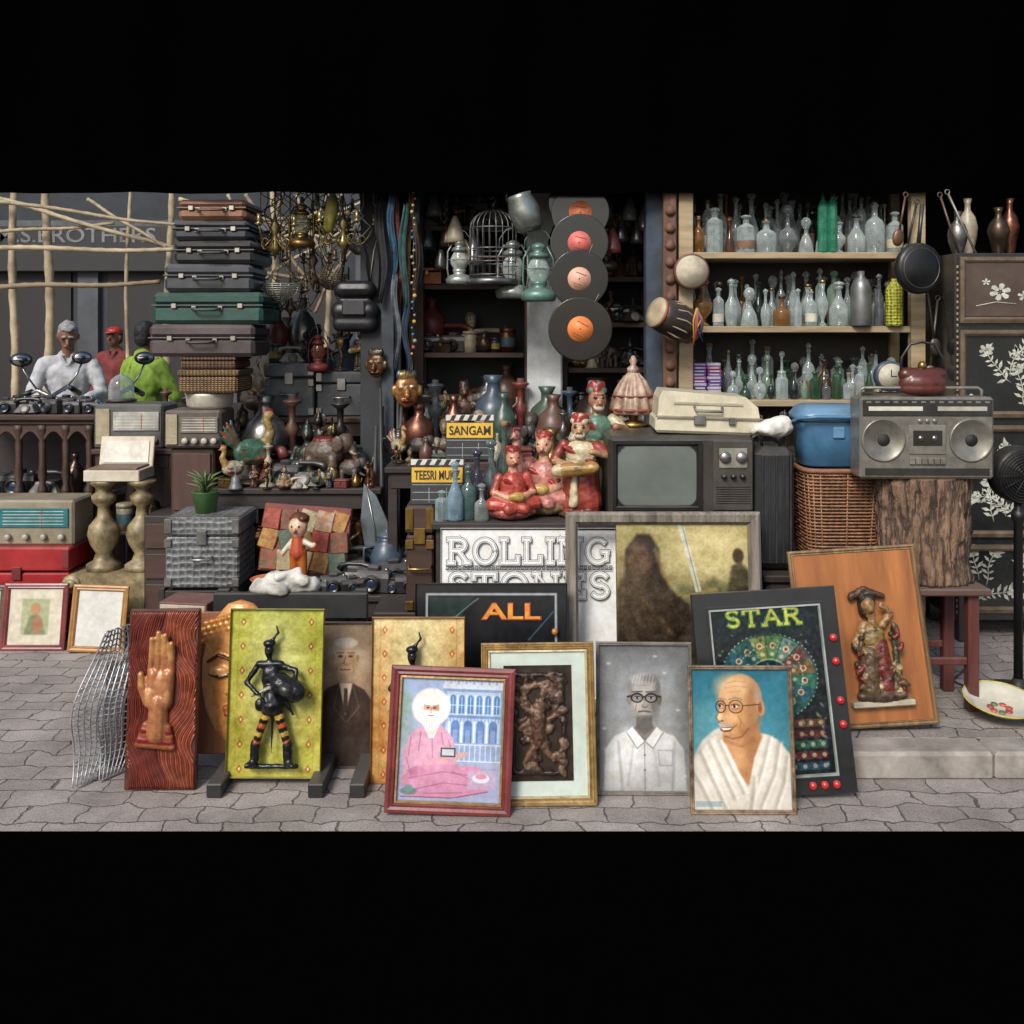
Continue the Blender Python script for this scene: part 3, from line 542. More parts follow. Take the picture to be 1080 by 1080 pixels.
def bird(body='#3a5c4a',wing='#7a4630',neck='#8f7a4a',comb='#7a2c26'):
    p=[('e',(0,0,.38),(.14,.23,.16),body),('c',(0,-.14,.45),(0,-.22,.6),.095,.06,neck),('c',(0,-.22,.6),(0,-.17,.74),.055,.045,neck),('e',(0,-.2,.79),(.048,.07,.055),neck),('c',(0,-.26,.785),(0,-.32,.755),.022,.005,'#a08040'),('e',(-.035,-.23,.8),(.012,.012,.012),'#15110f'),('e',(.035,-.23,.8),(.012,.012,.012),'#15110f'),('c',(-.04,0,.25),(-.05,-.02,.05),.025,.018,'#8a7040'),('c',(.04,0,.25),(.05,-.02,.05),.025,.018,'#8a7040'),('e',(0,0,.03),(.15,.19,.035),'#3f3c2c')]
    for k in range(4): p.append(('e',(0,-.24+.035*k,.85+.012*math.sin(k*1.4)),(.012,.018,.028),comb))
    for s_ in (-1,1):
        for k in range(4): p.append(('c',(s_*.11,-.1,.42-.03*k),(s_*.1,.16-.02*k,.44-.045*k),.04,.018,wing if k%2 else body))
    for k in range(5): a=.5+k*.22; p.append(('c',(0,.16,.42),(.02*(k-2),.2+.24*math.cos(a),.42+.34*math.sin(a)),.04,.016,wing if k%2 else body))
    return p
def bust(c='#9d9586'):
    return [('e',(0,0,.04),(.16,.14,.05),c),('c',(0,0,.05),(0,0,.2),.07,.06,c),('e',(0,0,.33),(.26,.14,.16),c),('c',(0,0,.42),(0,-.01,.58),.08,.075,c),('e',(0,-.02,.72),(.12,.145,.17),c),('e',(0,.03,.78),(.14,.15,.15),c),('c',(0,-.155,.73),(0,-.185,.68),.018,.028,c),('e',(0,-.1,.62),(.08,.08,.07),c),('e',(-.05,-.145,.75),(.025,.014,.012),'#4a4238'),('e',(.05,-.145,.75),(.025,.014,.012),'#4a4238'),('c',(-.03,-.16,.62),(.03,-.16,.62),.01,.01,'#6a5a4c')]
def dancer(c='#4a4038',d='#8a6a3a'):
    return [('e',(0,0,.03),(.18,.14,.035),c),('c',(0,0,.05),(.04,0,.3),.04,.05,c),('c',(.04,0,.3),(0,0,.48),.055,.06,c),('c',(-.02,0,.46),(-.2,-.06,.36),.055,.04,c),('c',(-.2,-.06,.36),(-.1,-.1,.2),.04,.028,c),('e',(0,0,.6),(.09,.06,.12),d),('c',(-.09,0,.68),(-.2,-.02,.6),.03,.025,c),('c',(-.2,-.02,.6),(-.27,-.06,.74),.025,.018,c),('c',(.09,0,.68),(.21,-.02,.72),.03,.025,c),('c',(.21,-.02,.72),(.24,-.05,.9),.025,.018,c),('c',(0,0,.68),(.0,0,.78),.03,.03,c),('e',(0,-.01,.83),(.055,.06,.07),c),('c',(0,0,.88),(0,0,.98),.045,.012,d),('e',(0,.04,.84),(.12,.02,.12),d)]
MS={}
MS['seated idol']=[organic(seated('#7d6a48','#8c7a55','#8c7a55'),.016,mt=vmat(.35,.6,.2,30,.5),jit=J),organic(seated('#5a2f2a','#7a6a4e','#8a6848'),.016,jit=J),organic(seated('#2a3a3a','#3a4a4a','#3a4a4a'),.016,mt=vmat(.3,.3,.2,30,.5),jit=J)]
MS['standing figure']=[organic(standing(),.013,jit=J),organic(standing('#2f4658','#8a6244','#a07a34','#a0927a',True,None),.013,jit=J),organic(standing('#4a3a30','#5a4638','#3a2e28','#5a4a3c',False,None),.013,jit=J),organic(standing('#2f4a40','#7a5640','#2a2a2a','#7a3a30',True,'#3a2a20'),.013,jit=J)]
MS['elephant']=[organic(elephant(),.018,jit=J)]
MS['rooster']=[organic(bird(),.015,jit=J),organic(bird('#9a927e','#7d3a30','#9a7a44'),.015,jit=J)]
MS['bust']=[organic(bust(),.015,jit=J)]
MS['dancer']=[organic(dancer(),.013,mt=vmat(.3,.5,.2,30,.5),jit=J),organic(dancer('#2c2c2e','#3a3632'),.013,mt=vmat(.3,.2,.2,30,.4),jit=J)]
HT={'seated idol':.98,'standing figure':.94,'elephant':.84,'rooster':.9,'bust':.95,'dancer':1.0}
def figure(kind,h,loc,rz=0,color=(1,1,1),var=None,where='among the curios',cname='painted'):
    v=var if var is not None else R.randrange(len(MS[kind]))
    return thing(kind.replace(' ','_')+('_figurine' if kind in('elephant','rooster','dancer') else ''),f'{cname} {kind} {where}','figurine',loc,MS[kind][v],(0,0,rad(rz)),group='small curio figurines',scale=h/HT[kind],color=color)
def P_vase(h,r,m): 
    g=G(); f=R.uniform(.6,1); g.lathe([(r*.45,0),(r*.5,.02*h),(r*f,.3*h),(r,.5*h),(r*.75,.68*h),(r*.3,.8*h),(r*.28,.9*h),(r*.45,h),(r*.3,h*.99)],m,n=18); return [('body',g)]
def P_pot(h,r,m):
    g=G(); g.lathe([(r*.6,0),(r*.95,.2*h),(r,.45*h),(r*.7,.72*h),(r*.5,.78*h),(r*.58,.84*h)],m,n=18); l=G(); l.lathe([(r*.56,.84*h),(r*.4,.92*h),(r*.08,.95*h),(r*.1,h),(0,h*1.02)],m,n=16)
    s_=G(); s_.tube([(r*.9,0,h*.35),(r*1.25,0,h*.5),(r*1.4,0,h*.8)],[r*.18,r*.12,r*.09],m,8); hd=G(); hd.tube([(-r*.8,0,h*.65),(-r*1.35,0,h*.65),(-r*1.4,0,h*.35),(-r*.95,0,h*.25)],r*.08,m,6)
    return [('body',g),('lid',l),('spout',s_),('handle',hd)]
def P_camera(w_,m):
    h=w_*.62; g=G(); g.box((0,0,h*.5),(w_,w_*.34,h),m,b=w_*.05); g.box((0,0,h*1.08),(w_*.34,w_*.28,h*.24),m,b=w_*.04); g.lathe([(w_*.06,-.003),(w_*.06,h*.1)],steel,(w_*.36,0,h),n=10); g.box((0,-w_*.168,h*.8),(w_*.96,w_*.012,h*.22),mat('#9fa1a2',.35,.7))
    l=G(); l.lathe([(w_*.24,0),(w_*.24,w_*.06),(w_*.21,w_*.07),(w_*.21,w_*.2),(w_*.18,w_*.2),(w_*.14,w_*.14)],mat('#101114',.3),(0,-w_*.16,h*.46),(rad(90),0,0),n=20)
    gl=G(); gl.sph((0,-w_*.29,h*.46),(w_*.13,w_*.03,w_*.13),mat('#223044',.08,0,.1,5,0,dust=0),n=12)
    return [('body',g),('lens',l,None,[('lens_glass',gl)])]
def P_phone(w_,m):
    g=G(); g.box((0,0,w_*.2),(w_,w_*.85,w_*.4),m,b=w_*.08,tx=.62,ty=.62); c=G(); c.tube([(-w_*.5,0,w_*.44),(-w_*.42,0,w_*.58),(-w_*.2,0,w_*.62),(w_*.2,0,w_*.62),(w_*.42,0,w_*.58),(w_*.5,0,w_*.44)],[w_*.12,w_*.09,w_*.065,w_*.065,w_*.09,w_*.12],m,10)
    d=G(); d.lathe([(w_*.2,0),(w_*.2,w_*.03),(w_*.1,w_*.045)],mat('#6a6862',.4),(0,-w_*.36,w_*.22),(rad(62),0,0),n=20)
    return [('body',g),('handset',c),('dial',d)]
def P_clock(w_,m):
    g=G(); g.lathe([(w_*.5,0),(w_*.52,w_*.06),(w_*.52,w_*.26),(w_*.46,w_*.3)],m,(0,w_*.15,w_*.56),(rad(90),0,0),n=28); f=G(); f.lathe([(w_*.43,0),(w_*.43,.003)],mat('#b8b29c',.5),(0,-w_*.151,w_*.56),(rad(90),0,0),n=28)
    ps=[('case',g)]; q=[]
    for k in (0,1): hn=G(); hn.box((0 if k==0 else w_*.09,-w_*.151-.004,w_*(.66 if k==0 else .56)),(w_*.03 if k==0 else w_*.2,.003,w_*.24 if k==0 else w_*.03),blk); q.append(('clock_hand',hn))
    ps.append(('face',f,None,q))
    for s_ in (-1,1): ft=G(); ft.cap((s_*w_*.3,0,.01),(s_*w_*.2,0,w_*.15),.008,.008,m); ps.append(('foot',ft))
    return ps
def P_candle(h,m):
    g=G(); r=h*.22; g.lathe([(r,0),(r*.9,.03*h),(r*.25,.1*h),(r*.4,.2*h),(r*.2,.3*h),(r*.25,.5*h),(r*.45,.6*h),(r*.18,.68*h),(r*.2,.86*h),(r*.55,.92*h),(r*.5,.94*h),(r*.2,.95*h),(r*.2,h)],m,n=14); return [('body',g)]
def P_bell(h,m):
    g=G(); r=h*.42; g.lathe([(r,0),(r*.82,.08*h),(r*.62,.35*h),(r*.5,.6*h),(r*.2,.7*h),(r*.1,.74*h),(r*.16,.8*h),(r*.1,.9*h),(r*.14,h)],m,n=18); return [('body',g)]
def P_box(w_,h,m,t):
    g=G(); g.box((0,0,h*.35),(w_,w_*.7,h*.7),m,b=.004); l=G(); l.box((0,0,h*.85),(w_*1.04,w_*.74,h*.28),m,b=.008); k=G(); k.box((0,-w_*.38,h*.66),(w_*.12,.01,h*.25),t); return [('body',g),('lid',l),('clasp',k)]
def P_tin(h,r,m):
    g=G(); g.lathe([(r,0),(r,h*.82),(r*.96,h*.84)],m,n=20); b=G(); b.lathe([(r*1.01,h*.25),(r*1.015,h*.27),(r*1.015,h*.6),(r*1.01,h*.62)],mat(R.choice(['#a89878','#8a322a','#a08a3a','#3a5a64']),.5,0,.45,30,.05),n=20,cap=False); l=G(); l.lathe([(r*1.04,h*.84),(r*1.04,h*.97),(r*.9,h)],m,n=20); return [('body',g),('label_band',b),('lid',l)]
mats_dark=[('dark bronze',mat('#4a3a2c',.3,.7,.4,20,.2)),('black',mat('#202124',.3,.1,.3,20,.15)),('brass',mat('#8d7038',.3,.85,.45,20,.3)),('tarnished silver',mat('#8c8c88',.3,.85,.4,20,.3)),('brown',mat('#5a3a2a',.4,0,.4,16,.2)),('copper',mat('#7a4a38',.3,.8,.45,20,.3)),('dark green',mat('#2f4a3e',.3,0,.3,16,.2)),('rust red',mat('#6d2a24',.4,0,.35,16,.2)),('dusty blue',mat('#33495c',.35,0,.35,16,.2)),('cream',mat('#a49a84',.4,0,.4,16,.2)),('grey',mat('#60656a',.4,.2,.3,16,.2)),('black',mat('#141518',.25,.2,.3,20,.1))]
ALLK=['vase','teapot','camera','telephone','tin','candlestick','bell','box','fig','fig','fig','fig','elephant','rooster','bust','vase','clock']
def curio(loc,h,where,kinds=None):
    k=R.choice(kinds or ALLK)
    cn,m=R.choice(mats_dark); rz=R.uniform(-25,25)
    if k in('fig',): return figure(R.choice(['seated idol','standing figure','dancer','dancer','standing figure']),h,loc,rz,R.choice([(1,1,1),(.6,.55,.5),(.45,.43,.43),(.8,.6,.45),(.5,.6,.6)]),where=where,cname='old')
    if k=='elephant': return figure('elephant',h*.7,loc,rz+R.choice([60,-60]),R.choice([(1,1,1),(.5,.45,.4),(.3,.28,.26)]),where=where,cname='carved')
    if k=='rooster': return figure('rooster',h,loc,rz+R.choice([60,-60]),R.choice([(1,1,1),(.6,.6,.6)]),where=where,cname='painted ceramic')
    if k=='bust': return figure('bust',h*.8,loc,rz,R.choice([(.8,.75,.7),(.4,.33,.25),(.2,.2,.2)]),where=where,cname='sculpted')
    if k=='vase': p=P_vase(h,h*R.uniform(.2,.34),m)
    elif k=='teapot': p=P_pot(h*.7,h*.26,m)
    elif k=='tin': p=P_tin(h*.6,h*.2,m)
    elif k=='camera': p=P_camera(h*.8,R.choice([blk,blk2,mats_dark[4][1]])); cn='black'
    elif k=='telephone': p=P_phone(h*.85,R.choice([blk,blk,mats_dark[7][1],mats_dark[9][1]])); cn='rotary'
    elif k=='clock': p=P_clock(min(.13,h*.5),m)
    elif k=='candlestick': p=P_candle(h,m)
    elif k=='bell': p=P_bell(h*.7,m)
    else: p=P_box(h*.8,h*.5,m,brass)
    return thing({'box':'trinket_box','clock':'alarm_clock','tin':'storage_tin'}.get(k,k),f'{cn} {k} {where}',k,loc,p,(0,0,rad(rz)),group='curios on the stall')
def row(x0,x1,y,z,hmin,hmax,where,kinds=None,gap=.6,jy=.03):
    x=x0+.03
    while x<x1-.03:
        h=R.uniform(hmin,hmax); curio((x,y+R.uniform(-jy,jy),z),h,where,kinds); x+=h*gap+R.uniform(0,.03)
def shelfunit(label,x0,x1,y0,d,zs,ztop,m,zf=.1,back=None,postw=.06,th=.03):
    ps=[]; 
    for xx in (x0+postw/2,x1-postw/2):
        p=G(); p.box((xx,y0+.02,(zf+ztop)/2),(postw,.05,ztop-zf),m,b=.003); ps.append(('post',p)); p=G(); p.box((xx,y0+d-.02,(zf+ztop)/2),(postw*.7,.04,ztop-zf),m); ps.append(('post',p))
    for z in zs: s_=G(); s_.box(((x0+x1)/2,y0+d/2,z-th/2),(x1-x0-2*postw-.004,d,th),m,b=.003); ps.append(('shelf',s_))
    b=G(); b.box(((x0+x1)/2,y0+d+.01,(zf+ztop)/2),(x1-x0,.01,ztop-zf),back or dk2); ps.append(('back_panel',b))
    return thing('shelf_unit',label,'shelf',(0,0,0),ps)
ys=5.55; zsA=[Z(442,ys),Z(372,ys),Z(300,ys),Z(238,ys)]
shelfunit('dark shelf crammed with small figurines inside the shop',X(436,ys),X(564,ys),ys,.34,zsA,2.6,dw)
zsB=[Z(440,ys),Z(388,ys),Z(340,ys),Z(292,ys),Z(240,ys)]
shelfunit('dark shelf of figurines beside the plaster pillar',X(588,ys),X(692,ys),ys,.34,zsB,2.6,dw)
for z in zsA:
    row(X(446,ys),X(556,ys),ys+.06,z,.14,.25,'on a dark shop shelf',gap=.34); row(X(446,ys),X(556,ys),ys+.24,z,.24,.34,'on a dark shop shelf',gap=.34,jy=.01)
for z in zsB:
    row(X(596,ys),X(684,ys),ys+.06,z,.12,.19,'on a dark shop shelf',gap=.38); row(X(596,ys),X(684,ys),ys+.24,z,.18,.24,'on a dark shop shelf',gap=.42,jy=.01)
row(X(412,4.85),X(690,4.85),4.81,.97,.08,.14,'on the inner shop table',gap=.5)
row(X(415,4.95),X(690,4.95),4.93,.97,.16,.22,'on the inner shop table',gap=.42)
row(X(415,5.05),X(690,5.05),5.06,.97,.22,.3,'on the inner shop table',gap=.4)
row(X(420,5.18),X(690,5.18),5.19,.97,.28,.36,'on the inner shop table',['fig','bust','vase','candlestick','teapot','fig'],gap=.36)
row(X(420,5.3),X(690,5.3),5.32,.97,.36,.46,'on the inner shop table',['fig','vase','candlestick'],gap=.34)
# ================================================================= BOTTLE SHELVES
x0,x1=X(716,5.0),X(976,5.0)
pwx=mat('#b09c7a',.7,0,.45,7,.2,kind='woodx')
shelfunit('pale wooden shelf unit filled with antique glass bottles',x0,x1,5.0,.34,[Z(422,5),Z(344,5),Z(266,5)],2.7,pwx,back=mat('#3a3532',.8,0,.5,3,.3),postw=.075,th=.034)
clear='#b9c4c2'
def bottle(h,r,col,kind,loc,where='on the pale wooden shelf',cname='clear'):
    m=glass(col,.55 if cname=='clear' else .8)
    P={0:[(.9,0),(1,.02),(1,.55),(.8,.64),(.32,.72),(.28,.9),(.38,.91),(.38,.95),(.3,.96)],
       1:[(.8,0),(1,.04),(1,.42),(.55,.6),(.3,.7),(.26,.88),(.4,.9),(.4,.94)],
       2:[(.95,0),(1,.03),(1,.66),(.9,.72),(.4,.78),(.4,.84),(.5,.85),(.5,.88)],
       3:[(.6,0),(.75,.02),(1,.3),(.9,.5),(.35,.66),(.25,.8),(.32,.92),(.36,.94)],
       4:[(.9,0),(1,.02),(1,.72),(.6,.8),(.34,.84),(.34,.95),(.42,.96)],
       5:[(.95,0),(1,.02),(1,.38),(.95,.45),(.3,.56),(.26,.76),(.42,.79),(.42,.82)],
       6:[(.5,0),(.55,.02),(1.15,.22),(1.2,.34),(.9,.48),(.3,.56),(.24,.8),(.4,.84)],
       7:[(1.1,0),(1.15,.03),(.95,.3),(.6,.46),(.3,.55),(.26,.7),(.5,.73),(.48,.76)],
       8:[(.6,0),(.62,.02),(.62,.6),(.3,.72),(.24,.95),(.3,.96)],
       9:[(.7,0),(.72,.03),(.25,.1),(.3,.14),(1.,.34),(1.05,.5),(.5,.66),(.3,.74),(.5,.9)]}[kind]
    b=G(); b.lathe([(a*r,c*h) for a,c in P],m,n=16 if kind not in(4,2) else 8,sm=kind not in(4,2))
    ps=[('body',b)]
    if kind in (0,2,4,5) and R.random()<.35: q=G(); q.lathe([(r*1.02,h*.12),(r*1.03,h*.13),(r*1.03,h*.34),(r*1.02,h*.35)],mat(R.choice(['#b9ad90','#7a5f48','#c4bfae']),.8),n=16,cap=False); ps.append(('paper_label',q))
    c=G(); zt=P[-1][1]*h; rr=P[-1][0]*r
    if kind in (6,7): c.sph((0,0,zt+rr*1.3),(rr*1.6,rr*1.6,rr*1.8),m,n=12)
    elif R.random()<.55: c.lathe([(rr*.8,zt-.004),(rr*.75,zt+h*.02),(rr*1.3,zt+h*.04),(rr*1.5,zt+h*.08),(rr*1.,zt+h*.11),(0,zt+h*.14)],m,n=10)
    else: c.lathe([(rr*1.05,zt-.004),(rr*1.05,zt+h*.05),(rr*.8,zt+h*.055)],R.choice([mat('#8c6f4d',.8),brass,blk,steel]),n=12)
    ps.append(('stopper',c))
    return thing('bottle',f'{cname} glass bottle {where}','bottle',loc,ps,(0,0,R.uniform(0,3)),group='antique glass bottles')
bc=[('clear',clear)]*9+[('brown','#5a3a22'),('green','#3c5a42'),('pale green','#86a08c'),('smoky','#7f8484'),('smoky','#6a6e70'),('amber','#8a6234'),('dark','#2c3434')]
def bottles(z,ya,hmin,hmax,xa,xb,where='on the pale wooden shelf',r=(.03,.052)):
    x=xa
    while x<xb:
        rr=R.uniform(*r); cn,cc=R.choice(bc); k=R.randrange(10); rq=rr/1.2 if k in(6,7) else rr; bottle(R.uniform(hmin,hmax),rq,cc,k,(x+rr,ya+R.uniform(-.01,.01),z),where,cn); x+=2*rr+R.uniform(.002,.012)
xa,xb=x0+.085,x1-.14
for zz,h1,h2,h3,h4,q in ((Z(266,5),.16,.27,.27,.36,0),(Z(344,5),.15,.26,.24,.32,0),(Z(422,5),.1,.2,.2,.3,.18)):
    bottles(zz,5.06,h1,h2,xa+q,xb,r=(.026,.056) if q==0 else (.02,.036)); bottles(zz,5.17,h3*.95,h4*.92,xa+q,xb,r=(.022,.045)); bottles(zz,5.275,h3,h4,xa,xb,r=(.03,.05))
for p in (869,879): bottle(.34,.026,'#2f8a6a',4,(X(p,5),5.02,Z(266,5)),cname='bright green')
g=G(); g.lathe([(.042,0),(.045,.01),(.045,.19),(.03,.22),(.016,.235),(.016,.25)],mat('#a9ab2c',.5,0,.5,20,.8,kind='emb'),n=16); thing('bottle','yellow patterned bottle at the end of the shelf','bottle',(X(943,5),5.0,Z(344,5)),g)
g=G(); g.lathe([(.05,0),(.053,.01),(.053,.2),(.04,.24),(.018,.26),(.018,.29)],mat('#7e8080',.35,.6,.3),n=18); thing('bottle','grey metal flask among the bottles','bottle',(X(908,5),5.0,Z(344,5)),g)
z=Z(422,5)
for j in range(2):
    zz=z
    for i in range(11):
        g=G(); c_=R.choice(['#5a3c86','#7a3f8e','#2f4f8e','#3a2c5e','#8a4a6a','#a098ad']); hh=.017; g.box((0,0,hh/2),(.072,.1,hh),mat(c_,.35,0,.2,20,.05)); g.box((0,-.0495,hh/2),(.05,.003,hh*.4),mat('#b9b4c4',.5)); thing('cassette','coloured cassette tape box stacked on the shelf','cassette',(x0+.115+j*.078+R.uniform(-.002,.002),5.07,zz),g,(0,0,rad(R.uniform(-3,3))),group='stacked cassette tapes'); zz+=hh+.0008
# ================================================================= FRAMES & PICTURES
def leansize(pyt,y0,z0,th):
    k=(pyt-350)/1000; return (CAMH-z0-k*y0)/(math.cos(rad(th))+k*math.sin(rad(th)))
def framed(name,label,pxl,pxr,pyt,y0,z0,th,roll,bar,fm,pic,extra=None,cat='framed picture',liner=None,mount=None,depth=.022,prof=None):
    L_=leansize(pyt,y0,z0,th); ym=y0+.5*L_*math.sin(rad(th)); W_=(pxr-pxl)*ym/1000; lift=abs(math.sin(rad(roll)))*W_/2; L_-=2*lift
    b=bar; parts=[]
    f=G(); pr=prof or [(0,.5),(0,.1),(.08,0),(.35,-.12),(.6,.05),(.8,-.06),(1,.25),(1,.6)]
    f.rectf(W_,L_,[(o*b,y*depth) for o,y in pr],fm,(0,0,L_/2)); f.box((0,depth*.75,L_/2),(W_-.006,depth*.4,L_-.006),mat('#4a3c30',.8))
    parts.append(('frame' if bar>.005 else 'panel',f))
    iw,ih=W_-2*b,L_-2*b
    if liner: l=G(); l.rectf(iw+.002,ih+.002,[(0,depth*.2),(0,-.001),(.006,-.002),(.008,depth*.4)],liner,(0,0,L_/2)); parts.append(('liner',l)); 
    if mount:
        mw,mm_=mount; l=G(); l.rectf(iw,ih,[(0,depth*.3),(mw,depth*.3),(mw+.002,depth*.5)],mm_,(0,0,L_/2)); parts.append(('mount',l)); iw-=2*mw; ih-=2*mw
    if pic: parts.append(('picture',pic(iw,ih,(0,depth*.48,L_/2))))
    if extra: parts+=extra(W_,L_)
    thing(name,label,cat,(X((pxl+pxr)/2,ym)-L_/2*math.sin(rad(roll)),y0,z0+lift),parts,(rad(-th),rad(roll),0)); return W_,L_
wornred=mat('#7d3436',.35,0,.4,14,.15); gold=mat('#b9995f',.3,.45,.4,30,.4); goldw=mat('#cdbb95',.45,.2,.35,30,.5); greyw=mat('#8b8377',.7,0,.5,12,.4,kind='wood',col2='#4d463c')
def p_saint(w_,h,c):
    p=Paint(112,138,'#b9c4dc',2.); p.grad('#9db2d4','#b8b6d0')
    # palace with windows, arches, columns and chequered floor
    p.rect(46,12,112,76,'#7f9fc8'); p.rect(50,16,108,72,'#b3c6dc'); p.rect(46,8,112,13,'#d4dae8')
    for i in range(8): p.ell(50+i*8.2,7,3,3.8,'#cfd6e4'); p.ell(50+i*8.2,3.4,1,1.8,'#8a9cc0')
    for i in range(6):
        x=54+i*9.4; p.rect(x,24,x+6,40,'#4f7fb8'); p.ell(x+3,24,3,4.4,'#4f7fb8'); p.line([(x+3,22),(x+3,40)],.7,'#cfe0f0'); p.line([(x,31),(x+6,31)],.7,'#cfe0f0'); p.line([(x-1.6,20),(x-1.6,42)],1.1,'#e4eaf4')
    p.rect(50,42,108,45,'#6f8fc0'); 
    for i in range(16): p.line([(51+i*3.7,45),(51+i*3.7,49)],.8,'#6f8fc0')
    for i in range(4): x=56+i*13.4; p.rect(x,52,x+9,72,'#5f7fb4'); p.ell(x+4.5,53,4.5,5.5,'#5f7fb4'); p.rect(x+2,58,x+7,72,'#8aa4cc',.8); p.line([(x-2.2,49),(x-2.2,73)],1.6,'#e4eaf4')
    p.rect(58,72,112,94,'#93a6c8')
    for i in range(10): p.line([(60+i*5.6,74),(60+i*5.6,92)],.8,'#dde4ee'); 
    p.line([(58,74),(112,74)],1,'#dde4ee'); p.line([(58,92),(112,92)],1,'#dde4ee')
    p.rect(0,94,112,138,'#a5aaca')
    for i in range(9): p.line([(i*14+4,94),(i*18-16,138)],.7,'#8a96bc',.7)
    for i in range(4): p.line([(0,100+i*i*2.6+i*4),(112,100+i*i*2.6+i*4)],.7,'#8a96bc',.6)
    p.ell(6,50,10,30,'#8fae9a',.5,8); p.ell(4,30,8,12,'#8fae9a',.5,6)
    p.ell(34,34,21,21,'#dfe0e4',.95,1.4); p.ell(34,34,19,19,'#f2eee8',.9,1.4)
    p.poly([(8,116),(6,84),(14,62),(26,54),(46,54),(58,66),(64,88),(60,104),(40,120)],'#d5a3bb',1,1.2)
    p.poly([(4,112),(22,98),(60,96),(88,98),(100,112),(96,124),(60,132),(12,132)],'#cc90ac',1,1.2)
    for a in (((14,112),(50,104),(84,108)),((20,124),(50,116),(80,118)),((60,104),(92,116)),((10,90),(16,110)),((36,64),(38,92)),((54,70),(60,90)),((24,62),(22,90)),((14,68),(12,88)),((46,62),(50,84)),((30,128),(70,126))): p.line(list(a),1.1,'#9c5f84',.75,1.1)
    p.line([(6,132),(60,132),(98,124)],1,'#8a4f74'); p.poly([(10,104),(22,98),(34,104),(22,112)],'#b87598',.6)
    p.line([(50,78),(62,88),(72,84)],5,'#d0a596'); p.line([(16,80),(30,94),(48,90)],5.5,'#d59fb6'); p.ell(50,90,4,3,'#d0a596'); p.rect(46,78,62,88,'#2f3f60',1); p.rect(47.5,79.5,60.5,86.5,'#e4e4e0',.8)
    p.ell(34,36,9,11.5,'#d0a088'); p.ell(38.5,38,3.4,9,'#b98a74',.6,3); p.poly([(25,38),(43,38),(44,52),(38,68),(33,68),(25,52)],'#eeeae6',1,1.2)
    for x_ in (29,32,35,38,41): p.line([(x_,44),(x_*.5+17,64)],.7,'#b8b2b0',.8)
    p.ell(34,26,11,7,'#eae6e2'); p.line([(25,28),(24,44)],2,'#e4e0dc'); p.line([(43,28),(44,44)],2,'#e4e0dc')
    p.ell(30.5,35,1.6,.9,'#302828'); p.ell(37.5,35,1.6,.9,'#302828'); p.line([(28,32.6),(32.5,32.6)],.8,'#8a7a74'); p.line([(36,32.6),(40,32.6)],.8,'#8a7a74'); p.line([(34,35),(33.6,40),(35,40.5)],.8,'#a06858'); p.line([(31,43.5),(37,43.5)],1,'#a0584f')
    p.rect(76,102,106,122,'#bdabc6',.8,.9); p.ell(90,110,9,5,'#e6dcec'); p.ell(90,108,6,3,'#c98a9a'); p.ell(14,126,9,4,'#5a7f7a',.8); p.ell(14,123,5,4,'#6f9a94',.9)
    p.noise(7,4).noise(5,1.4,3).noise(6,20,8).vign(.12); return p.mesh(w_,h,c)
framed('framed_picture','pastel painting of a bearded saint in a red frame',409,541,701,3.22,0,9,2.2,.034,wornred,p_saint,liner=gold)
def relief_dark(W_,L_):
    rr=random.Random(4); a=W_*.22;b=L_*.3; pr=[]
    for i in range(60):
        x=rr.uniform(-a,a);z=rr.uniform(-b,b); pr.append(('e',(x,0,z),(rr.uniform(.008,.02),rr.uniform(.008,.014),rr.uniform(.008,.03)),rr.choice(['#4a3428','#3a2820','#5a4234','#6e5644']),(0,rr.uniform(0,3),0)))
    pr+=[('e',(0,-.004,.05),(.022,.014,.028),'#6a4e3a'),('c',(0,0,.02),(0,0,-.06),.03,.022,'#5a4030'),('c',(-.025,0,.01),(-.07,0,-.02),.012,.01,'#6a4e3a'),('c',(.025,0,.01),(.07,0,.03),.012,.01,'#6a4e3a'),('c',(-.01,0,-.07),(-.05,0,-.13),.016,.01,'#6a4e3a'),('c',(.01,0,-.07),(.05,0,-.12),.016,.01,'#6a4e3a')]
    for s_ in(-1,1): pr.append(('c',(s_*a,0,-b),(s_*a,0,b),.008,.008,'#2e211b')); pr.append(('c',(-a,0,s_*b),(a,0,s_*b),.008,.008,'#2e211b'))
    for k in range(12): an=math.pi*k/11; pr.append(('e',(math.cos(an)*.06,0,.06+math.sin(an)*.07),(.012,.01,.012),'#7a5e48'))
    return [('carved_relief',organic(pr,.0042,1,(0,.004,L_/2),sm=1,mt=vmat(.45,.2,.3,60,.5),jit=(.003,60)))]
framed('framed_picture','gilt frame holding a dark carved relief with white mount',508,628,677,3.29,0,9,-.8,.026,gold,lambda w_,h,c: Paint(40,60,'#2a1f1a').noise(10,3).mesh(w_,h,c),extra=relief_dark,liner=goldw,mount=(.052,mat('#b9c6bc',.7,0,.15)),prof=[(0,.5),(0,0),(.15,-.15),(.3,.1),(.45,-.1),(.7,.15),(.8,-.05),(1,.3),(1,.6)])
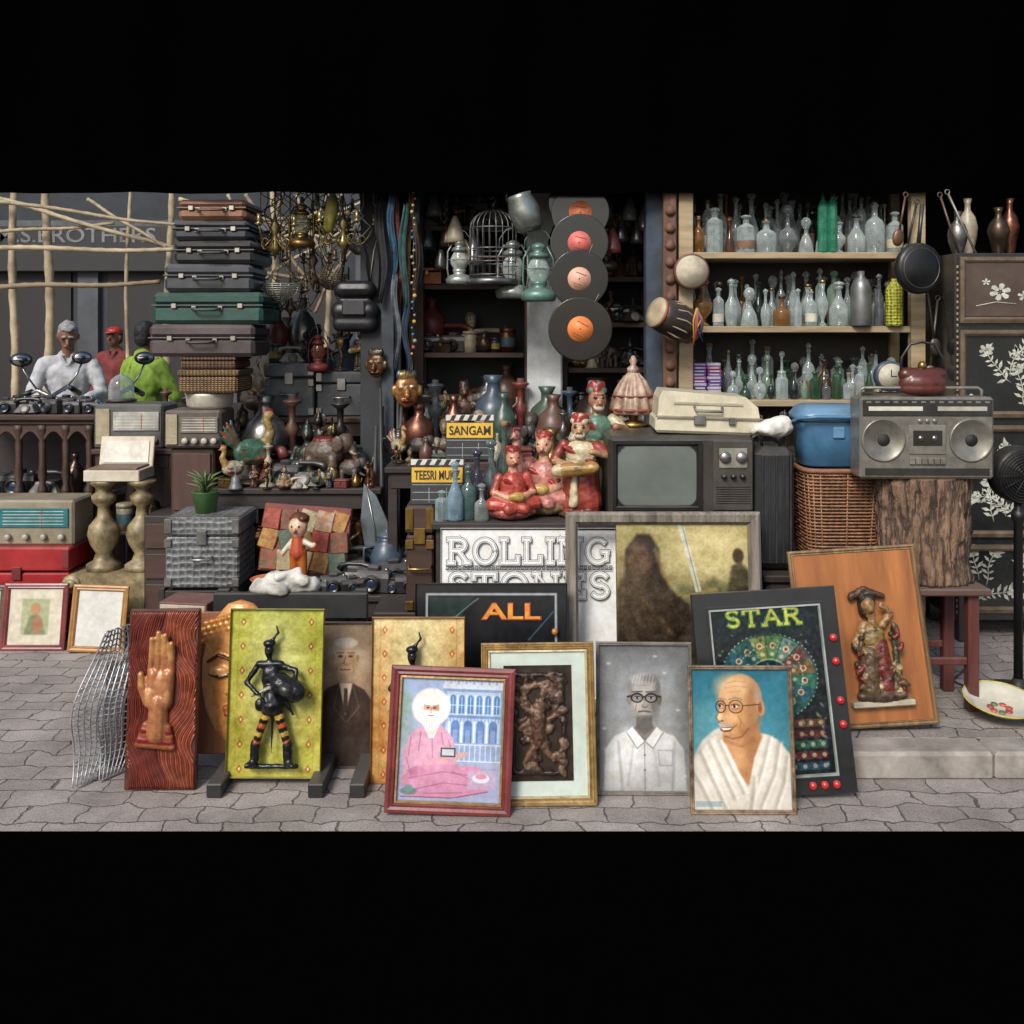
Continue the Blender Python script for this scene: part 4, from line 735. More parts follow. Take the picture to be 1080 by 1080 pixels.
def p_bw(w_,h,c):
    p=Paint(96,156,'#8f9294',2.2); p.grad('#767a7d','#989b9c'); p.ell(46,60,55,60,'#93979a',.5,40)
    p.poly([(4,156),(6,112),(16,98),(36,90),(60,90),(80,98),(90,112),(92,156)],'#c8caca',1,2.); p.ell(30,120,14,26,'#dcdede',.8,12); p.ell(66,130,12,22,'#b0b2b4',.6,10); p.poly([(36,90),(48,104),(60,90),(54,82),(42,82)],'#77746f'); p.line([(20,104),(24,156)],2.4,'#989b9e',.8,3); p.line([(80,105),(77,156)],2.4,'#929598',.8,3); p.line([(36,108),(30,150)],2,'#a8aaac',.8,3); p.line([(58,112),(64,150)],2,'#a6a8aa',.8,3); p.blur(1)
    p.poly([(35,88),(48,104),(40,111),(29,94)],'#e3e4e3',1,.9); p.poly([(61,88),(49,104),(57,111),(68,94)],'#d5d6d6',1,.9); p.line([(29,94),(40,111),(48,104)],.9,'#6d6e6f'); p.line([(68,94),(57,111),(49,104)],.9,'#6d6e6f'); p.line([(48,106),(48,156)],1,'#8a8c8e'); p.line([(62,113),(78,113),(77,129),(64,129),(62,113)],.9,'#8c8e90'); p.ell(48,118,1.1,1.1,'#5f6163'); p.ell(48,134,1.1,1.1,'#5f6163')
    p.poly([(40,72),(56,72),(57,90),(48,97),(39,90)],'#605d5a',1,2); p.ell(48,57,15.5,21.5,'#8b8681',1,1.4); p.ell(47,69,11,9,'#8b8681',1,2); p.ell(42,60,7,15,'#b2ada7',.75,7); p.ell(60,60,5,17,'#625e5b',.75,5); p.ell(48,47,11,7,'#aca7a1',.8,5); p.ell(48,78,9,2.6,'#5f5b58',.6,3); p.ell(41,66,4,5,'#bab5af',.5,3); p.blur(1)
    p.ell(32,59,2.8,5.5,'#7e7974'); p.ell(64,59,2.8,5.5,'#5f5b57'); p.ell(48,37.5,15.5,8,'#9a9998',1,2); p.ell(56,36,9,5,'#6d6c6b',.8,3); p.ell(33,46,2.4,8,'#858482',1,1.4); p.ell(63,46,2.6,8,'#6b6968',1,1.4)
    for k in range(7): p.line([(35+k*3.6,42-k*.2),(38+k*3.4,33-math.sin(k*.5)*2)],.7,'#c8c7c5',.6)
    for cx in (40.5,55.5): p.ell(cx,57,7,5.4,'#17181a',1,.8); p.ell(cx,57.3,5.2,3.8,'#8a8581',1,.8); p.ell(cx,56.6,4.4,2.4,'#6a6561',.7,1.4); p.ell(cx,57,2.4,1.2,'#c9c5c0'); p.ell(cx,57,1.3,1.3,'#101010'); p.line([(cx-2.6,55.6),(cx+2.6,55.6)],.9,'#2c2a28'); p.line([(cx-5.4,50.8),(cx+5.4,50.2)],1.5,'#4c4a48')
    p.line([(46.5,56),(49.5,56)],1.6,'#17181a'); p.line([(34,55),(30,56)],1.6,'#17181a'); p.line([(62,55),(66,56)],1.6,'#17181a'); p.line([(49,58),(46,66),(49,67.6),(51.5,66)],1.1,'#56514d',.95,1.1); p.ell(46.5,62,1.2,3,'#c0bbb5',.6,1.4); p.line([(42,72),(48,71),(54,72.2)],1.4,'#3c3835',1,1); p.ell(48,74.4,4.4,1.3,'#9c9691',.8,1); p.line([(40,64),(38,71)],.9,'#6a6561',.8,1.2); p.line([(56.5,64),(58.5,71)],.9,'#544f4c',.8,1.2); p.line([(41,44),(55,43.5)],.7,'#7c7772',.7,1); p.line([(42,40.8+6),(54,46.5)],.6,'#7c7772',.5,1)
    p.vign(.25).noise(6,6,2).noise(5,1.5,5)
    for x_,y_ in ((10,20),(70,30),(20,140),(84,70),(60,12),(5,90),(90,140)): p.ell(x_,y_,2.2,1.4,'#bcbbb7',.7,1.5)
    return p.mesh(w_,h,c)
framed('framed_picture','black and white portrait of an older man wearing glasses',629,731,677,3.37,0,8,.4,.012,mat('#7a746b',.6,0,.5,20,.3),p_bw)
def p_shawl(w_,h,c):
    p=Paint(106,152,'#4f9db0',2.2); p.grad('#2c7086','#5a97a0'); p.ell(20,70,40,40,'#79adb1',.35,30)
    S='#c29263'; H='#e6c196'; D='#976a46'; DD='#6e452c'
    p.poly([(0,152),(0,96),(10,78),(24,66),(40,60),(60,66),(84,72),(100,84),(106,100),(106,152)],'#c8c2b6',1,1.8)
    p.poly([(34,58),(70,56),(78,80),(72,108),(60,126),(48,112),(32,84)],'#b58458',1,2.5); p.ell(46,92,12,18,'#cc9c70',.7,10); p.ell(66,86,8,20,'#8f6240',.6,8); p.line([(36,78),(52,84),(66,78)],2,'#8f6240',.6,4); p.ell(56,116,6,10,'#9a6c48',.5,5); p.line([(62,66),(54,84)],1.6,'#8f6240',.5,3)
    p.poly([(60,128),(67,96),(78,70),(92,76),(106,92),(106,152),(56,152)],'#d6d1c6',1,1.8); p.poly([(0,100),(24,72),(36,82),(50,112),(62,134),(52,152),(0,152)],'#dbd6cb',1,1.8)
    for i,a in enumerate((((8,90),(20,118),(34,150)),((18,80),(30,108),(44,140)),((28,78),(40,104),(54,134)),((94,80),(88,114),(72,150)),((84,74),(76,104),(64,140)),((102,96),(98,124),(88,150)),((0,112),(10,130),(20,152)),((66,118),(62,150)))): p.line(list(a),3.6,'#968e82',.6,4); p.line([(x+3.4,y) for x,y in a],2.2,'#f2eee6',.75,2.6)
    p.blur(2)
    p.ell(53,35,24,30,S,1,1.2,6); p.poly([(31,38),(40,44),(56,60),(50,71),(40,70),(32,62),(28,50)],S,1,2.2); p.ell(44,19,17,13,H,.85,11); p.ell(41,30,12,10,'#d3a578',.7,8); p.ell(68,42,8.5,24,D,.75,7); p.ell(61,63,12,6,D,.6,5,-25); p.ell(44,54,8,6.5,'#dcb083',.85,5); p.ell(34.5,59,4.5,4,'#cfa074',.7,3); p.ell(43,67,5,3,'#d3a578',.7,3); p.blur(3)
    p.ell(75,41.5,4.6,9.5,'#b5845a',1,1.2,-8); p.ell(74.6,42,2.2,5.8,DD,.75,1.3); p.ell(72,27,4,9,'#a39a8e',.6,4); p.ell(69.5,53,2.6,6,'#a39a8e',.35,3)
    p.poly([(33,37),(29,47),(26,53.5),(29,57.5),(37,56),(36,46)],'#cf9e70',1,1.6); p.line([(29,47),(26,53.5),(29,57.3),(33.5,56.3)],1,DD,.9,1.1); p.ell(30,52,2,3.2,'#efd0a6',.8,2); p.line([(35.6,41),(35,50)],1.4,D,.5,2); p.ell(33,56.6,1.2,.8,DD,.8)
    for cx,cy,rx in ((31.5,40,3.8),(47.5,40.5,5.8)): p.ell(cx,cy-1,rx,3.6,'#a2734c',.6,2.6); p.ell(cx-.6,cy+.4,rx*.6,1.5,'#ebe0cf',.95,.8); p.ell(cx-1,cy+.3,1.5,1.5,'#17100e',1,.6); p.line([(cx-rx*.75,cy-1.2),(cx,cy-2.2),(cx+rx*.75,cy-.8)],1,'#3f261b',.95,.9); p.line([(cx-rx*.6,cy+3.2),(cx+rx*.7,cy+2.8)],.8,D,.9,1.1); p.line([(cx+rx*.9,cy),(cx+rx*1.2,cy+1.5)],.7,D,.7,1)
    p.line([(27,34.2),(31,32),(35.5,33.4)],1.6,'#8d7f70',.95,1.2); p.line([(41.5,33.2),(47.5,31),(54.5,33.4)],1.8,'#8d7f70',.95,1.3)
    for cx,rx,ry in ((31.5,5.4,6.4),(48,7.6,7)):
        for k in range(44): a=2*math.pi*k/44; p.ell(cx+rx*math.cos(a),41+ry*math.sin(a),.6,.6,'#33261f',.85,.7)
    p.line([(36.8,39.6),(40.4,39.6)],1,'#33261f'); p.line([(55.4,40),(73.5,38.5)],1,'#33261f',.95)
    p.poly([(28,60.5),(31.5,58.8),(37,59.2),(42,60.8),(45,63.6),(41,63.2),(36,62.2),(31,62.6)],'#a39d93',1,1.1)
    for x_ in (30,32.5,35,37.5,40,42.5): p.line([(x_,59.8),(x_+.3,62.4)],.5,'#cfcac0',.8)
    p.poly([(29.5,64),(36,63.6),(46,63.2),(42,68),(36,69.2),(31,67.6)],'#84463a',.95,1); p.poly([(31,64.6),(37,64.4),(44,64.2),(40,66.3),(34,66.6)],'#f0eadc',.95,.8); p.line([(46,62.6),(48.5,61)],1,DD,.8,1); p.ell(37,70.4,3.4,1.3,'#dcb083',.7,1.5)
    p.line([(50,51),(53.5,57),(52,63.5)],1.1,D,.9,1.6); p.line([(55,58),(57,64)],.9,D,.6,1.6); p.line([(61,65),(54,73.5),(44,76),(36,73.5)],1.3,DD,.75,1.8); p.line([(38,15.5),(48,13),(60,14.5)],.8,'#b08358',.6,1.3); p.line([(37,20.5),(49,18.5),(62,20)],.8,'#b08358',.6,1.3); p.line([(39,25.5),(54,24)],.8,'#b08358',.5,1.3); p.line([(56,35),(60,33)],.7,D,.5,1.2); p.line([(56,44),(61,46)],.7,D,.5,1.2)
    p.rect(2,143,30,149,'#6f8f98',.5)
    p.noise(5,5,7).noise(4,1.4,8).noise(6,25,3).vign(.12); return p.mesh(w_,h,c)
framed('framed_picture','painted portrait of smiling bald man with spectacles and shawl',727,838,702,3.235,0,8,.2,.014,mat('#9c8568',.5,.2,.55,24,.5,col2='#4f3a2a'),p_shawl)
def p_star(w_,h,c):
    p=Paint(122,178,'#10161a',1.8); p.noise(8,8)
    cx,cy=60,74; cols=['#2f6f54','#958430','#7d2c28','#2a556c','#5f7f3a','#95582c','#1f4a46','#7f8a7a']
    p.ell(cx,cy,52,46,'#1c423e'); 
    for i in range(16):
        a0=2*math.pi*i/16;a1=a0+.36; p.poly([(cx+20*math.cos(a0),cy+18*math.sin(a0)),(cx+50*math.cos(a0),cy+44*math.sin(a0)),(cx+50*math.cos(a1),cy+44*math.sin(a1)),(cx+20*math.cos(a1),cy+18*math.sin(a1))],cols[(i*3)%8],.6,1.2)
        p.ell(cx+38*math.cos(a0+.18),cy+33*math.sin(a0+.18),3.6,3.4,'#b8b290',.8); p.ell(cx+38*math.cos(a0+.18),cy+33*math.sin(a0+.18),2,2,'#7d2c26'); p.ell(cx+27*math.cos(a0+.18),cy+24*math.sin(a0+.18),2.4,2,'#c8c2a0',.6)
    p.ell(cx,cy,19,17,'#0f2a30'); p.ell(cx,cy,14,12,'#3a7a7a',.8); p.ell(cx,cy,8,7,'#b0a250',.9); p.ell(cx,cy,5,9,'#7d2c26',.8)
    for r_ in (52,36,21): 
        for k in range(60): a=2*math.pi*k/60; p.ell(cx+r_*math.cos(a),cy+r_*.88*math.sin(a),.8,.8,'#b9bfa0',.7)
    rr=random.Random(8)
    for j in range(5):
        y=120+j*11
        for xa_ in (8,72): p.rect(xa_,y,xa_+42,y+8,cols[rr.randrange(8)],.5)
        for i in range(4): p.ell(13+i*11,y+4,2.4,2.4,'#b4ac90',.6); p.ell(77+i*11,y+4,2.4,2.4,'#b4ac90',.6)
    p.rect(54,118,68,172,'#273036'); p.line([(61,120),(61,170)],2,'#94302a'); p.rect(6,4,116,30,'#0d1a1e',.9,4)
    for i in range(160): p.ell(rr.uniform(6,116),rr.uniform(28,174),rr.uniform(.6,3),rr.uniform(.6,1.8),rr.choice(['#0d1618','#8fa08a','#a8983a','#1f3f44','#0d1618']),.5,.9,rr.uniform(0,90))
    p.noise(18,3,2); return p.mesh(w_,h,c)
def star_x(W_,L_):
    t=G(); yel=mat('#bcb840',.4,0,.5,60,.0,dust=.0); gr=mat('#2f6a48',.4,0,.3,60,0,dust=0); lg_=mat('#7fae5a',.4,0,.3,60,0,dust=0)
    serif_word(t,'STAR',W_*.54,L_*.078,(-.007,.006,L_*.865),((.019,gr,0),(.0145,mat('#10161a',.5),-.0012),(.0115,lg_,-.0024),(.008,yel,-.0036)))
    ps=[('lettering',t)]; rb=mat('#b81f22',.2,0,.15,10,0)
    for fx,fz in ((.45,.745),(.45,.63),(.45,.44),(.45,.325),(.28,.045),(.36,.045),(.2,.045)):
        k=G(); k.lathe([(.014,0),(.014,.008),(.01,.014),(0,.017)],rb,(W_*fx,-.0,L_*fz),(rad(90),0,0),n=14); ps.append(('red_button',k))
    return ps
framed('game_panel','black arcade game panel with star lettering and red buttons',738,892,617,3.33,0,10,-3.6,.06,mat('#15181d',.35,0,.35,12,.1,coat=.2),p_star,extra=star_x,cat='game panel',prof=[(0,.9),(0,.1),(.04,0),(.82,0),(.84,-.08),(.96,-.08),(1,.3),(1,.6)],liner=mat('#9aa39e',.5))
obw=mat('#b06f35',.45,0,.3,6,.12,kind='wood',col2='#8a5024'); fbw=mat('#8f7048',.6,0,.45,14,.3,kind='wood',col2='#4f3a22')
def statue_x(W_,L_):
    rr=random.Random(9); b='#4c3a2c'; k1='#9a7a52'; pr=[('e',(0,0,.02),(.1,.035,.03),b),('e',(.04,0,.05),(.06,.03,.03),'#6a5a40'),('c',(-.045,0,.05),(-.03,-.01,.17),.04,.036,'#5a4630'),('c',(.02,0,.05),(.01,-.01,.2),.036,.032,'#6a2f28'),('e',(-.01,-.01,.23),(.042,.028,.06),'#7a6238'),('c',(-.035,0,.275),(-.08,-.01,.22),.016,.013,k1),('c',(-.08,-.01,.22),(-.05,-.035,.18),.013,.01,k1),('c',(.035,0,.275),(.07,-.01,.32),.016,.012,k1),('c',(.07,-.01,.32),(.03,-.03,.35),.012,.01,k1),('c',(0,0,.29),(-.01,-.01,.33),.015,.015,k1),('e',(-.015,-.02,.35),(.024,.026,.03),k1),('e',(-.012,0,.372),(.034,.03,.024),'#2a201c'),('e',(-.03,.005,.34),(.02,.02,.04),'#2a201c'),('c',(-.07,0,.385),(-.02,0,.41),.016,.014,'#4a3424'),('c',(-.02,0,.41),(.05,0,.38),.014,.012,'#4a3424'),('c',(.07,0,.02),(.075,0,.26),.015,.01,'#3f4a34')]
    for i in range(70): pr.append(('e',(rr.uniform(-.09,.085),rr.uniform(-.03,-.01),rr.uniform(.02,.27)),(rr.uniform(.005,.013),.012,rr.uniform(.008,.026)),rr.choice(['#5a4630','#7a5f34','#6d2c24','#33463a','#a8946c','#2e2620','#4a3424']),(0,rr.uniform(0,3),0)))
    m=organic(pr,.004,1.02,(W_*.08,-.02,L_*.15),mt=vmat(.4,.1,.3,60,.5),sm=1,jit=(.003,50))
    s_=G(); s_.box((W_*.08,-.014,L_*.135),(.24,.05,.022),mat('#a9a08c',.6)); return [('statuette',m),('ledge',s_)]
framed('wooden_board','orange wooden board in a brown frame with carved statuette',841,977,573,3.67,.1,12,-3.6,.022,fbw,None,extra=lambda W_,L_: [('board',G().box((0,.005,L_/2),(W_-.04,.008,L_-.04),obw))]+statue_x(W_,L_),cat='board',depth=.03)
def p_ball(w_,h,c):
    p=Paint(160,150,'#14161a'); p.rect(10,10,150,140,'#8f9498'); p.rect(12.5,12.5,147.5,137.5,'#101216'); p.poly([(14,14),(60,14),(34,60),(14,60)],'#2b3f3a',.6,4); p.line([(14,60),(60,20),(66,16)],1.5,'#5f8a7a',.7); p.line([(120,60),(146,30)],1.5,'#4a6f8a',.6); p.noise(6,5); return p.mesh(w_,h,c)
def ball_x(W_,L_):
    t=G(); o=mat('#e09a34',.4,0,.3,30,.05,dust=.0,col2='#d0702a'); t.text('ALL',W_*.40,L_*.125,mat('#8a3a1c',.5),(W_*.13,.004,L_*.80),.035,ext=.001); t.text('ALL',W_*.38,L_*.11,o,(W_*.13,.001,L_*.801),.02,ext=.001)
    b=G(); b.sph((W_*.415,-.008,L_*.66),.013,mat('#d08a2c',.35)); return [('lettering',t),('yellow_ball',b)]
framed('game_panel','black game panel with orange lettering and thin white border',437,599,615,3.72,.1,8,0,.004,blk,p_ball,extra=ball_x,cat='game panel')
def sign_x(W_,L_):
    t=G(); gy=mat('#3a3d40',.6,0,.2,60,.0,dust=0); wh=mat('#dadcda',.6,0,.08,60,.0,dust=0); g2_=mat('#808386',.6,0,.3,60,.0,dust=0)
    for s_,z_ in (('ROLLING',.865),('STONES',.665)): serif_word(t,s_,W_*.93,L_*.135,(0,-.003,L_*z_),((.026,gy,0),(.0205,wh,-.0014),(.0135,g2_,-.0028),(.0095,wh,-.0042)))
    for i in range(40): x_=-W_*.46+W_*.92*i/39; t.ring((x_,-.003,L_*.768),.006,.0015,gy,(rad(90),0,0),n=8,k=4)
    t.box((0,-.002,L_*.779),(W_*.94,.002,.003),gy); t.box((0,-.002,L_*.757),(W_*.94,.002,.003),gy)
    return [('lettering',t)]
framed('sign_board','white sign board with ornate outlined serif lettering',464,652,557,3.98,.1,6,0,.003,mat('#dcdedc',.7,0,.15,6,.1),lambda w_,h,c: Paint(90,90,'#dadcdb').noise(6,10).mesh(w_,h,c),extra=sign_x,cat='sign')
def p_post(w_,h,c):
    p=Paint(142,206,'#5a5138',1.6); p.grad('#9a905e','#343222'); p.ell(100,34,46,36,'#cdc08a',.7,30); p.ell(90,120,60,40,'#5f6038',.7,30)
    p.poly([(50,96),(70,70),(86,80),(104,62),(126,78),(142,66),(142,206),(40,206)],'#5c5c3c',.8,6); p.poly([(60,120),(84,98),(110,108),(142,94),(142,206),(50,206)],'#3f4029',.85,6)
    p.poly([(0,206),(0,80),(8,60),(10,30),(22,12),(36,12),(46,30),(48,58),(58,76),(76,94),(90,140),(94,206)],'#2c231b',1,4); p.ell(24,44,13,22,'#5c4632',.8,7); p.ell(18,90,20,40,'#4c3e2c',.6,14); p.ell(44,100,12,36,'#3c3022',.6,10); p.line([(42,30),(50,60),(66,84)],3,'#9a8254',.6,5); p.line([(8,40),(6,80)],3,'#8a744a',.4,5); p.line([(10,90),(30,150)],2,'#120e0b',.6,4); p.line([(40,90),(52,160)],2,'#120e0b',.6,4); p.line([(22,80),(60,130)],4,'#5a4a30',.6,4)
    p.blur(2)
    p.poly([(66,0),(73,0),(92,84),(86,86)],'#b8b9a6',1,1.2); p.line([(71,0),(89,84)],.9,'#6f6f60'); p.line([(72,86),(106,77)],3.5,'#7f6c40'); p.line([(90,84),(96,110)],4.5,'#3c2c1c'); p.ell(92,94,8,6,'#7f6246',1,2); p.poly([(60,150),(90,98),(104,106),(96,160)],'#2b251c',.9,3)
    p.poly([(116,96),(124,50),(134,44),(142,56),(142,206),(112,206)],'#3a3424',.9,4); p.ell(131,38,6,9,'#3a2e20',1,2.5)
    for i in range(10): p.ell(50+i*9,150+(i*37%23),10,16,'#4c4a2c' if i%2 else '#2a281a',.6,5)
    p.noise(12,7,3).noise(11,2,4).noise(8,20,6); return p.mesh(w_,h,c)
yP=3.84; L_=leansize(540,yP,.1,6); ymm=yP+.05; W_=(804-597)*ymm/1000
f=G(); f.rectf(W_,L_,[(0,.03),(0,.0),(.012,-.012),(.04,-.008),(.047,.004),(.052,.01),(.052,.028),(0,.03)],greyw,(0,0,L_/2))
c_=p_post(.545,L_-.1,(W_/2-.05-.5450/2,.016,L_/2)); bk=G(); bk.box((W_/2-.05-.2725,.022,L_/2),(.55,.006,L_-.096),mat('#4a4034'))
thing('framed_poster','brown green poster of cloaked figure and sword, weathered frame','framed poster',(X(700.5,ymm),yP,.1),[('frame',f),('poster',c_),('backing',bk)],(rad(-6),0,0))
# ---- relief panels on the black rack
def strips(w_,h,c,a,b,dm,seed):
    p=Paint(100,184,a); p.grad(a,b); p.ell(50,80,30,90,'#c9cc9c',.5,25); p.rect(0,150,100,184,a,.5,12)
    for x_ in (8,92): p.line([(x_,0),(x_,184)],.8,'#8a7a3a',.6)
    for i in range(7):
        for x_ in (13,87): y=14+i*27; p.poly([(x_,y-5),(x_+3.4,y),(x_,y+5),(x_-3.4,y)],dm,.7); p.ell(x_,y,1,1.6,'#d8c78a')
    p.noise(16,9,seed).noise(12,2,seed+1).noise(14,30,seed+2); return p.mesh(w_,h,c,vmat(.4,0,.05,30,.25))
def drummer(W_,L_,x_=0):
    k='#1b1c20'; o='#b8562c'; y='#c9a648'; pr=[]
    pr+=[('e',(-.02,0,.425),(.018,.02,.026),k),('e',(-.02,-.02,.425),(.006,.012,.007),k),('e',(-.02,0,.452),(.024,.02,.014),k),('c',(-.012,0,.462),(.012,0,.49),.007,.005,k),('c',(.012,0,.49),(.004,0,.515),.005,.003,k),('c',(-.018,0,.39),(-.02,0,.41),.009,.009,k),('c',(-.055,0,.378),(.025,0,.378),.014,.014,k),('e',(-.012,0,.335),(.034,.022,.055),k),('c',(-.01,0,.29),(0,0,.24),.03,.045,k)]
    pr+=[('c',(-.062,0,.37),(-.098,-.004,.315),.012,.0095,k),('c',(-.098,-.004,.315),(-.05,-.03,.28),.0095,.008,k),('c',(.03,0,.37),(.082,-.01,.36),.012,.0095,k),('c',(.082,-.01,.36),(.085,-.035,.315),.0095,.008,k)]
    for j in range(4): pr.append(('c',(-.05+j*.003,-.03,.28),(-.036+j*.004,-.04,.272-.006*j),.004,.003,k))
    for j in range(4): pr.append(('c',(.085,-.035,.315),(.078-.006*j,-.04,.297),.004,.003,k))
    pr+=[('c',(.03,-.03,.32),(.085,-.03,.29),.036,.04,'#232427'),('c',(.055,-.065,.305),(.06,-.066,.303),.022,.022,'#3a3a3a'),('c',(-.075,-.02,.27),(.03,-.03,.32),.005,.006,'#8f8f8a')]
    for s_ in(-1,1):
        for j in range(9):
            t=j/9; t2=(j+1)/9; a=(s_*(.014+.042*t),-.008,.235-.135*t); b=(s_*(.014+.042*t2),-.008,.235-.135*t2); pr.append(('c',a,b,.018-.003*t,.018-.003*t2,[o,k,y,k][j%4]))
        pr+=[('c',(s_*.058,-.006,.10),(s_*.06,-.008,.045),.019,.017,k),('c',(s_*.06,-.008,.038),(s_*.08,-.03,.032),.016,.011,k)]
    pr+=[('c',(-.09,0,.02),(.09,0,.02),.009,.009,k),('c',(0,0,.24),(0,-.006,.07),.007,.003,k),('e',(-.05,0,.235),(.018,.012,.024),k),('c',(.04,0,.25),(.075,0,.2),.012,.004,k)]
    return organic(pr,.004,1,(x_,-.022,L_*.05),mt=vmat(.28,.25,.15,60,.3),sm=1,jit=(.002,45))
def fig_x(W_,L_): return [('figure_relief',drummer(W_,L_))]
framed('relief_panel','yellow green panel with black drummer figure relief',240,340,642,3.44,.028,6,.3,.004,mat('#a3a238',.5),lambda w_,h,c: strips(w_,h,c,'#a0a33a','#9c9038','#8a3a22',3),extra=fig_x,cat='relief panel')
framed('relief_panel','cream and orange panel with black figure relief',391,490,651,3.46,.0,6,0,.004,mat('#b87a3a',.5),lambda w_,h,c: strips(w_,h,c,'#c9b27a','#b07030','#a8402a',6),extra=fig_x,cat='relief panel')
y0=3.40; Lh=leansize(643,y0,0,6); Wh=75*3.44/1000
b=G(); b.box((0,.02,Lh/2),(Wh,.025,Lh),mat('#5a241a',.45,.2,.5,9,.3),b=.005)
sw=G(); cop=[mat(c_,.35,.3,.5,24,.25,dust=.1) for c_ in ('#8a3c2a','#6a281e','#a4583a','#7a3022')]
def flush(seg,i):
    if len(seg)>2: sw.tube(seg,[.003]+[.0046]*(len(seg)-2)+[.003],cop[i%4],5)
for i in range(36):
    s_=-1 if i%2 else 1; o=.003+.0072*(i//2); seg=[]
    for k in range(60):
        z=.008+(Lh-.016)*k/59; x=s_*o+s_*.042*math.exp(-((z-.36)/.15)**2)+.022*math.sin(z*19+1.2)+.006*math.sin(z*47+i*.12)
        if abs(x)<Wh/2-.005: seg.append((x,.0065+.0006*(i%3),z))
        else: flush(seg,i); seg=[]
    flush(seg,i)
sk='#a86f48'; s3='#c08a58'
def handp():
    p=[('e',(0,0,.065),(.038,.018,.052),sk),('c',(-.018,0,.03),(-.02,0,.1),.02,.018,sk),('c',(.018,0,.03),(.02,0,.1),.02,.018,sk),('c',(.003,.0,-.05),(0,0,.03),.028,.026,sk)]
    for x,l,dx in ((-.0285,.088,.001),(-.0095,.105,.0),(.0095,.099,-.0005),(.0275,.078,-.0005)):
        a=Vector((x,0,.108)); u=Vector((dx,-.003,l*.45)); v=Vector((dx*.6,-.006,l*.33)); w_=Vector((dx*.4,-.008,l*.22)); p+=[('c',tuple(a),tuple(a+u),.0098,.0092,sk),('c',tuple(a+u),tuple(a+u+v),.0092,.0086,s3),('c',tuple(a+u+v),tuple(a+u+v+w_),.0086,.0074,s3)]
    p+=[('c',(-.026,-.004,.03),(-.046,-.01,.07),.016,.012,sk),('c',(-.046,-.01,.07),(-.05,-.014,.102),.011,.0085,s3),('e',(-.022,-.012,.045),(.017,.011,.03),s3),('e',(.022,-.01,.045),(.013,.01,.032),s3)]
    for k in range(5): z=-.03-.013*k; p.append(('c',(-.03-.004*k,-.004,z),(.032+.004*k,-.004,z-.004),.009+.002*(k%2),.009,'#7a1f22' if k%2 else '#8a5230'))
    return p
hm=organic(handp(),.0032,1.34,(-.010,-.002,Lh*.43),rot=(0,rad(3),0),mt=vmat(.35,.2,.06,50,.35),sm=2)
thing('relief_panel','red copper carved panel with raised hand and swirling waves','relief panel',(X(171.5,3.44),y0,0),[('panel',b),('carved_waves',sw),('hand_relief',hm)],(rad(-6),rad(-.4),0))
y0=3.57; z0b=.056; Lb=leansize(646,y0,z0b,6); Wb=.3
b=G(); b.box((0,.02,Lb/2),(Wb,.02,Lb),mat('#8a5430',.5,0,.4,12,.3,kind='wood'),b=.004)
sk='#c98a4e'; s2='#d89c60'
pr=[('e',(0,.01,.3),(.148,.055,.27),sk),('c',(0,-.04,.36),(0,-.066,.25),.014,.024,s2),('e',(-.022,-.05,.24),(.014,.014,.012),sk),('e',(.022,-.05,.24),(.014,.014,.012),sk),('c',(-.036,-.044,.18),(.0,-.05,.184),.010,.012,'#9a4a30'),('c',(.036,-.044,.18),(.0,-.05,.184),.010,.012,'#9a4a30'),('c',(-.026,-.046,.162),(.026,-.046,.162),.013,.013,'#8a4028'),('e',(-.06,-.036,.315),(.042,.02,.02),s2),('e',(.06,-.036,.315),(.042,.02,.02),s2)]
for s_ in (-1,1):
    pr+=[('c',(s_*.102,-.03,.302),(s_*.06,-.052,.292),.005,.005,'#2c1a12'),('c',(s_*.06,-.052,.292),(s_*.02,-.05,.303),.005,.005,'#2c1a12'),('c',(s_*.112,-.03,.345),(s_*.065,-.048,.375),.005,.0065,'#4c2a16'),('c',(s_*.065,-.048,.375),(s_*.014,-.052,.355),.0065,.005,'#4c2a16')]
for j in range(4):
    for i in range(13): x=-.14+i*.0235+(.0117 if j%2 else 0); pr.append(('e',(x,-.03+abs(x)*.22,.452+j*.022-abs(x)*.28),(.012,.012,.012),'#b87a34'))
fm_=organic(pr,.0045,1.,(0.0,.012,0),mt=vmat(.32,.1,.06,40,.35),sm=1)
thing('relief_panel','carved panel of a serene smooth golden face with curled hair','relief panel',(X(206,y0)+Wb/2,y0,z0b),[('panel',b),('face_relief',fm_)],(rad(-6),0,0))
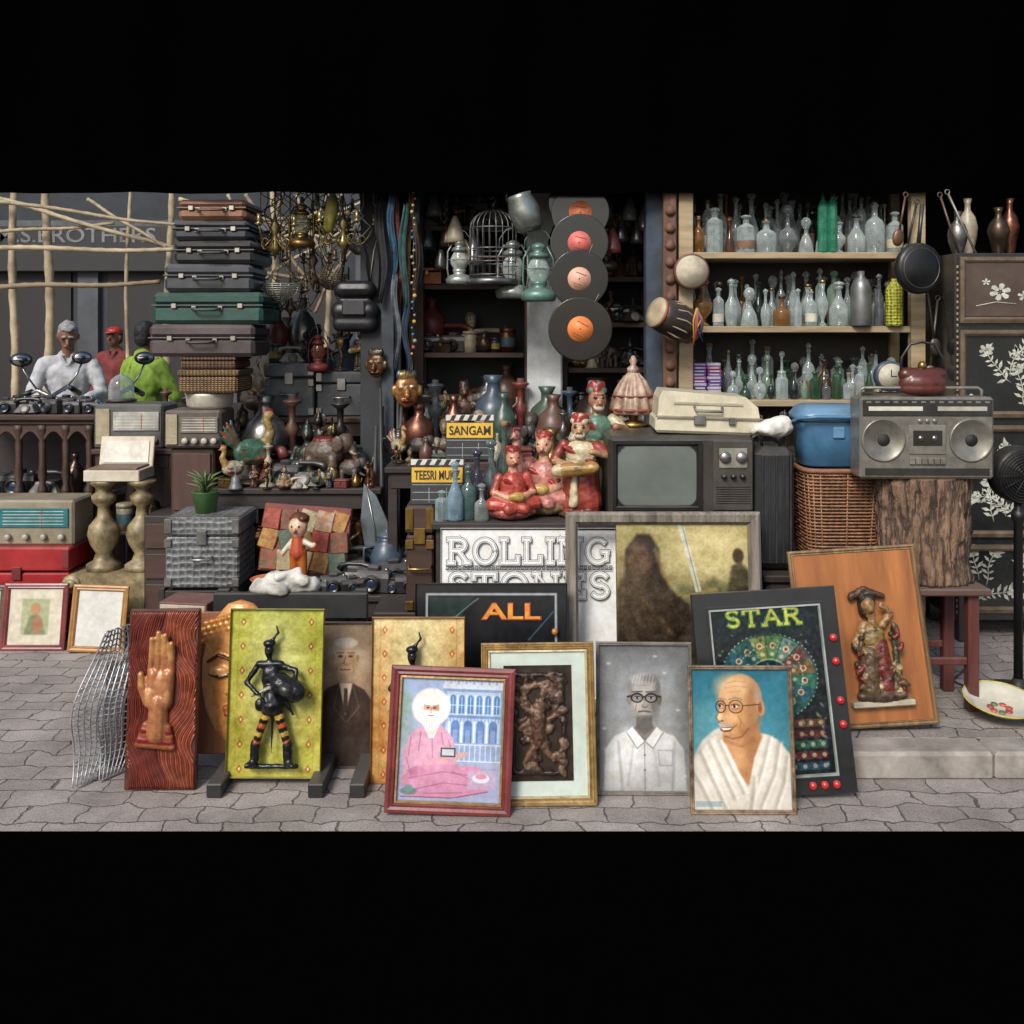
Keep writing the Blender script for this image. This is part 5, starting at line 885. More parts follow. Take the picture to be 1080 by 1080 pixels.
def p_sepia(w_,h,c):
    p=Paint(70,170,'#8d765f',2.); p.grad('#9a846c','#7a624e'); p.ell(30,50,36,50,'#ae967a',.5,25)
    p.poly([(2,170),(2,90),(12,78),(26,72),(42,72),(56,80),(64,92),(66,170)],'#3a2c26',1,2); p.ell(20,110,10,30,'#4f3e34',.6,12); p.poly([(26,72),(34,110),(42,72)],'#c8b8a2',1,1.5); p.poly([(32,78),(36,78),(37,104),(34,108),(31,104)],'#4a3830'); p.line([(26,74),(20,100),(34,118)],1.4,'#5c4c42'); p.line([(42,74),(50,100),(36,118)],1.4,'#5c4c42'); p.blur(1)
    p.ell(33,42,14,18.5,'#b09272',1,1.4); p.ell(28,42,7,14,'#cdb08e',.7,7); p.ell(43,44,4,14,'#8a6c52',.6,5); p.ell(33,31,10,6,'#c4a684',.8,4); p.ell(33,52,9,6,'#a88868',.6,4); p.blur(1)
    p.ell(33,24,14,6.5,'#c9bfb0',1,2); p.ell(19,35,2.8,8,'#b5a896',1,1.6); p.ell(46.5,35,2.8,8,'#a0927e',1,1.6); p.ell(18.5,42,2,4.5,'#a08264'); p.ell(47.5,42,2,4.5,'#8a6c52')
    for cx in (27,39): p.ell(cx,40,3.4,2.2,'#8a6c52',.8,1.4); p.ell(cx,40,2.4,1.1,'#3c2a22'); p.line([(cx-4,36),(cx+4,35.6)],1.2,'#6c5640')
    p.line([(33,40),(31,49),(35,50.5)],1.1,'#7a5c42',.9,1.2); p.line([(27.5,56),(38.5,56)],1.4,'#6a4434'); p.line([(24,51),(22.5,59)],1,'#866a4e',.7,1.4); p.line([(42,51),(43.5,59)],1,'#705838',.7,1.4); p.vign(.3).noise(8,6,3).noise(7,2,9).noise(10,25,4); return p.mesh(w_,h,c)
framed('framed_picture','old pale sepia portrait of a man in a dark coat',332,398,656,3.58,.0,6,0,.006,mat('#4a3a2e',.6),p_sepia)
bkp=mat('#1a1c1f',.5,0,.4,10,.2); x0,x1=X(226,3.74),X(388,3.74)
ps=[]
for z,hh in ((.572,.1),(.25,.08)): q=G(); q.box(((x0+x1)/2,3.74,z),(x1-x0,.03,hh),bkp); ps.append(('rail',q))
for xx in (x0+.03,x1-.03,(x0+x1)/2+.04):
    u=G(); u.box((xx,3.77,.315),(.05,.03,.63),bkp); ps.append(('upright',u)); 
for xx in (X(232,3.42),X(337,3.42),X(380,3.42)): f_=G(); f_.box((xx,3.56,.026),(.055,.42,.05),bkp); ps.append(('foot',f_))
thing('display_rack','low black wooden display rack behind the relief panels','rack',(0,0,.0),ps)
wm=mat('#c9cdd0',.3,.6,.3,20,.1); g=G()
def leaf(u,v):
    u=min(1,max(0,u)); z=.56*u; w_=.085*math.sin(math.pi*(.12+.8*u))**.8; x=.13*u**1.2*.6-.03+w_*v*.8; y=.05*v+.03*math.sin(u*9); return (x,y,z+.012)
for k in range(9):
    v=-1+k/4; g.tube([leaf(i/24,v) for i in range(25)],.0034,wm,5)
for k in range(26):
    g.tube([leaf(k/25+.012*math.sin(j*2.5),-1+j/6) for j in range(13)],.003,wm,5)
for k in range(9):
    g.tube([(p[0]+.07,p[1]+.06,p[2]*.93) for p in [leaf(i/24,-1+k/4) for i in range(25)]],.003,wm,5)
for k in range(20): g.tube([(p[0]+.07,p[1]+.06,p[2]*.93) for p in [leaf(k/19,-1+j/6) for j in range(13)]],.0028,wm,5)
thing('wire_basket','tall folded silver wire lattice basket on the paving','basket',(X(98,3.43),3.45,.0),g,(0,rad(3),0))
g=G(); g.box((0,.03,.19),(.1,.04,.38),dw2,rot=(rad(-8),0,0)); g.box((0,.005,.19),(.07,.01,.32),dw,rot=(rad(-8),0,0)); thing('wooden_board','dark wooden board leaning behind the wire basket','board',(X(122,3.6),3.6,0),g)
def small(px0,px1,pyt,y0,fm,pic,lab,roll=0,bar=.03): framed('framed_picture',lab,px0,px1,pyt,y0,0,9,roll,bar,fm,pic)
small(2,70,615,4.9,wornred,lambda w_,h,c: Paint(50,56,'#bfb9a8').rect(12,10,38,46,'#99a07c').ell(25,20,5,6,'#a4785a').poly([(15,46),(19,29),(22,26),(28,26),(31,30),(36,46)],'#6a7a5a',1,2).ell(27,36,5,9,'#a8604a',.7,3).blur(1).noise(10,4).mesh(w_,h,c),'red brown frame with faded figure print on paving')
small(-40,4,617,4.93,mat('#5a4636',.5),lambda w_,h,c: Paint(30,46,'#b4b8b2').noise(12,5).mesh(w_,h,c),'brown frame with pale print on the paving')
small(74,133,616,4.86,mat('#a87a44',.45,.1,.3,20,.3),lambda w_,h,c: Paint(40,50,'#c2c4bf').noise(6,8).mesh(w_,h,c),'small golden frame with blank white picture',2)
# ================================================================= CENTRE GOODS
tvb=mat('#25231f',.3,0,.3,12,.08); W_=X(795,4.12)-X(641,4.12); H_=.36; D_=.38
b=G(); b.box((0,D_/2,H_/2),(W_,D_,H_),tvb,b=.018); b.box((0,-.004,H_/2),(W_-.03,.012,H_-.03),mat('#3b3833',.35),b=.004)
s_=G(); sx=-W_*.17; s_.rectf(.385,.30,[(0,-.009),(0,-.026),(.014,-.026),(.026,-.012)],mat('#141414',.3,.0,.2),(sx,-.00,H_*.53))
sg_=G(); vs=[];fs=[]
for j in range(13):
    for i in range(17):
        u=i/8-1;v=j/6-1; vs.append((sx+u*.17,-.0175+.0022*(u*u+v*v),H_*.53+v*.128))
for j in range(12):
    for i in range(16): a=j*17+i; fs.append([a,a+1,a+18,a+17])
sg_.add(vs,fs,mat('#6b736e',.1,0,.2,4,.0,dust=.0,coat=.8),True)
for qx in (-1,1):
    for qz in (-1,1): s_.prism([(sx+qx*.17,H_*.53+qz*.127),(sx+qx*.14,H_*.53+qz*.127),(sx+qx*.155,H_*.53+qz*.118),(sx+qx*.163,H_*.53+qz*.107),(sx+qx*.17,H_*.53+qz*.095)],-.0215,-.0195,mat('#141414',.3,.0,.2))
cp=G(); cp.box((W_*.345,-.012,H_*.53),(.17,.012,.30),mat('#4a4740',.4,.2,.3),b=.003); cp.box((W_*.345,-.02,H_*.74),(.12,.006,.085),mat('#8f8d80',.35),b=.002)
for i in range(8): cp.box((W_*.345,-.0185,H_*(.2+i*.028)),(.15,.004,.004),blk)
ps=[('cabinet',b),('screen_surround',s_,None,[('screen',sg_)])]
kn=[]
for i,(kx,kz,kr) in enumerate(((-.035,.75,.026),(.035,.75,.026),(-.04,.52,.012),(.0,.52,.012),(.04,.52,.012))):
    k=G(); k.lathe([(kr,0),(kr,.008),(kr*.8,.02),(0,.02)],steel if i<2 else blk,(W_*.345+kx,-.017,H_*kz),(rad(90),0,0),n=16); kn.append(('knob',k))
ps.append(('control_panel',cp,None,kn))
for q in (-.2,.2): f_=G(); f_.box((q,.1,-.0),(.04,.2,.014),blk); ps.append(('foot',f_))
thing('television','old black portable television with grey glass screen','television',(X(718,4.12),4.1,.84),ps)
cm=mat('#d2cbb2',.4,0,.25,10,.12); b=G(); b.box((0,.16,.035),(.46,.3,.07),cm,b=.012); b.prism([(-.22,.068),(.225,.068),(.215,.12),(.16,.165),(-.2,.185),(-.215,.15)],.03,.29,cm)
t=G(); t.box((0,.003,.072),(.46,.012,.008),mat('#8f8870',.5)); t.box((-.04,.0,.06),(.05,.014,.04),steel); t.box((.1,.0,.06),(.03,.014,.03),steel)
hd=G(); hd.tube([(-.06,.03,.115),(-.055,.005,.1),(.055,.005,.1),(.06,.03,.115)],.007,mat('#7a7466',.5)); k=G(); k.box((.0,.028,.13),(.3,.006,.012),mat('#a8a088',.5))
thing('typewriter_case','cream plastic typewriter case on top of the television','case',(X(746,4.15),4.12,1.204),[('body',b),('latch_band',t),('handle',hd),('rib',k)],(0,rad(1.5),rad(-3)))
g=G(); sh=mat('#bda68f',.35,0,.5,18,.4,col2='#744a3c'); g.lathe([(.105,.0),(.11,.02),(.1,.06),(.085,.11),(.06,.155),(.03,.19),(.02,.2)],sh,n=60,rib=.07,nr=12)
f_=G(); f_.lathe([(.028,.195),(.03,.215),(.012,.23),(.02,.25),(.006,.275)],sh,n=14); fr=G(); fr.ring((0,0,.02),.11,.008,mat('#8a4434',.5)); fr.ring((0,0,.085),.096,.005,mat('#8a4434',.5)); b=G(); b.lathe([(.07,-.06),(.07,-.045),(.02,-.03),(.03,.0),(.02,.01)],brass,n=16)
thing('table_lamp','ribbed cream and pink shell lamp beside the television','lamp',(X(667,4.55),4.52,1.262),[('shade',g),('finial',f_),('fringe',fr),('base',b)])
g=G(); g.box((0,0,.185),(.26,.1,.37),dw,b=.006); g.box((0,-.05,.185),(.2,.012,.3),dw2); thing('speaker_box','dark wooden box hidden behind the television holding lamp','box',(X(650,4.52)+.04,4.545,.831),g)
ag=vmat(.35,0,.15,24,.4)
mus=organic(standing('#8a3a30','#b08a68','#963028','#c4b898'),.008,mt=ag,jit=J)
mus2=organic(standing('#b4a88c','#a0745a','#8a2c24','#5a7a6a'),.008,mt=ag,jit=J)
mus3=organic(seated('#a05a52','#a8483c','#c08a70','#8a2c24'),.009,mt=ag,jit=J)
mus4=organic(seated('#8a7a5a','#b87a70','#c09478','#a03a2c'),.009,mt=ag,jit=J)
thing('musician_statue','large painted drummer statue with red turban and beard','statue',(X(612,4.22),4.2,.83),mus,(0,0,rad(-12)),scale=(.62,.52,.50))
thing('musician_statue','large painted musician statue with red turban behind the others','statue',(X(630,4.45),4.46,.83),mus2,(0,0,rad(8)),scale=.64)
thing('seated_statue','pinkish red seated statue with turban and painted face','statue',(X(541,4.15),4.15,.83),mus3,(0,0,rad(14)),scale=.36)
thing('seated_statue','faded pink seated musician statue with red turban','statue',(X(574,4.26),4.26,.83),mus4,(0,0,rad(-16)),scale=.42)
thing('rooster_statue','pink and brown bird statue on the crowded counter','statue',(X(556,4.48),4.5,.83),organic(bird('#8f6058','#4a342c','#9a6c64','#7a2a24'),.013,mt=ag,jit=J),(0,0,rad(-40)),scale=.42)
for p,y,h,r,cc,k,cn in ((480,4.12,.24,.036,'#8aa6b4',1,'pale blue'),(494,4.16,.22,.036,'#5f7a78',0,'teal'),(503,4.3,.27,.05,'#4a4a58',3,'dark smoky'),(518,4.4,.3,.05,'#6f7a78',3,'grey'),(466,4.12,.13,.03,'#9fb4b4',2,'clear'),(508,4.12,.17,.032,'#9fa8a4',5,'clear'),(532,4.5,.4,.045,'#5a6a62',3,'dark green')):
    bottle(h,r,cc,k,(X(p,y),y,.83),'on the crowded counter',cn)
row(X(575,4.5),X(625,4.5),4.54,.83,.3,.4,'on the crowded counter',['fig','vase','candlestick'],gap=.3)
def clap(s1,px0,px1,py0,py1,y):
    w_=X(px1,y)-X(px0,y);h=Z(py0,y)-Z(py1,y); b=G(); b.box((0,0,h*.4),(w_,.012,h*.8),mat('#22262a',.6,0,.3,12,.1)); 
    for i in range(3): b.box((0,-.006,h*(.1+.16*i)),(w_*.94,.003,.003),mat('#9aa0a4'))
    for xx in (-.15,.18): b.box((xx*w_,-.0065,h*.2),(.003,.003,h*.32),mat('#9aa0a4'))
    y_=G(); y_.box((0,-.007,h*.63),(w_*.96,.004,h*.32),mat('#d2a82a',.5,0,.2,12,.05)); y_.text(s1,w_*.86,h*.2,mat('#2a1a14',.6),(0,-.0100,h*.63),.02,ext=.0015)
    c=G(); c.box((0,0,h*.9),(w_,.014,h*.13),mat('#d8d6cc',.6)); 
    for i in range(5): c.prism([(-w_*.42+i*w_*.18,h*.84),(-w_*.34+i*w_*.18,h*.84),(-w_*.28+i*w_*.18,h*.96),(-w_*.36+i*w_*.18,h*.96)],-.009,.0,blk)
    return thing('clapperboard','black clapperboard with yellow title strip','clapperboard',(X((px0+px1)/2,y),y,Z(py1,y)),[('slate',b),('title_strip',y_),('clap_stick',c)],(rad(-5),0,0))
zb=Z(485,4.62)-.831
g=G(); g.box((0,.0,zb/2),(.26,.06,zb),dw,b=.006); g.box((0,-.032,zb/2),(.2,.01,zb*.7),dw2); thing('wooden_box','dark wooden box holding the upper clapperboard','box',(X(495,4.6),4.56,.83),g)
clap('SANGAM',470,521,436,485,4.55); clap('TEESRI MUKZ',433,489,483,532,4.2)
trunk('dark brown wooden box under the lower clapperboard',X(432,4.3),X(456,4.1),4.16,.22,.42,Z(532,4.2)-.42,dw,brass,cat='box',name='wooden_box')
g=G(); g.box((0,0,.21),(.3,.3,.42),dw2,b=.006); g.box((0,-.152,.21),(.26,.006,.34),dw); thing('wooden_crate','dark wooden crate standing on the floor','crate',(X(446,4.36)-.05,4.3,0),g)
vin=mat('#121214',.18,0,.2,30,.02,dust=.02,coat=.4)
def record(px_,py_,r,y,lab,tilt=0):
    d=G(); pr=[(r*.3,-.001)]; 
    for i in range(22): q=r*(.34+.64*i/21); pr.append((q,-.0014-(.0006 if i%2 else 0)))
    pr+=[(r,-.001),(r,.001),(r*.3,.001)]; d.lathe(pr,vin,(0,0,0),(rad(-90),0,0),n=48)
    l=G(); l.lathe([(r*.40,0),(r*.40,.002)],mat(lab,.5,0,.2,20,.03,dust=.03),(0,-.0035,0),(rad(-90),0,0),n=28); l.lathe([(.004,0),(.004,.001)],blk,(0,-.0042,0),(rad(-90),0,0),n=10); l.box((0,-.0038,r*.18),(r*.4,.0012,.004),mat('#5a2a1c')); l.box((0,-.0038,-r*.2),(r*.3,.0012,.003),mat('#5a2a1c')); l.box((0,-.0038,-r*.28),(r*.2,.0012,.003),mat('#5a2a1c'))
    s_=G(); s_.tube([(0,-.002,r*.95),(0,.0,r+.04)],.0012,mat('#b0aca0'))
    thing('vinyl_record','black vinyl record with coloured label hanging on string','record',(X(px_,y),y,Z(py_,y)),[('disc',d),('centre_label',l),('string',s_)],(0,rad(tilt),rad(R.uniform(-5,5))),group='hanging vinyl records')
for i,(a,b_,c,d) in enumerate(((609,213,31,'#d0745a'),(612,224,31,'#d87a50'),(611,256,31,'#cc6a60'),(611,294,31,'#dca890'),(612,347,34,'#e08040'))): record(a,b_,c*4.95/1000,5.04-.018*i,d,i*7)
g=G(); wi=mat('#7a7c7e',.35,.7,.4,20,.1); r_=.125
for k in range(22):
    a=2*math.pi*k/22; pts=[(r_*math.cos(a),r_*math.sin(a),0),(r_*math.cos(a),r_*math.sin(a),.3)]+[(r_*math.cos(t)*math.cos(a),r_*math.cos(t)*math.sin(a),.3+.1*math.sin(t)) for t in (.3,.6,.9,1.2,1.5)]; g.tube(pts,.0026,wi,4)
for z in (.05,.12,.19,.3): g.ring((0,0,z),r_,.0034,wi,n=28,k=4)
b=G(); b.lathe([(.13,0),(.135,.0),(.135,.03),(.125,.03)],wi,n=28); hk=G(); hk.tube([(0,0,.4),(0,0,.43),(.015,0,.45),(0,0,.47),(-.012,0,.455)],.004,wi); pe=G(); pe.cap((-.12,0,.15),(.12,0,.15),.005,.005,ow)
thing('bird_cage','old wire bird cage hanging in the shop entrance','bird cage',(X(520,5.05),5.08,Z(300,5.05)),[('wire_cage',g),('base_tray',b),('hook',hk),('perch',pe)])
def lantern(h,loc,m,gc,lab,rz=0):
    s=h; b=G(); b.lathe([(.2*s,0),(.24*s,.02*s),(.25*s,.1*s),(.2*s,.16*s),(.1*s,.2*s),(.12*s,.24*s),(.12*s,.28*s)],m,n=20)
    gl=G(); gl.lathe([(.1*s,.28*s),(.16*s,.38*s),(.165*s,.46*s),(.1*s,.6*s)],glass(gc,.6),n=18,cap=False)
    t=G(); t.lathe([(.1*s,.6*s),(.15*s,.61*s),(.13*s,.66*s),(.07*s,.7*s),(.11*s,.74*s),(.1*s,.78*s),(.03*s,.82*s)],m,n=18)
    c=G()
    for sx in (-1,1): c.tube([(sx*.2*s,0,.14*s),(sx*.22*s,0,.3*s),(sx*.21*s,0,.6*s),(sx*.12*s,0,.76*s)],.016*s,m,6)
    c.ring((0,0,.45*s),.215*s,.006*s,m,n=18,k=4,sy=.8)
    hd=G(); hd.tube([(sx_*.2*s,0,z_*s) for sx_,z_ in ((-1,.7),(-.95,.85),(-.5,.97),(0,1.0),(.5,.97),(.95,.85),(1,.7))],.008*s,m,5)
    return thing('lantern',lab,'lantern',loc,[('fuel_base',b),('glass_globe',gl),('chimney',t),('frame',c),('handle',hd)],(0,0,rad(rz)),group='old kerosene lanterns')
lg=mat('#9fa6a2',.3,.5,.45,16,.2); lg2=mat('#5e8478',.35,.3,.45,16,.2)
lantern(.38,(X(568,4.98),5.0,Z(318,4.98)),lg2,'#bfd0c8','blue green kerosene lantern hanging from the ceiling',10)
lantern(.38,(X(541,5.0),5.1,Z(314,5.0)),lg,'#d0d8d0','grey kerosene lantern hanging near the cage',-10)
lantern(.3,(X(484,5.1),5.15,Z(300,5.1)),lg,'#d0d8d0','small grey kerosene lantern hanging left of the cage',5)
lantern(.3,(X(640,5.1),5.2,Z(285,5.1)),mats_dark[0][1],'#c0b8a0','bronze kerosene lantern hanging beside the records',-5)
lantern(.26,(X(335,5.5),5.52,1.42),mat('#7a2620',.45,.2,.4,16,.15),'#a06a50','dark red kerosene lantern standing on a metal box')
lantern(.3,(X(318,5.15),5.15,Z(262,5.15)),mats_dark[2][1],'#a8a890','brass kerosene lantern hanging from a pole',15)
g=G(); g.lathe([(.05,0),(.075,.02),(.085,.12),(.07,.18),(.075,.2)],mat('#9aa29c',.3,.7,.3),n=20); h_=G(); h_.tube([(-.075,0,.19),(-.05,0,.25),(.05,0,.25),(.075,0,.19)],.005,steel); thing('metal_bucket','small tilted metal pail hanging above the lanterns','pail',(X(560,4.97),5.0,Z(244,5)),[('body',g),('handle',h_)],(0,rad(-18),0))
g=G(); g.lathe([(.088,-.02),(.092,-.015),(.092,.02),(.085,.024)],mat('#6a3d2a',.5),(0,0,0),(rad(90),0,0),n=32); s_=G(); s_.lathe([(.082,0),(.082,.004)],mat('#c0b6a0',.7,0,.4,12,.1),(0,-.022,0),(rad(90),0,0),n=32); thing('frame_drum','round frame drum with pale skin hung on the post','drum',(X(730,4.9),4.93,Z(286,4.9)),[('rim',g),('drum_skin',s_)])
g=G(); m1=mat('#b0a082',.6,0,.35,14,.2); g.lathe([(.06,-.1),(.078,-.06),(.08,0),(.072,.07),(.055,.1)],mat('#2c211e',.45),n=24)
for k in range(12):
    a=2*math.pi*k/12; g.tube([(.062*math.cos(a),.062*math.sin(a),-.1),(.083*math.cos(a+.13),.083*math.sin(a+.13),0),(.057*math.cos(a),.057*math.sin(a),.1)],.0035,m1,5)
s_=G(); s_.lathe([(.066,.098),(.066,.106),(.03,.109)],m1,n=24); hp=[]
for zz,r9 in ((.095,.06),(-.095,.063)): rb=G(); rb.ring((0,0,zz),r9,.009,mat('#a04c2c',.6)); hp.append(('hoop',rb))
thing('drum','dark barrel drum with pale lacing hung on the post','drum',(X(712,4.83),4.84,Z(338,4.83)),[('shell',g),('drum_skin',s_)]+hp,(rad(25),rad(-68),0),scale=1.2)
g=G()
for i in range(7): g.tube([(0,0,0),(.02*math.sin(i),-.01,-.06),(.03*math.sin(i*2),0,-.13-.01*i)],[.006,.005,.002],mat(['#c9542c','#2d5a8a','#c9a03a'][i%3],.8),5)
thing('tassel','orange and blue cloth tassel hanging from drum','tassel',(X(735,4.78),4.78,Z(325,4.78)),g)
mk_=organic([('e',(0,0,0),(.09,.04,.12),'#8a5c34'),('c',(0,-.04,.02),(0,-.06,-.03),.012,.022,'#a07040'),('e',(-.035,-.035,.03),(.016,.01,.01),'#c0b8a0'),('e',(.035,-.035,.03),(.016,.01,.01),'#c0b8a0'),('c',(-.03,-.035,-.07),(.03,-.035,-.07),.01,.01,'#6a2420'),('e',(0,0,.1),(.07,.03,.05),'#7a6030'),('e',(-.05,0,.11),(.025,.02,.04),'#3a4a4a'),('e',(.05,0,.11),(.025,.02,.04),'#3a4a4a'),('e',(-.09,0,0),(.02,.02,.04),'#8a7040'),('e',(.09,0,0),(.02,.02,.04),'#8a7040')],.006,mt=vmat(.3,.4,.2,30,.4),jit=(.003,22))
thing('mask','small brass mask hanging at the shop entrance','mask',(X(429,5.0),5.0,Z(412,5.0)),mk_,(0,0,rad(10)),scale=.75)
thing('mask','dark carved mask hung on the entrance side','mask',(X(396,5.1),5.12,Z(385,5.1)),mk_,(0,0,rad(-15)),scale=.6,color=(.35,.35,.38))
def scarf(px_,y,py0,py1,w_,col,lab):
    g=G(); z0=Z(py0,y); z1=Z(py1,y); n=26; vs=[];fs=[]; ph=R.uniform(0,6)
    for i in range(n+1):
        t=i/n; z=(z1-z0)*t; ww=w_*(.55+.45*math.sin(t*2.6+ph*.2)); sh=.012*math.sin(t*7+ph)
        for j in range(7): u=j/6-.5; vs.append((sh+u*ww,.018*math.sin(u*14+ph+t*3),z+.01*math.sin(u*9)))
    for i in range(n):
        for j in range(6): a=i*7+j; fs.append([a,a+1,a+8,a+7])
    g.add(vs,fs,mat(col,.85,0,.6,26,.3,dust=.1),True); thing('hanging_scarf',lab,'scarf',(X(px_,y),y,z0),g,group='thin hanging cloth scarves')
for px_,y,a,b_,w_,c_,ln in ((414,5.02,203,300,.04,'#2a5570','blue'),(420,5.04,203,350,.035,'#70302a','red'),(426,5.0,215,330,.04,'#355f60','teal'),(432,5.05,203,392,.035,'#857038','ochre'),(438,5.03,230,345,.035,'#5a4230','brown'),(418,5.0,290,390,.035,'#6a7078','grey'),(429,4.99,320,402,.035,'#2c4058','dark blue'),(402,5.1,203,320,.05,'#2c2c30','black'),(442,5.06,203,300,.03,'#1f444c','dark teal')): scarf(px_,y,a,b_,w_,c_,f'thin {ln} cloth scarf hanging at the entrance')
def garland(px_,y,py0,py1,cols,lab,n=26):
    g=G(); z0=Z(py0,y);z1=Z(py1,y)
    g.tube([(0,0,0),(0,0,z1-z0)],.002,blk,4)
    for i in range(n): g.sph((math.sin(i*1.7)*.008,0,(z1-z0)*i/n),R.uniform(.006,.012),mat(R.choice(cols),.5,0,.3,20,.1),n=8,k=5)
    thing('bead_string',lab,'beads',(X(px_,y),y,z0),g,group='hanging bead strings')
garland(436,4.98,203,380,['#2f5f8a','#98442c','#b8904a','#908c7b'],'colourful hanging bead string at the entrance'); garland(590,5.3,203,290,['#2a2a2a','#5a4a3a'],'dark hanging bead string in the shop'); garland(470,5.3,203,262,['#3a3a3a','#5a4a3a'],'dark hanging bead string in the shop')
for p in (452,458,465,472,480,490,500,585,636,646,655,664,672,680):
    y=5.25+R.uniform(-.08,.08); h=R.uniform(.1,.2); cn,m=R.choice(mats_dark)
    g=G(); dz=R.uniform(.04,.4); g.tube([(0,0,0),(0,0,-dz)],.002,blk,4); g.lathe([(.01,-dz),(h*.16,-dz-h*.2),(h*.3,-dz-h*.55),(h*.34,-dz-h*.8),(h*.38,-dz-h)],m,n=16); thing('hanging_bell',f'{cn} bell hanging under the shop ceiling','bell',(X(p,y),y,2.48),g,group='hanging metal bells')
# ================================================================= RIGHT GOODS
sb=mat('#1e2326',.4,0,.35,12,.3); b=G(); b.box((0,.13,.27),(.165,.28,.52),sb,b=.03)
ps=[('body',b)]
for i in range(5): r_=G(); r_.box((-.06+i*.03,-.012,.27),(.008,.01,.46),blk2); ps.append(('rib',r_))
hd=G(); hd.tube([(-.04,.08,.525),(-.04,.08,.575),(.04,.08,.575),(.04,.08,.525)],.008,blk); ps.append(('handle',hd))
for sx in (-.06,.06): k=G(); k.lathe([(.018,-.008),(.018,.008)],blk,(sx,.04,.018-.0),(0,rad(90),0),n=12); ps.append(('wheel',k))
thing('suitcase','upright black ribbed travel suitcase beside the television','suitcase',(X(819,4.05),4.06,.622),ps)
g=organic([('e',(0,0,.03),(.09,.07,.04),'#c8c6c0'),('e',(.03,0,.05),(.05,.05,.035),'#ccc9c2'),('c',(-.08,0,.03),(-.1,-.03,.02),.02,.015,'#bfbdb6')],.007,jit=(.006,18),mt=vmat(.85,0,.1,30,.2)); thing('folded_cloth','crumpled white cloth lying on the black suitcase','cloth',(X(818,4.1),4.13,1.2),g)
wkb=mat('#6e452c',.7,0,.5,22,.9,kind='wicker',col2='#2e1a10'); h=.44
ring=lambda hw,hd_,z:[(hw*math.copysign(abs(math.cos(a))**.35,math.cos(a)),hd_*math.copysign(abs(math.sin(a))**.35,math.sin(a)),z) for a in [2*math.pi*k/40 for k in range(40)]]
b=G(); vs=[];
for t in (0,.02,.5,.96,1): vs+=ring(.145+.03*t,.115+.025*t,h*t)
fs=[[j*40+k,j*40+(k+1)%40,(j+1)*40+(k+1)%40,(j+1)*40+k] for j in range(4) for k in range(40)]+[list(range(40))]+[list(range(160,200))]
b.add(vs,fs,wkb,False); ps=[('body',b)]
for rg_ in (ring(.178,.142,h-.005),ring(.15,.118,.015)): rm=G(); rm.tube(rg_,.012,mat('#8a5a3c',.6,0,.4,30,.6),6,True); ps.append(('rim',rm))
ribs=G()
for k in range(0,40,2):
    a=ring(.147,.117,0)[k];c=ring(.177,.142,h)[k]; ribs.tube([a,c],.0035,mat('#a9764e',.6),4)
for j in range(30):
    t=(j+.5)/30; ribs.tube([(p[0]*(1+.022*((k+j)%2)),p[1]*(1+.022*((k+j)%2)),p[2]) for k,p in enumerate(ring(.146+.03*t,.116+.025*t,h*t))],.0045,mat('#a0704a',.6,0,.5,40,.2,col2='#5c3820'),4,True)
ps.append(('weave',ribs))
thing('wicker_basket','tall brown woven wicker basket under a blue cooler','basket',(X(884,4.15),4.17,.622),ps)
def sring(hw,hd_,z,e=.45,n=48): return [(hw*math.copysign(abs(math.cos(a))**e,math.cos(a)),hd_*math.copysign(abs(math.sin(a))**e,math.sin(a)),z) for a in [2*math.pi*k/n for k in range(n)]]
def loft(g,rings,m,n=48):
    vs=[]; fs=[]
    for r_ in rings: vs+=r_
    for j in range(len(rings)-1):
        for k in range(n): fs.append([j*n+k,j*n+(k+1)%n,(j+1)*n+(k+1)%n,(j+1)*n+k])
    fs.append(list(range(n))[::-1]); fs.append([(len(rings)-1)*n+k for k in range(n)]); g.add(vs,fs,m,True)
bc1=mat('#3f6f94',.35,0,.3,9,.08); bc2=mat('#5a88aa',.3,0,.3,9,.06)
b=G(); loft(b,[sring(.13,.1,0),sring(.142,.11,.008),sring(.15,.118,.1),sring(.158,.124,.188),sring(.158,.124,.196)],bc1)
l=G(); loft(l,[sring(.166,.132,.197),sring(.17,.136,.203),sring(.17,.136,.222),sring(.16,.128,.232),sring(.15,.118,.25),sring(.125,.096,.262),sring(.06,.046,.266)],bc2)
hd=G(); hd.tube([(-.166,0,.18),(-.18,-.05,.19),(-.172,-.146,.212),(-.1,-.158,.22),(.1,-.158,.22),(.172,-.146,.212),(.18,-.05,.19),(.166,0,.18)],.008,bc1,8); k=G(); k.box((0,-.124,.15),(.05,.012,.05),bc2,b=.005)
thing('cooler_box','rounded light blue plastic cooler on the wicker basket','cooler',(X(880,4.12),4.16,1.07),[('body',b),('lid',l),('handle',hd),('latch',k)],(0,0,rad(-4)))
st=mat('#5c2a26',.45,0,.4,8,.2,kind='wood'); t=G(); t.box((0,0,.492),(.42,.32,.03),mat('#5a4038',.6,0,.4,8,.2,kind='woodx'),b=.006); ps=[('seat',t)]
for sx in (-.15,.15):
    for sy in (-.11,.11): l=G(); l.box((sx,sy,.238),(.045,.045,.477),st); ps.append(('leg',l))
for sy in (-.11,.11): s_=G(); s_.box((0,sy,.2),(.26,.02,.03),st); ps.append(('stretcher',s_))
thing('stool','reddish brown wooden stool carrying a tree stump','stool',(X(976,3.98),4.0,.1),ps)
g=G(); bk=mat('#7c614c',.85,0,.5,22,1.,kind='bark',col2='#33241b'); pr=[(.17,0),(.168,.03),(.16,.1),(.165,.2),(.158,.3),(.163,.4),(.16,.435)]
n=96;vs=[];fs=[]; NZ=40
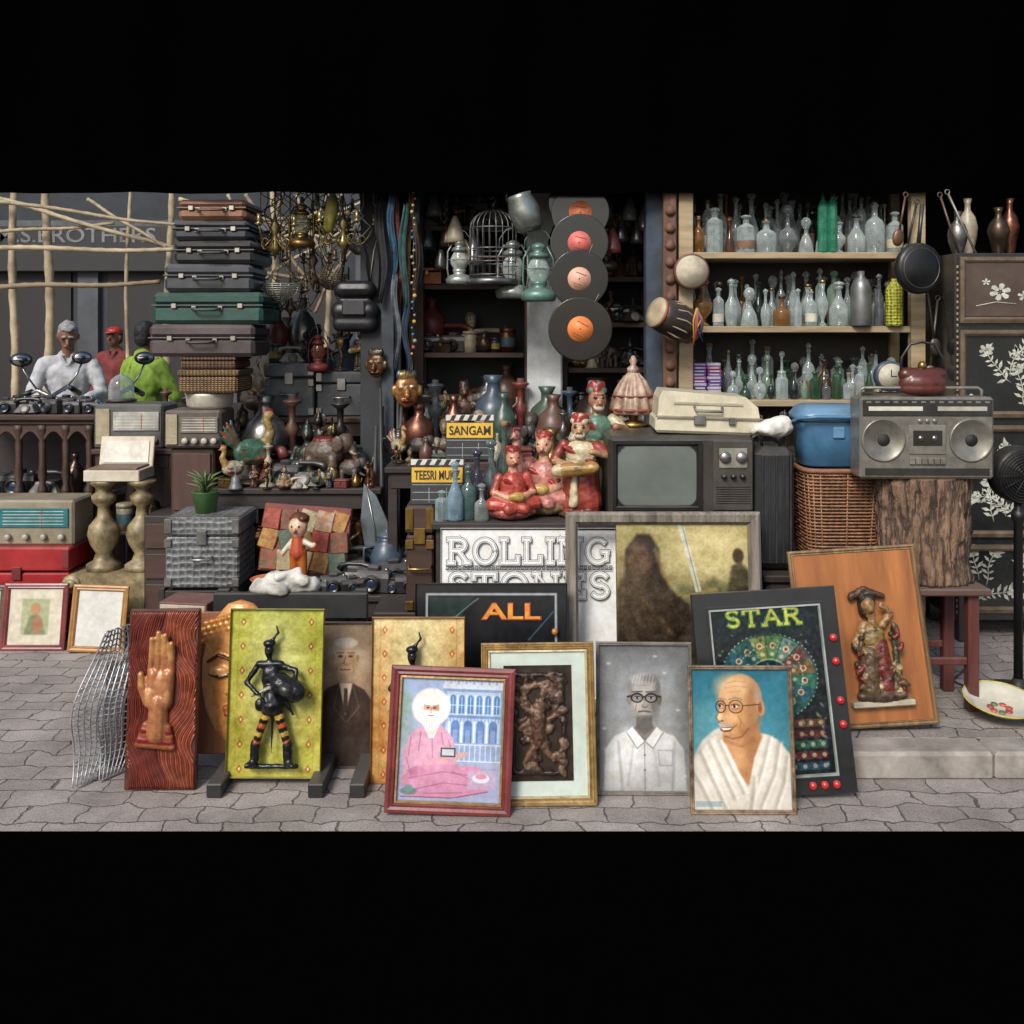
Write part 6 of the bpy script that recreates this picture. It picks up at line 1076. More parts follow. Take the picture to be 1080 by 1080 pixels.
for j in range(NZ+1):
    z=.435*j/NZ; r_=np.interp(z,[q[1] for q in pr],[q[0] for q in pr])
    for k in range(n): a=2*math.pi*k/n; q=r_*(1+.05*math.sin(a*2+1)+.16*MN.fractal(Vector((math.cos(a)*6,math.sin(a)*6,z*5)),.7,2.1,4)); vs.append((q*math.cos(a)*1.12,q*math.sin(a)*.85,z))
for j in range(NZ):
    for k in range(n): fs.append([j*n+k,j*n+(k+1)%n,(j+1)*n+(k+1)%n,(j+1)*n+k])
fs.append(list(range(n))); g.add(vs,fs,bk,True); t=G(); t.add(vs[-n:],[list(range(n))],mat('#a98b66',.8,0,.4,16,.3,col2='#6a4a30')); thing('tree_stump','rough bark covered tree stump on a stool','stump',(X(976,3.98),4.0,.61),[('bark',g),('cut_top',t)])
sv=mat('#8b887f',.3,.45,.3,20,.08); dkp=mat('#33322f',.35,.2,.3,20,.08); W_=.545;H_=.335
b=G(); b.box((0,.06,H_/2),(W_,.13,H_),sv,b=.01); b.box((0,-.006,H_*.87),(W_-.02,.008,H_*.2),dkp,b=.002)
for i in range(14): b.box((-.24+i*.037,-.010,H_*.94),(.02,.004,.008),sv)
b.box((-.13,-.0105,H_*.86),(.22,.004,.018),mat('#c9c6b6',.4)); b.box((.14,-.0105,H_*.86),(.2,.004,.018),mat('#a8a598',.4)); b.box((0,-.005,H_*.09),(W_-.04,.006,.03),dkp)
ps=[('body',b)]
for sx in (-.178,.178):
    s_=G(); s_.lathe([(.088,0),(.09,.007),(.084,.011),(.080,.006)],sv,(sx,-.001,H_*.475),(rad(90),0,0),n=36); c=G(); c.lathe([(.080,0),(.079,.006),(.06,.003),(.03,.0),(.026,.006),(0,.009)],mat('#1c1a19',.6,0,.3,16,.3,kind='speak',dust=.05),(sx,-.001,H_*.475),(rad(90),0,0),n=30); ps.append(('speaker',s_,None,[('speaker_cone',c)]))
cd=G(); cd.box((0,-.004,H_*.48),(.15,.012,.12),mat('#9b988e',.3,.5,.3),b=.003); cd.box((0,-.009,H_*.5),(.12,.004,.065),mat('#2a2926',.2),b=.002); cd.lathe([(.012,0),(.012,.003)],steel,(-.028,-.0105,H_*.5),(rad(90),0,0),n=12); cd.lathe([(.012,0),(.012,.003)],steel,(.028,-.0105,H_*.5),(rad(90),0,0),n=12); ps.append(('cassette_door',cd))
for i in range(6): bt=G(); bt.box((-.0625+i*.025,-.007,H_*.22),(.022,.016,.026),sv,b=.002); ps.append(('button',bt))
for sx in (-.03,.03,.0): k=G(); k.lathe([(.01,0),(.01,.008),(.008,.011)],sv,(sx,-.001,H_*.71),(rad(90),0,0),n=14); ps.append(('knob',k))
hd=G(); hd.tube([(-.25,.06,H_-.01),(-.25,.06,H_+.025),(-.235,.06,H_+.035),(.235,.06,H_+.035),(.25,.06,H_+.025),(.25,.06,H_-.01)],.007,sv,8); ps.append(('handle',hd))
thing('boombox','silver twin speaker cassette boombox standing on tree stump','boombox',(X(973,3.92),3.88,1.048),ps,(0,0,rad(-1)))
g=organic([('e',(0,0,.055),(.1,.055,.05),'#5a2f28'),('e',(0,0,.03),(.1,.055,.03),'#5a2f28'),('c',(-.07,0,.09),(.07,0,.09),.03,.03,'#4f2a24')],.006,mt=vmat(.3,0,.1,30,.3)); hd=G(); hd.tube([(-.09,0,.08),(-.085,0,.16),(-.05,0,.215),(0,0,.225),(.05,0,.215),(.085,0,.16),(.09,0,.08)],.006,blk,8); kn=G(); kn.lathe([(.02,.112),(.016,.135),(.008,.145)],brass,n=12)
thing('kettle','dark red brown kettle with tall arched handle on boombox','kettle',(X(972,3.95),3.945,1.048+.335),[('body',g),('handle',hd),('knob',kn)])
g=G(); g.box((0,0,.16),(.2,.16,.32),dw); g.box((0,-.082,.16),(.15,.01,.25),dw2); thing('wooden_box','dark wooden box behind the boombox','box',(X(938,4.8),4.83,1.02),g)
thing('alarm_clock','small dark blue round clock on a wooden box','clock',(X(938,4.8),4.8,1.342),P_clock(.15,mat('#2a3d52',.35,0,.3)))
g=G(); g.lathe([(.125,0),(.13,.012),(.128,.03),(.115,.045),(.0,.05)],mat('#1e2022',.35,.5,.3,14,.2),(0,0,0),(rad(90),0,0),n=36); g.ring((0,-.045,0),.1,.003,mat('#5a5d60',.4,.7),(rad(90),0,0)); h_=G(); h_.tube([(0,0,.12),(.0,0,.2),(.0,.0,.33)],[.012,.01,.012],blk); thing('frying_pan','round black iron pan hanging beside the bottle shelf','pan',(X(969,4.75),4.78,Z(283,4.75)),[('pan',g),('handle',h_)],(0,rad(6),rad(12)))
for i,(a,b_,l,col) in enumerate(((992,212,.42,'#5a4a3c'),(1003,208,.5,'#8a8478'),(960,210,.25,'#6a4a34'),(985,300,.4,'#4a4440'),(1000,320,.45,'#6a6058'),(980,215,.3,'#3a3634'),(1008,300,.35,'#8a7a5a'))):
    g=G(); m=mat(col,.4,.5,.3); g.tube([(0,0,0),(.0,0,-l*.75)],.006,m,6); g.sph((0,0,-l*.85),(.03,.012,.045),m); g.ring((0,0,.012),.012,.003,m,(rad(90),0,0),n=12); thing('ladle','old metal ladle hanging by its ring','ladle',(X(a,4.8),4.8+.03*i,Z(b_,4.8)+.02),g,(0,rad([-18,-25,10,-8,6,12,-5][i]),0),group='hanging ladles')
lac=mat('#14191b',.25,0,.35,8,.05,coat=.4); pan=mat('#4d3e34',.45,0,.35,7,.1); ivo=mat('#c4c6b8',.35,0,.4,30,.1); x0,x1=X(1012,4.72),X(1012,4.72)+.95; yc=4.75; zt=Z(266,4.72)
b=G(); b.box(((x0+x1)/2,yc+.22,(.2+zt)/2),(x1-x0,.4,zt-.2),lac,b=.004)
cxx=(x0+x1)/2; ps=[('body',b)]
for z0_,z1_ in ((1.695,zt-.02),(1.22,1.66),(.62,1.18),(.24,.58)): fr=G(); fr.rectf(x1-x0-.04,z1_-z0_,[(0,.02),(0,-.008),(.018,-.012),(.03,-.004),(.032,.02)],mat('#6a5844',.5,.2,.4,20,.3),(cxx,yc+.01,(z0_+z1_)/2)); ps.append(('frame_moulding',fr))
p1=G(); p1.box((cxx,yc+.012,(1.695+zt-.02)/2),(x1-x0-.1,.01,zt-1.78),pan); ps.append(('drawer_front',p1))
il=G(); rr=random.Random(5)
def flower(cx,cz,s_,yy,n=6):
    for k in range(n):
        a=2*math.pi*k/n+.3; il.prism([(cx+s_*.15*math.cos(a-1.2),cz+s_*.15*math.sin(a-1.2)),(cx+s_*math.cos(a-.3),cz+s_*.8*math.sin(a-.3)),(cx+s_*1.1*math.cos(a),cz+s_*.9*math.sin(a)),(cx+s_*math.cos(a+.3),cz+s_*.8*math.sin(a+.3)),(cx+s_*.15*math.cos(a+1.2),cz+s_*.15*math.sin(a+1.2))],yy-.002,yy,ivo)
flower(x0+.22,1.85,.05,yc+.006); flower(x0+.15,1.9,.02,yc+.006,5); flower(x0+.34,1.83,.03,yc+.006,5); il.tube([(x0+.1,yc+.006,1.78),(x0+.2,yc+.006,1.8),(x0+.3,yc+.006,1.79)],.003,ivo,4)
flower(x0+.5,1.86,.05,yc+.006); 
# branching floral sprays on each black panel
for (za,zb_,nb) in ((1.26,1.62,7),(.66,1.14,9),(.27,.55,6)):
    for q in range(nb):
        bx=x0+.07+rr.random()*.34+(.35 if q%3==2 else 0); bz=rr.uniform(za,(za+zb_)/2); a=rr.uniform(.5,2.6); px_,pz_=bx,bz; pts=[(px_,yc+.0185,pz_)]
        for k in range(7):
            a+=rr.uniform(-.4,.4); px_+=.03*math.cos(a); pz_+=.03*math.sin(a)
            if not (x0+.06<px_<x1-.06 and za<pz_<zb_): break
            pts.append((px_,yc+.0185,pz_)); 
            for sd in (-1,1):
                la=a+sd*1.0; s_=rr.uniform(.014,.026); c0,c1=px_+s_*math.cos(la),pz_+s_*math.sin(la)
                il.prism([(px_,pz_),(c0-.35*s_*math.sin(la),c1+.35*s_*math.cos(la)),(c0+s_*math.cos(la),c1+s_*math.sin(la)),(c0+.35*s_*math.sin(la),c1-.35*s_*math.cos(la))],yc+.017,yc+.02,ivo)
        if len(pts)>1: il.tube(pts,.0028,ivo,4); flower(pts[-1][0],pts[-1][2],rr.uniform(.024,.042),yc+.0205,6)
for i in range(60): z=.24+i*(zt-.28)/60; il.box((x0+.012,yc+.018,z),(.008,.008,.014),mat('#a89a7a',.4))
ps.append(('inlay',il))
for sx in (x0+.05,x1-.05): 
    for yy in (yc+.06,yc+.38): l=G(); l.box((sx,yy,.15),(.06,.06,.1),lac,tx=1.2); ps.append(('leg',l))
thing('cabinet','black lacquered cabinet with white mother of pearl inlay','cabinet',(0,0,0),ps)
for i,(dx,h,r_,m) in enumerate(((.06,.22,.05,mats_dark[3][1]),(.16,.3,.05,mats_dark[9][1]),(.27,.24,.055,mats_dark[0][1]),(.38,.3,.05,mats_dark[5][1]),(.5,.22,.06,mats_dark[2][1]),(.65,.3,.08,blk))): thing('vase','old metal vessel standing on the lacquered cabinet','vase',(x0+dx,yc+.12+.1*(i%2),zt+.001),P_vase(h,r_,m),group='metal vessels on the cabinet')
row(X(745,4.9),X(925,4.9),4.84,1.02,.16,.24,'on the table below the bottles',['vase','candlestick','tin','fig'],gap=.5)
row(X(955,4.9),X(1003,4.9),4.84,1.02,.25,.4,'on the table below the bottles',['vase','fig','candlestick'],gap=.4)
row(X(975,5.2),X(1010,5.2),5.2,1.02,.5,.62,'on the table below the bottles',['vase','fig'],gap=.25)
ci=mat('#1d1f22',.45,.5,.4,14,.3); g=G(); g.lathe([(.16,0),(.165,.012),(.15,.03),(.06,.045),(.03,.07),(.02,.09)],ci,n=30); pl=G(); pl.lathe([(.018,.08),(.018,.75),(.028,.76),(.028,.79),(.015,.8),(.015,.86)],ci,n=14); 
hd=G(); hd.lathe([(.0,0),(.1,.01),(.12,.03),(.12,.09),(.1,.11),(.0,.12)],ci,(0,.06,.95),(rad(90),0,0),n=30)
for k in range(9): hd.ring((0,-.062,.95),.015+k*.012,.0025,ci,(rad(90),0,0),n=24,k=4)
for k in range(12): a=2*math.pi*k/12; hd.tube([(.012*math.cos(a),-.064,.95+.012*math.sin(a)),(.118*math.cos(a),-.06,.95+.118*math.sin(a))],.002,ci,4)
thing('pedestal_fan','black cast iron pedestal fan with round base','fan',(X(1078,3.97),4.0,.1),[('base',g),('pole',pl),('fan_head',hd)])
g=G(); en=mat('#cfcdbd',.2,0,.2,10,.05,coat=.4); g.lathe([(.05,0),(.06,.004),(.11,.03),(.138,.05),(.142,.054),(.134,.052),(.105,.034),(.055,.012),(.0,.01)],en,n=44,cap=False); ps=[('bowl',g)]
for k in range(7): a=k*.9; d=G(); d.lathe([(.014,0),(.014,.004)],mat(['#b8322c','#c9542c','#5a7a3a'][k%3],.3),(.036*math.cos(a),.032*math.sin(a),.0115),n=10); ps.append(('painted_flower',d))
rb=G(); rb.ring((0,0,.054),.14,.003,mat('#c4b43a',.3),n=40,k=6); ps.append(('rim',rb)); thing('enamel_bowl','cream enamel bowl with red flowers and yellow rim','bowl',(X(1056,3.8),3.81,.125),ps,(rad(9),0,0))
g=G(); g.tube([(2.05,4.3,.106),(2.1,4.1,.106),(2.0,4.05,.106),(1.95,4.2,.106),(2.08,4.35,.106),(2.2,4.5,.106),(2.22,4.62,.106)],.004,blk); thing('cable','thin black cable lying on the pavement','cable',(0,0,0),g)
# ================================================================= LEFT-CENTRE GOODS
w_=X(368,4.6)-X(273,4.6); h=.33; g=G(); g.box((0,0,h/2),(w_,.03,h),mat('#7a2f2a',.5),b=.004)
cols=['#94302a','#2f5f3a','#a08a3a','#a09a8c','#98442c','#4a5a4a','#a0622c']
ps=[('board',g)]
for j in range(3):
    for i in range(5):
        k=G(); k.box((-w_*.39+i*w_*.195+R.uniform(-.01,.01),-.02-.004*((i+j)%3),h*(.18+.3*j)),(w_*.2,.012,h*.31),mat(cols[(i*3+j*2)%7],.25,0,.6,40,.3,col2=cols[(i+j*3+1)%7]),b=.004,rot=(0,R.uniform(-.3,.3),0)); ps.append(('packet',k))
thing('packet_display','red board of colourful packets behind a doll','display',(X(320,4.75),4.72,.45),ps,(rad(-10),rad(4),0))
g=G(); g.box((0,0,.019),(.3,.2,.038),dw); thing('wooden_box','flat dark box under the packet display','box',(X(320,4.75),4.76,.411),g)
doll=organic([('e',(0,0,.33),(.05,.046,.054),'#cfa88c'),('e',(0,.02,.365),(.054,.046,.036),'#5a3424'),('e',(.03,.0,.375),(.03,.04,.02),'#5a3424'),('c',(0,-.045,.325),(0,-.054,.32),.007,.009,'#c09078'),('e',(-.018,-.042,.338),(.006,.005,.007),'#1c1a1a'),('e',(.018,-.042,.338),(.006,.005,.007),'#1c1a1a'),('c',(-.01,-.043,.304),(.01,-.043,.304),.003,.003,'#92302a'),('c',(0,0,.27),(0,0,.2),.03,.042,'#a84a2c'),('c',(-.03,0,.255),(-.075,-.01,.2),.016,.014,'#c0bba8'),('c',(.03,0,.255),(.08,-.01,.235),.016,.014,'#c0bba8'),('e',(-.08,-.012,.19),(.013,.013,.015),'#cfa88c'),('e',(.09,-.012,.24),(.013,.013,.015),'#cfa88c'),('c',(-.022,0,.2),(-.026,0,.05),.025,.018,'#a05a22'),('c',(.022,0,.2),(.03,0,.05),.025,.018,'#a05a22'),('c',(-.026,0,.022),(-.03,-.03,.018),.02,.018,'#5a2a1c'),('c',(.03,0,.022),(.034,-.03,.018),.02,.018,'#5a2a1c')],.005,mt=vmat(.35,0,.05,40,.3))
thing('doll','plastic doll in orange clothes standing before colourful packets','doll',(X(315,4.55),4.54,.411),doll,(0,0,rad(-8)),scale=.93)
g=G(); g.lathe([(.05,0),(.085,.06),(.09,.065),(.084,.065),(.05,.01)],mat('#c4642c',.4,0,.2),n=28); thing('bowl','orange plastic bowl on the low table','bowl',(X(283,4.5),4.52,.411),g)
g=organic([('c',(-.1,0,.03),(.1,.02,.03),.03,.035,'#b4b2ab'),('c',(-.05,.02,.06),(.08,-.01,.05),.03,.025,'#bfbdb6'),('c',(-.12,-.01,.02),(.0,-.03,.02),.02,.025,'#a8a69f'),('c',(-.02,-.02,.07),(.05,.01,.085),.018,.014,'#bfbdb6')],.006,jit=(.006,18),mt=vmat(.85,0,.1,30,.2)); 
thing('cloth','crumpled white cloth draped on the black rack','cloth',(X(300,3.75),3.755,.615),g)
for (p,y,w_,k) in ((352,4.5,.13,'c'),(395,4.52,.17,'c'),(432,4.5,.14,'c'),(375,4.66,.16,'p'),(415,4.66,.17,'c'),(445,4.67,.14,'p'),(372,4.5,.11,'c'),(414,4.5,.1,'c'),(336,4.48,.1,'c'),(450,4.5,.12,'c')):
    if k=='c': thing('camera','old black film camera on the low table','camera',(X(p,y),y,.411),P_camera(w_,R.choice([blk,blk2])),(0,0,rad(R.uniform(-25,25))),group='old cameras')
    else: thing('telephone','black rotary telephone on the low table','telephone',(X(p,y),y,.411),P_phone(w_,blk),(0,0,rad(R.uniform(-25,25))))
row(X(365,4.8),X(455,4.8),4.81,.411,.24,.36,'on the low table',['camera','telephone','vase','tin','box','teapot'],gap=.55)
zz=0
for i in range(7):
    g=G(); hh=R.uniform(.05,.065); cc=R.choice(['#7a5a4a','#5a4a48','#8a7a6a','#6a3a34']); g.box((0,0,hh/2),(.24,.18,hh),mat(cc,.6,0,.35,12,.2),b=.004); g.box((0,-.004,hh/2),(.225,.18,hh*.7),mat('#b8ac94',.8)); thing('old_book','worn old book in a pile beneath the silver trunk','book',(X(200,4.48)+R.uniform(-.01,.01),4.5,zz),g,(0,0,rad(R.uniform(-14,14))),group='pile of old books'); zz+=hh
g=G(); g.lathe([(.05,0),(.065,.1),(.07,.105),(.064,.105),(.05,.02)],mat('#3f6a32',.5),n=20); l=G()
for i in range(26):
    a=R.uniform(0,6.28); e=R.uniform(.04,.1); hh=R.uniform(.05,.14); l.tube([(0,0,.08),(e*.4*math.cos(a),e*.4*math.sin(a),.08+hh*.8),(e*math.cos(a),e*math.sin(a),.08+hh)],[.004,.007,.001],mat('#4f6a34',.6,0,.4,20,.1),4)
thing('potted_plant','small spiky plant in a green pot on silver trunk','plant',(X(213,4.7),4.76,.746),[('pot',g),('leaves',l)])
thing('bird_figurine','green and brown ceramic bird with chipped glaze','figurine',(X(262,5.0),5.08,.831),MS['rooster'][0],(0,0,rad(125)),scale=.46)
thing('bird_figurine','red and cream ceramic bird with chipped glaze','figurine',(X(246,5.0),5.0,.831),MS['rooster'][1],(0,0,rad(-60)),scale=.26)
thing('elephant_figurine','dark carved elephant figurine with red saddle','figurine',(X(340,5.05),5.1,.831),MS['elephant'][0],(0,0,rad(75)),scale=.34,color=(.6,.45,.35))
row(X(232,4.97),X(398,4.97),4.975,.831,.09,.15,'on the figurine table',gap=.55); row(X(275,5.0),X(398,5.0),5.06,.831,.17,.24,'on the figurine table',gap=.42); row(X(230,5.0),X(398,5.0),5.2,.831,.26,.36,'on the figurine table',gap=.36); row(X(230,5.0),X(398,5.0),5.34,.831,.38,.5,'on the figurine table',['fig','vase','candlestick'],gap=.3)
row(X(230,5.0),X(398,5.0),5.12,.41,.2,.36,'on the lower table shelf',gap=.45)
trunk('dull grey metal deed box on a table',X(278,5.5),X(330,5.5),5.52,.28,1.156,.31,mat('#6b7072',.5,.4,.5,8,.2),steel,cat='box',name='metal_box')
trunk('dark grey metal case on a table',X(332,5.5),X(385,5.5),5.55,.28,1.156,.26,mat('#464b50',.5,.4,.5,8,.2),steel,cat='box',name='metal_box')
row(X(350,5.5),X(396,5.5),5.62,1.417,.22,.34,'on a grey metal case',['candlestick','vase','fig'],gap=.4)
row(X(280,5.5),X(330,5.5),5.58,1.467,.16,.24,'on a grey metal box',['telephone','fig','teapot','tin'],gap=.5); row(X(280,5.5),X(330,5.5),5.7,1.467,.3,.42,'on a grey metal box',['vase','fig','candlestick'],gap=.36)
row(X(264,5.7),X(400,5.7),5.86,1.156,.4,.6,'behind the grey metal boxes',['vase','fig','candlestick'],gap=.3)
g=organic([('c',(-.08,0,0),(.08,0,0),.06,.06,'#1d1e22'),('c',(-.09,0,-.14),(.09,0,-.14),.07,.07,'#1d1e22'),('c',(-.09,0,-.22),(.09,0,-.22),.06,.06,'#232428')],.012); s_=G(); s_.tube([(-.1,0,.0),(-.06,0,.25),(0,0,.4),(.06,0,.25),(.1,0,.0)],.008,blk); p_=G(); p_.box((0,-.07,-.12),(.15,.02,.1),blk2,b=.01)
thing('shoulder_bag','black leather shoulder bag hanging from a pole','bag',(X(374,5.2),5.22,Z(305,5.2)),[('body',g),('strap',s_),('pocket',p_)],scale=.85)
rail=G(); rail.tube([(X(262,5.25),5.25,2.62),(X(412,5.25),5.25,2.62)],.022,bam2); thing('hanging_rail','wooden pole carrying hanging baskets and pots','pole',(0,0,0),rail)
def hang_basket(px_,py_,y,r,m,lab,mats_ring):
    g=G(); 
    for k in range(14): a=2*math.pi*k/14; g.tube([(r*.3*math.cos(a),r*.3*math.sin(a),-r*.9),(r*.85*math.cos(a),r*.85*math.sin(a),-r*.5),(r*math.cos(a),r*math.sin(a),0)],.0035,m,4)
    for j in range(9): t=j/8; q=r*(.3+.7*math.sin(t*1.57)); g.ring((0,0,-r*.9*(1-t)),q,.0035,m,n=22,k=4)
    s_=G(); z=Z(py_,y)
    for a in (0,2.1,4.2): s_.tube([(r*math.cos(a),r*math.sin(a),0),(0,0,r*1.3)],.0025,mats_ring,4)
    s_.tube([(0,0,r*1.3),(0,0,max(r*1.35,2.6-z))],.0025,mats_ring,4)
    thing('hanging_basket',lab,'basket',(X(px_,y),y,z),[('bowl',g),('hanging_cords',s_)],group='hanging wire baskets')
pwm=mat('#a8a89c',.4,.5,.3,20,.1)
hang_basket(296,300,5.2,.1,pwm,'pale wire basket hanging from a pole',bam2); hang_basket(350,290,5.3,.09,mat('#6a5c4c',.7),'dark woven basket hanging from a pole',bam2); hang_basket(380,255,5.35,.08,pwm,'small pale wire basket hanging from a pole',bam2); hang_basket(275,250,5.3,.07,pwm,'small pale wire basket hanging near suitcases',bam2)
def chandelier(px_,py_,y,s,m,lab,na=6):
    z=Z(py_,y); g=G(); g.lathe([(.004,s*.9),(.012,s*.7),(.03,s*.55),(.012,s*.4),(.02,s*.2),(.035,s*.1),(.012,0),(.0,-.04)],m,n=14); g.tube([(0,0,s*.9),(0,0,max(s,2.6-z))],.004,m,5); ps=[('stem',g)]
    for k in range(na):
        a=2*math.pi*k/na+.3; ar=G(); pts=[]
        for q in range(13): t=q/12; rr_=s*(.08+.62*t); zz_=s*(.3-.34*math.sin(t*3.0)+.28*t); pts.append((rr_*math.cos(a),rr_*math.sin(a),zz_))
        ar.tube(pts,.0045,m,5); e=pts[-1]; ar.lathe([(.006,-.004),(.024,.008),(.008,.014),(.011,.02),(.011,.06)],m,e,n=10)
        ar.tube([(e[0]*.6+.02*math.cos(b_),e[1]*.6,s*.18+.03*math.sin(b_)) for b_ in [q*.7 for q in range(8)]],.003,m,4); ps.append(('arm',ar))
    thing('chandelier',lab,'chandelier',(X(px_,y),y,z),ps,group='tangled brass chandeliers')
br1=mat('#a08c58',.3,.7,.45,20,.2); br2=mat('#6a5c4a',.35,.6,.45,20,.2)
chandelier(290,268,5.15,.26,br1,'thin curled brass chandelier hanging from a pole'); chandelier(330,300,5.25,.24,br2,'dark tarnished chandelier hanging from a pole',7); chandelier(362,262,5.15,.24,br1,'small curled brass chandelier hanging from a pole',5); chandelier(306,330,5.35,.22,br2,'dark metal chandelier hanging low from a pole',6); chandelier(345,240,5.35,.2,pwm,'pale metal chandelier hanging near the gourd',6)
for i in range(30):
    p=R.uniform(272,400); y=R.uniform(5.15,5.38); l=R.uniform(.3,.9); g=G(); pts=[(0,0,0)]
    if i%3==0: # springy wire loops
        ph=R.uniform(0,6); pts=[(.045*math.sin(q*.55+ph)*min(1,q/6),.03*math.cos(q*.55+ph),-l*q/40) for q in range(41)]
    else:
        for k in range(8): pts.append((R.uniform(-.04,.04),R.uniform(-.01,.01),-l*(k+1)/8))
    c=R.choice(['#a8a496','#8f8a7c','#b4b0a4','#5a4e40','#9a8e74','#3e3a34','#8a7a3a']); g.tube(pts,.0032,mat(c,.5,.3,.4,20,.3),5)
    thing('hanging_wire','pale twisted wire hanging from a pole','wire',(X(p,y),y,2.62),g,group='hanging twisted wires')
g=G(); g.lathe([(.004,0),(.025,-.03),(.035,-.12),(.026,-.2),(.004,-.22)],mat('#a09a3a',.6,0,.4),n=12,rib=.08,nr=5); thing('dried_gourd','yellow green dried gourd hanging from a pole','gourd',(X(352,5.1),5.1,2.4),g,(0,rad(8),0))
for i in range(6): g=G(); g.tube([(0,0,0),(.006*math.sin(i),.01,.6),(0,0.02,1.15+.1*(i%3))],[.022,.017,.008],mat(['#2a3036','#3c4248','#22262a'][i%3],.5,.3,.4),9); g.lathe([(.03,.0),(.032,.04)],blk,n=8); thing('umbrella','dark folded umbrella standing by the entrance','umbrella',(X(388+i*6,4.98)+.01,5.02+.03*(i%2),.0),g,(rad(-2),rad(R.uniform(-2,4)),0),group='folded umbrellas')
pts=[(0,0,0),(.05,0,.1),(.06,0,.22),(.02,0,.34),(-.03,0,.4),(-.06,0,.24),(-.05,0,.1)]; g=G(); g.prism([(p[0],p[2]) for p in pts],-.01,.01,mat('#6e7a80',.35,.6)); g.tube([(0,-.012,.0),(0,-.014,.2),(-.02,-.012,.38)],.004,steel,5); thing('metal_leaf_tray','large leaf shaped grey metal tray on the low table','tray',(X(400,4.86),4.86,.415),g,(rad(-4),rad(-6),0),scale=1.15)
zc=1.173
for (p,y,k,s_) in ((6,5.53,'c',.13),(30,5.53,'p',.14),(54,5.53,'c',.14),(76,5.53,'c',.12),(94,5.55,'c',.11),(18,5.72,'c',.13),(46,5.74,'p',.14),(70,5.74,'c',.13),(90,5.74,'c',.12),(-15,5.6,'c',.14)):
    if k=='c': thing('camera','old black camera on the carved console table','camera',(X(p,y),y,zc),P_camera(s_,R.choice([blk,blk2])),(0,0,rad(R.uniform(-30,30))),group='old cameras')
    else: thing('telephone','black rotary telephone on the carved console table','telephone',(X(p,y),y,zc),P_phone(s_,blk),(0,0,rad(R.uniform(-30,30))))
thing('camera','black box camera on the console shelf','camera',(X(15,5.55),5.6,.681),P_camera(.22,blk)); curio((X(50,5.6),5.62,.681),.26,'on the console shelf',['telephone']); curio((X(78,5.6),5.62,.681),.25,'on the console shelf',['vase'])
row(X(162,5.7),X(182,5.7),5.8,.981,.28,.4,'behind the silver radio',['vase','tin','candlestick'],gap=.45)
row(X(98,5.5),X(178,5.5),5.55,.501,.22,.36,'on the shelf under the silver radio',['vase','tin','teapot','box'],gap=.5)
# ---- motorcycles parked behind the console (forward is -Y locally)
tyre=mat('#141416',.8,0,.3,20,.3); chrome=mat('#b8babc',.12,.95,.15,20,.03); pt=mat('#1a1c22',.2,.1,.2,10,.03,coat=.6)
def wheel(y):
    t=G(); t.ring((0,y,.3),.265,.045,tyre,(0,rad(90),0),n=36,k=10); r_=G(); r_.ring((0,y,.3),.22,.012,chrome,(0,rad(90),0),n=30,k=6); r_.lathe([(.03,-.05),(.03,.05)],chrome,(0,y,.3),(0,rad(90),0),n=12)
    for k in range(16): a=2*math.pi*k/16; r_.tube([(.02*(-1)**k,y+.03*math.cos(a),.3+.03*math.sin(a)),(0,y+.22*math.cos(a),.3+.22*math.sin(a))],.002,chrome,4)
    return t,r_
ps=[]
for nm,y in (('front_wheel',-.65),('rear_wheel',.62)): t,r_=wheel(y); ps.append((nm,t,None,[('rim',r_)]))
fk=G(); 
for sx in (-.08,.08): fk.tube([(sx,-.65,.3),(sx*1.05,-.5,.75),(sx*1.1,-.4,1.08)],.02,chrome,8)
ps.append(('fork',fk)); fr=G(); fr.tube([(0,-.4,1.0),(0,-.25,.45),(0,.1,.3),(0,.35,.35),(0,.62,.3)],.025,pt,8); fr.tube([(0,-.38,.95),(0,.1,.74),(0,.55,.74),(0,.62,.32)],.022,pt,8); ps.append(('frame',fr))
tk=organic([('e',(0,-.15,.92),(.13,.26,.12),'#1a1c22'),('e',(0,-.02,.9),(.11,.2,.1),'#1a1c22')],.02,mt=vmat(.15,.2,0,10,.1)); ps.append(('fuel_tank',tk))
se=organic([('c',(0,.12,.88),(0,.6,.9),.1,.09,'#141416'),('e',(0,.35,.84),(.12,.34,.06),'#141416')],.02,mt=vmat(.6,0,.1,20,.2)); ps.append(('seat',se))
en=G(); en.box((0,-.05,.45),(.26,.3,.24),mat('#5a5c5e',.4,.7,.4),b=.03)
for k in range(6): en.box((0,-.1,.58+k*.022),(.2,.18,.01),mat('#7a7c7e',.4,.7,.3))
ps.append(('engine',en)); ex=G(); ex.tube([(.12,-.18,.5),(.17,-.25,.35),(.18,0,.26),(.19,.5,.3),(.19,.8,.34)],[.02,.02,.024,.04,.04],chrome,10); ps.append(('exhaust',ex))
hb=G(); hb.tube([(-.38,-.2,1.2),(-.3,-.3,1.25),(-.1,-.38,1.14),(.1,-.38,1.14),(.3,-.3,1.25),(.38,-.2,1.2)],.015,chrome,8); hb.tube([(-.42,-.15,1.19),(-.33,-.27,1.24)],.021,blk,8); hb.tube([(.42,-.15,1.19),(.33,-.27,1.24)],.021,blk,8); ps.append(('handlebar',hb))
hl=G(); hl.lathe([(.03,0),(.09,.04),(.11,.1),(.11,.13)],chrome,(0,-.42,1.1),(rad(90),0,0),n=24); gl=G(); gl.lathe([(.10,0),(.08,.015),(0,.022)],mat('#c8cccc',.1,.3,.1,10,0,dust=0),(0,-.55,1.1),(rad(90),0,0),n=24); ps.append(('headlight',hl,None,[('headlight_glass',gl)]))
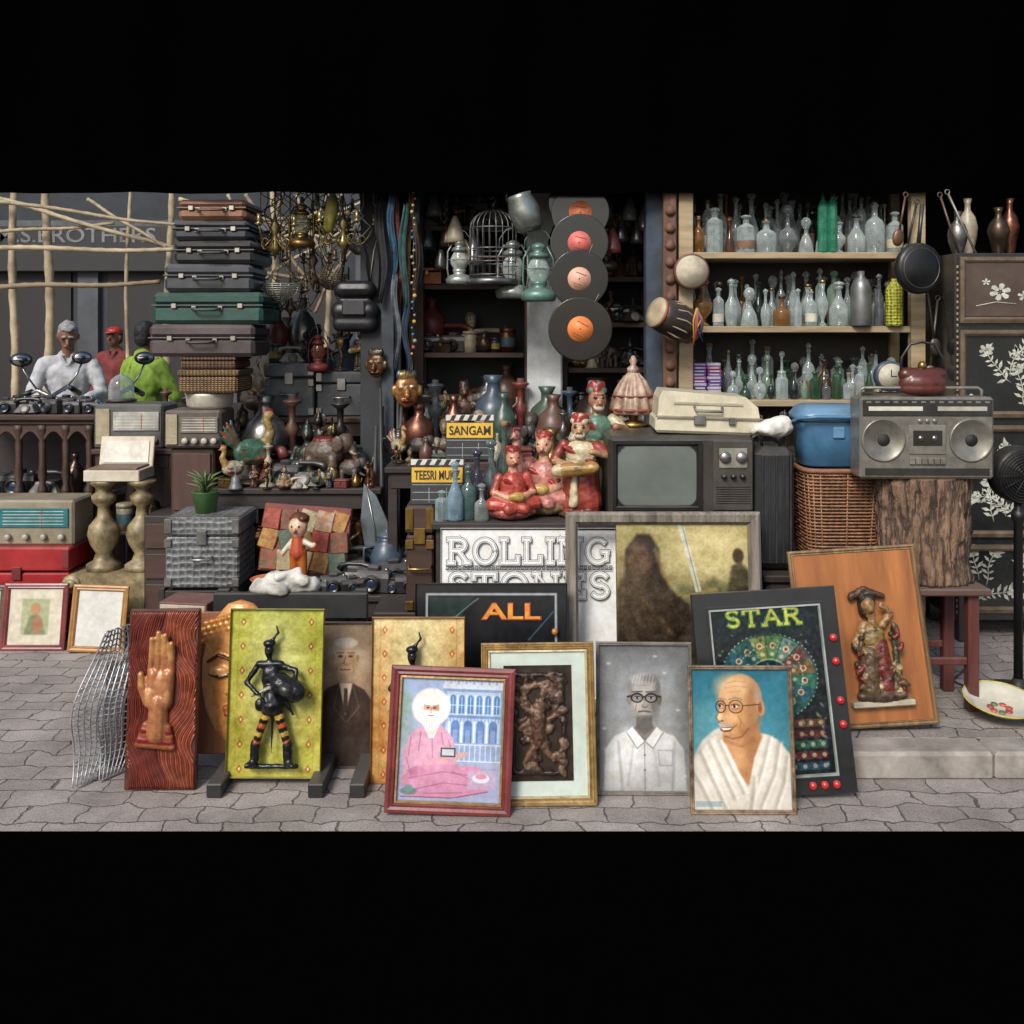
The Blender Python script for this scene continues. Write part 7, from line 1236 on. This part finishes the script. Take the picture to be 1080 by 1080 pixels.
for sx in (-1,1): mi=G(); mi.tube([(sx*.28,-.3,1.22),(sx*.36,-.32,1.34),(sx*.4,-.3,1.42)],.007,chrome,6); mi.lathe([(.055,0),(.06,.012),(.05,.025)],blk,(sx*.4,-.29,1.46),(rad(90),0,0),n=18,sx=1.2,sy=.8); mi.lathe([(.048,0),(.048,.003)],chrome,(sx*.4,-.317,1.46),(rad(90),0,0),n=18,sx=1.15,sy=.8); ps.append(('mirror',mi))
mb=thing('motorcycle','black parked motorcycle with chrome handlebars and round mirrors','motorcycle',(X(8,6.9),6.98,0),ps,(0,0,rad(38)),group='parked motorcycles')
dup(mb,(X(88,7.0),6.9,0),(0,0,rad(34)))
# ================================================================= PEOPLE
def person(loc,rz,label,skin,shirt,trou,hair,arms,cap=None,tilt=0,sleeve=.7,dark='#3c2a20'):
    b=[];S=skin
    for s_ in (-1,1):
        b+=[('c',(s_*.09,0,.9),(s_*.1,0,.48),.085,.055,S),('c',(s_*.1,0,.48),(s_*.1,.02,.09),.052,.036,S),('c',(s_*.1,.04,.045),(s_*.11,-.12,.035),.042,.032,S)]
    b+=[('e',(0,0,.93),(.155,.105,.12),S),('c',(0,0,.95),(0,0,1.2),.115,.125,S),('e',(0,0,1.24),(.175,.11,.17),S),('c',(-.165,0,1.37),(.165,0,1.37),.05,.05,S),('c',(0,.01,1.38),(0,-.02,1.5),.054,.05,S)]
    hc=Vector((0,-.03,1.585)); 
    def h(x,y,z): v=Euler((rad(tilt),0,0)).to_matrix()@Vector((x,y,z)); return tuple(hc+v)
    tr=(rad(tilt),0,0)
    b+=[('e',h(0,0,.01),(.074,.095,.108),S,tr),('e',h(0,-.035,-.055),(.052,.055,.055),S,tr),('c',h(0,-.09,.012),h(0,-.116,-.022),.010,.017,S),('e',h(-.079,.005,-.005),(.012,.024,.032),S,tr),('e',h(.079,.005,-.005),(.012,.024,.032),S,tr),('e',h(-.03,-.084,.01),(.019,.012,.011),dark,tr),('e',h(.03,-.084,.01),(.019,.012,.011),dark,tr),('c',h(-.048,-.09,.034),h(-.014,-.098,.036),.006,.006,hair),('c',h(.048,-.09,.034),h(.014,-.098,.036),.006,.006,hair),('c',h(-.024,-.09,-.056),h(.024,-.09,-.056),.007,.007,'#6a3c34')]
    sh=[('c',(0,0,.88),(0,0,1.2),.15,.145,shirt),('e',(0,-.005,1.22),(.195,.132,.18),shirt),('c',(-.15,0,1.36),(.15,0,1.36),.062,.062,shirt),('c',(-.02,.01,1.425),(.02,.01,1.425),.06,.06,shirt),('c',(-.05,-.07,1.42),(-.01,-.1,1.34),.018,.014,shirt),('c',(.05,-.07,1.42),(.01,-.1,1.34),.018,.014,shirt)]
    for s_,(el,wr_) in zip((-1,1),arms):
        sd=(s_*.185,0,1.34); b+=[('c',sd,el,.05,.042,S),('c',el,wr_,.04,.028,S)]
        d=(Vector(wr_)-Vector(el)).normalized(); wv=Vector(wr_); side=d.cross(Vector((0,0,1))); side=side.normalized() if side.length>.1 else Vector((1,0,0))
        b.append(('c',wr_,tuple(wv+d*.075),.028,.034,S))
        for j,(o,l) in enumerate(((-.028,.055),(-.01,.068),(.01,.063),(.027,.05))):
            a=wv+d*.085+side*o; m_=a+d*l*.6+Vector((0,0,-.008)); e=m_+d*l*.5+Vector((0,0,-.022)); b+=[('c',tuple(a),tuple(m_),.0095,.009,S),('c',tuple(m_),tuple(e),.009,.0075,S)]
        t0=wv+d*.03-side*s_*.03; b.append(('c',tuple(t0),tuple(t0+d*.045-side*s_*.025),.012,.009,S))
        e2=Vector(el).lerp(Vector(wr_),sleeve); sh+=[('c',sd,el,.066,.056,shirt),('c',el,tuple(e2),.055,.048,shirt)]
    tp=[('e',(0,0,.93),(.168,.12,.12),trou)]
    for s_ in (-1,1): tp+=[('c',(s_*.09,0,.9),(s_*.1,0,.48),.1,.072,trou),('c',(s_*.1,0,.48),(s_*.1,.02,.1),.07,.06,trou)]
    hr=[('e',h(0,.024,.03),(.083,.09,.098),hair,tr),('e',h(0,.05,-.02),(.074,.06,.07),hair,tr),('e',h(0,-.03,.086),(.062,.055,.03),hair,tr)]
    ps=[('body',organic(b,.0075,sm=1,mt=vmat(.5,0,.05,30,.2))),('shirt',organic(sh,.011,sm=3,mt=vmat(.85,0,.1,10,.25),jit=(.008,9))),('trousers',organic(tp,.014,sm=3,mt=vmat(.85,0,.2,14,.2))),('hair',organic(hr,.008,sm=1,mt=vmat(.7,0,.5,60,.4),jit=(.006,30)))]
    if cap: ps.append(('cap',organic([('e',h(0,.01,.07),(.092,.104,.06),cap,tr),('e',h(0,-.1,.055),(.06,.055,.012),cap,tr)],.008,sm=1)))
    return thing('person',label,'person',loc,ps,(0,0,rad(rz)))
yM=8.0
person((X(72,yM),yM,.03),22,'grey haired person in white shirt looking down at the stall','#7a5640','#a9acb2','#3a3c44','#8a8b8d',[((-.27,-.12,1.1),(-.12,-.33,1.08)),((.27,-.1,1.1),(.12,-.34,1.06))],tilt=26)
person((X(152,7.75),7.75,.03),150,'person in bright green shirt seen from behind','#6b4a36','#7fa03a','#3a4a5a','#1c1a1a',[((-.27,-.08,1.1),(-.2,-.3,1.05)),((.27,-.05,1.1),(.24,-.26,1.0))],sleeve=.1)
person((X(122,11.3),11.3,.0),-10,'person in red cap and dark red shirt standing far behind','#6b4a36','#6a2a2a','#2a2c34','#1c1a1a',[((-.27,0,1.08),(-.25,-.1,.85)),((.27,0,1.08),(.24,-.12,.86))],cap='#a43226')
print('objects',len(bpy.data.objects))
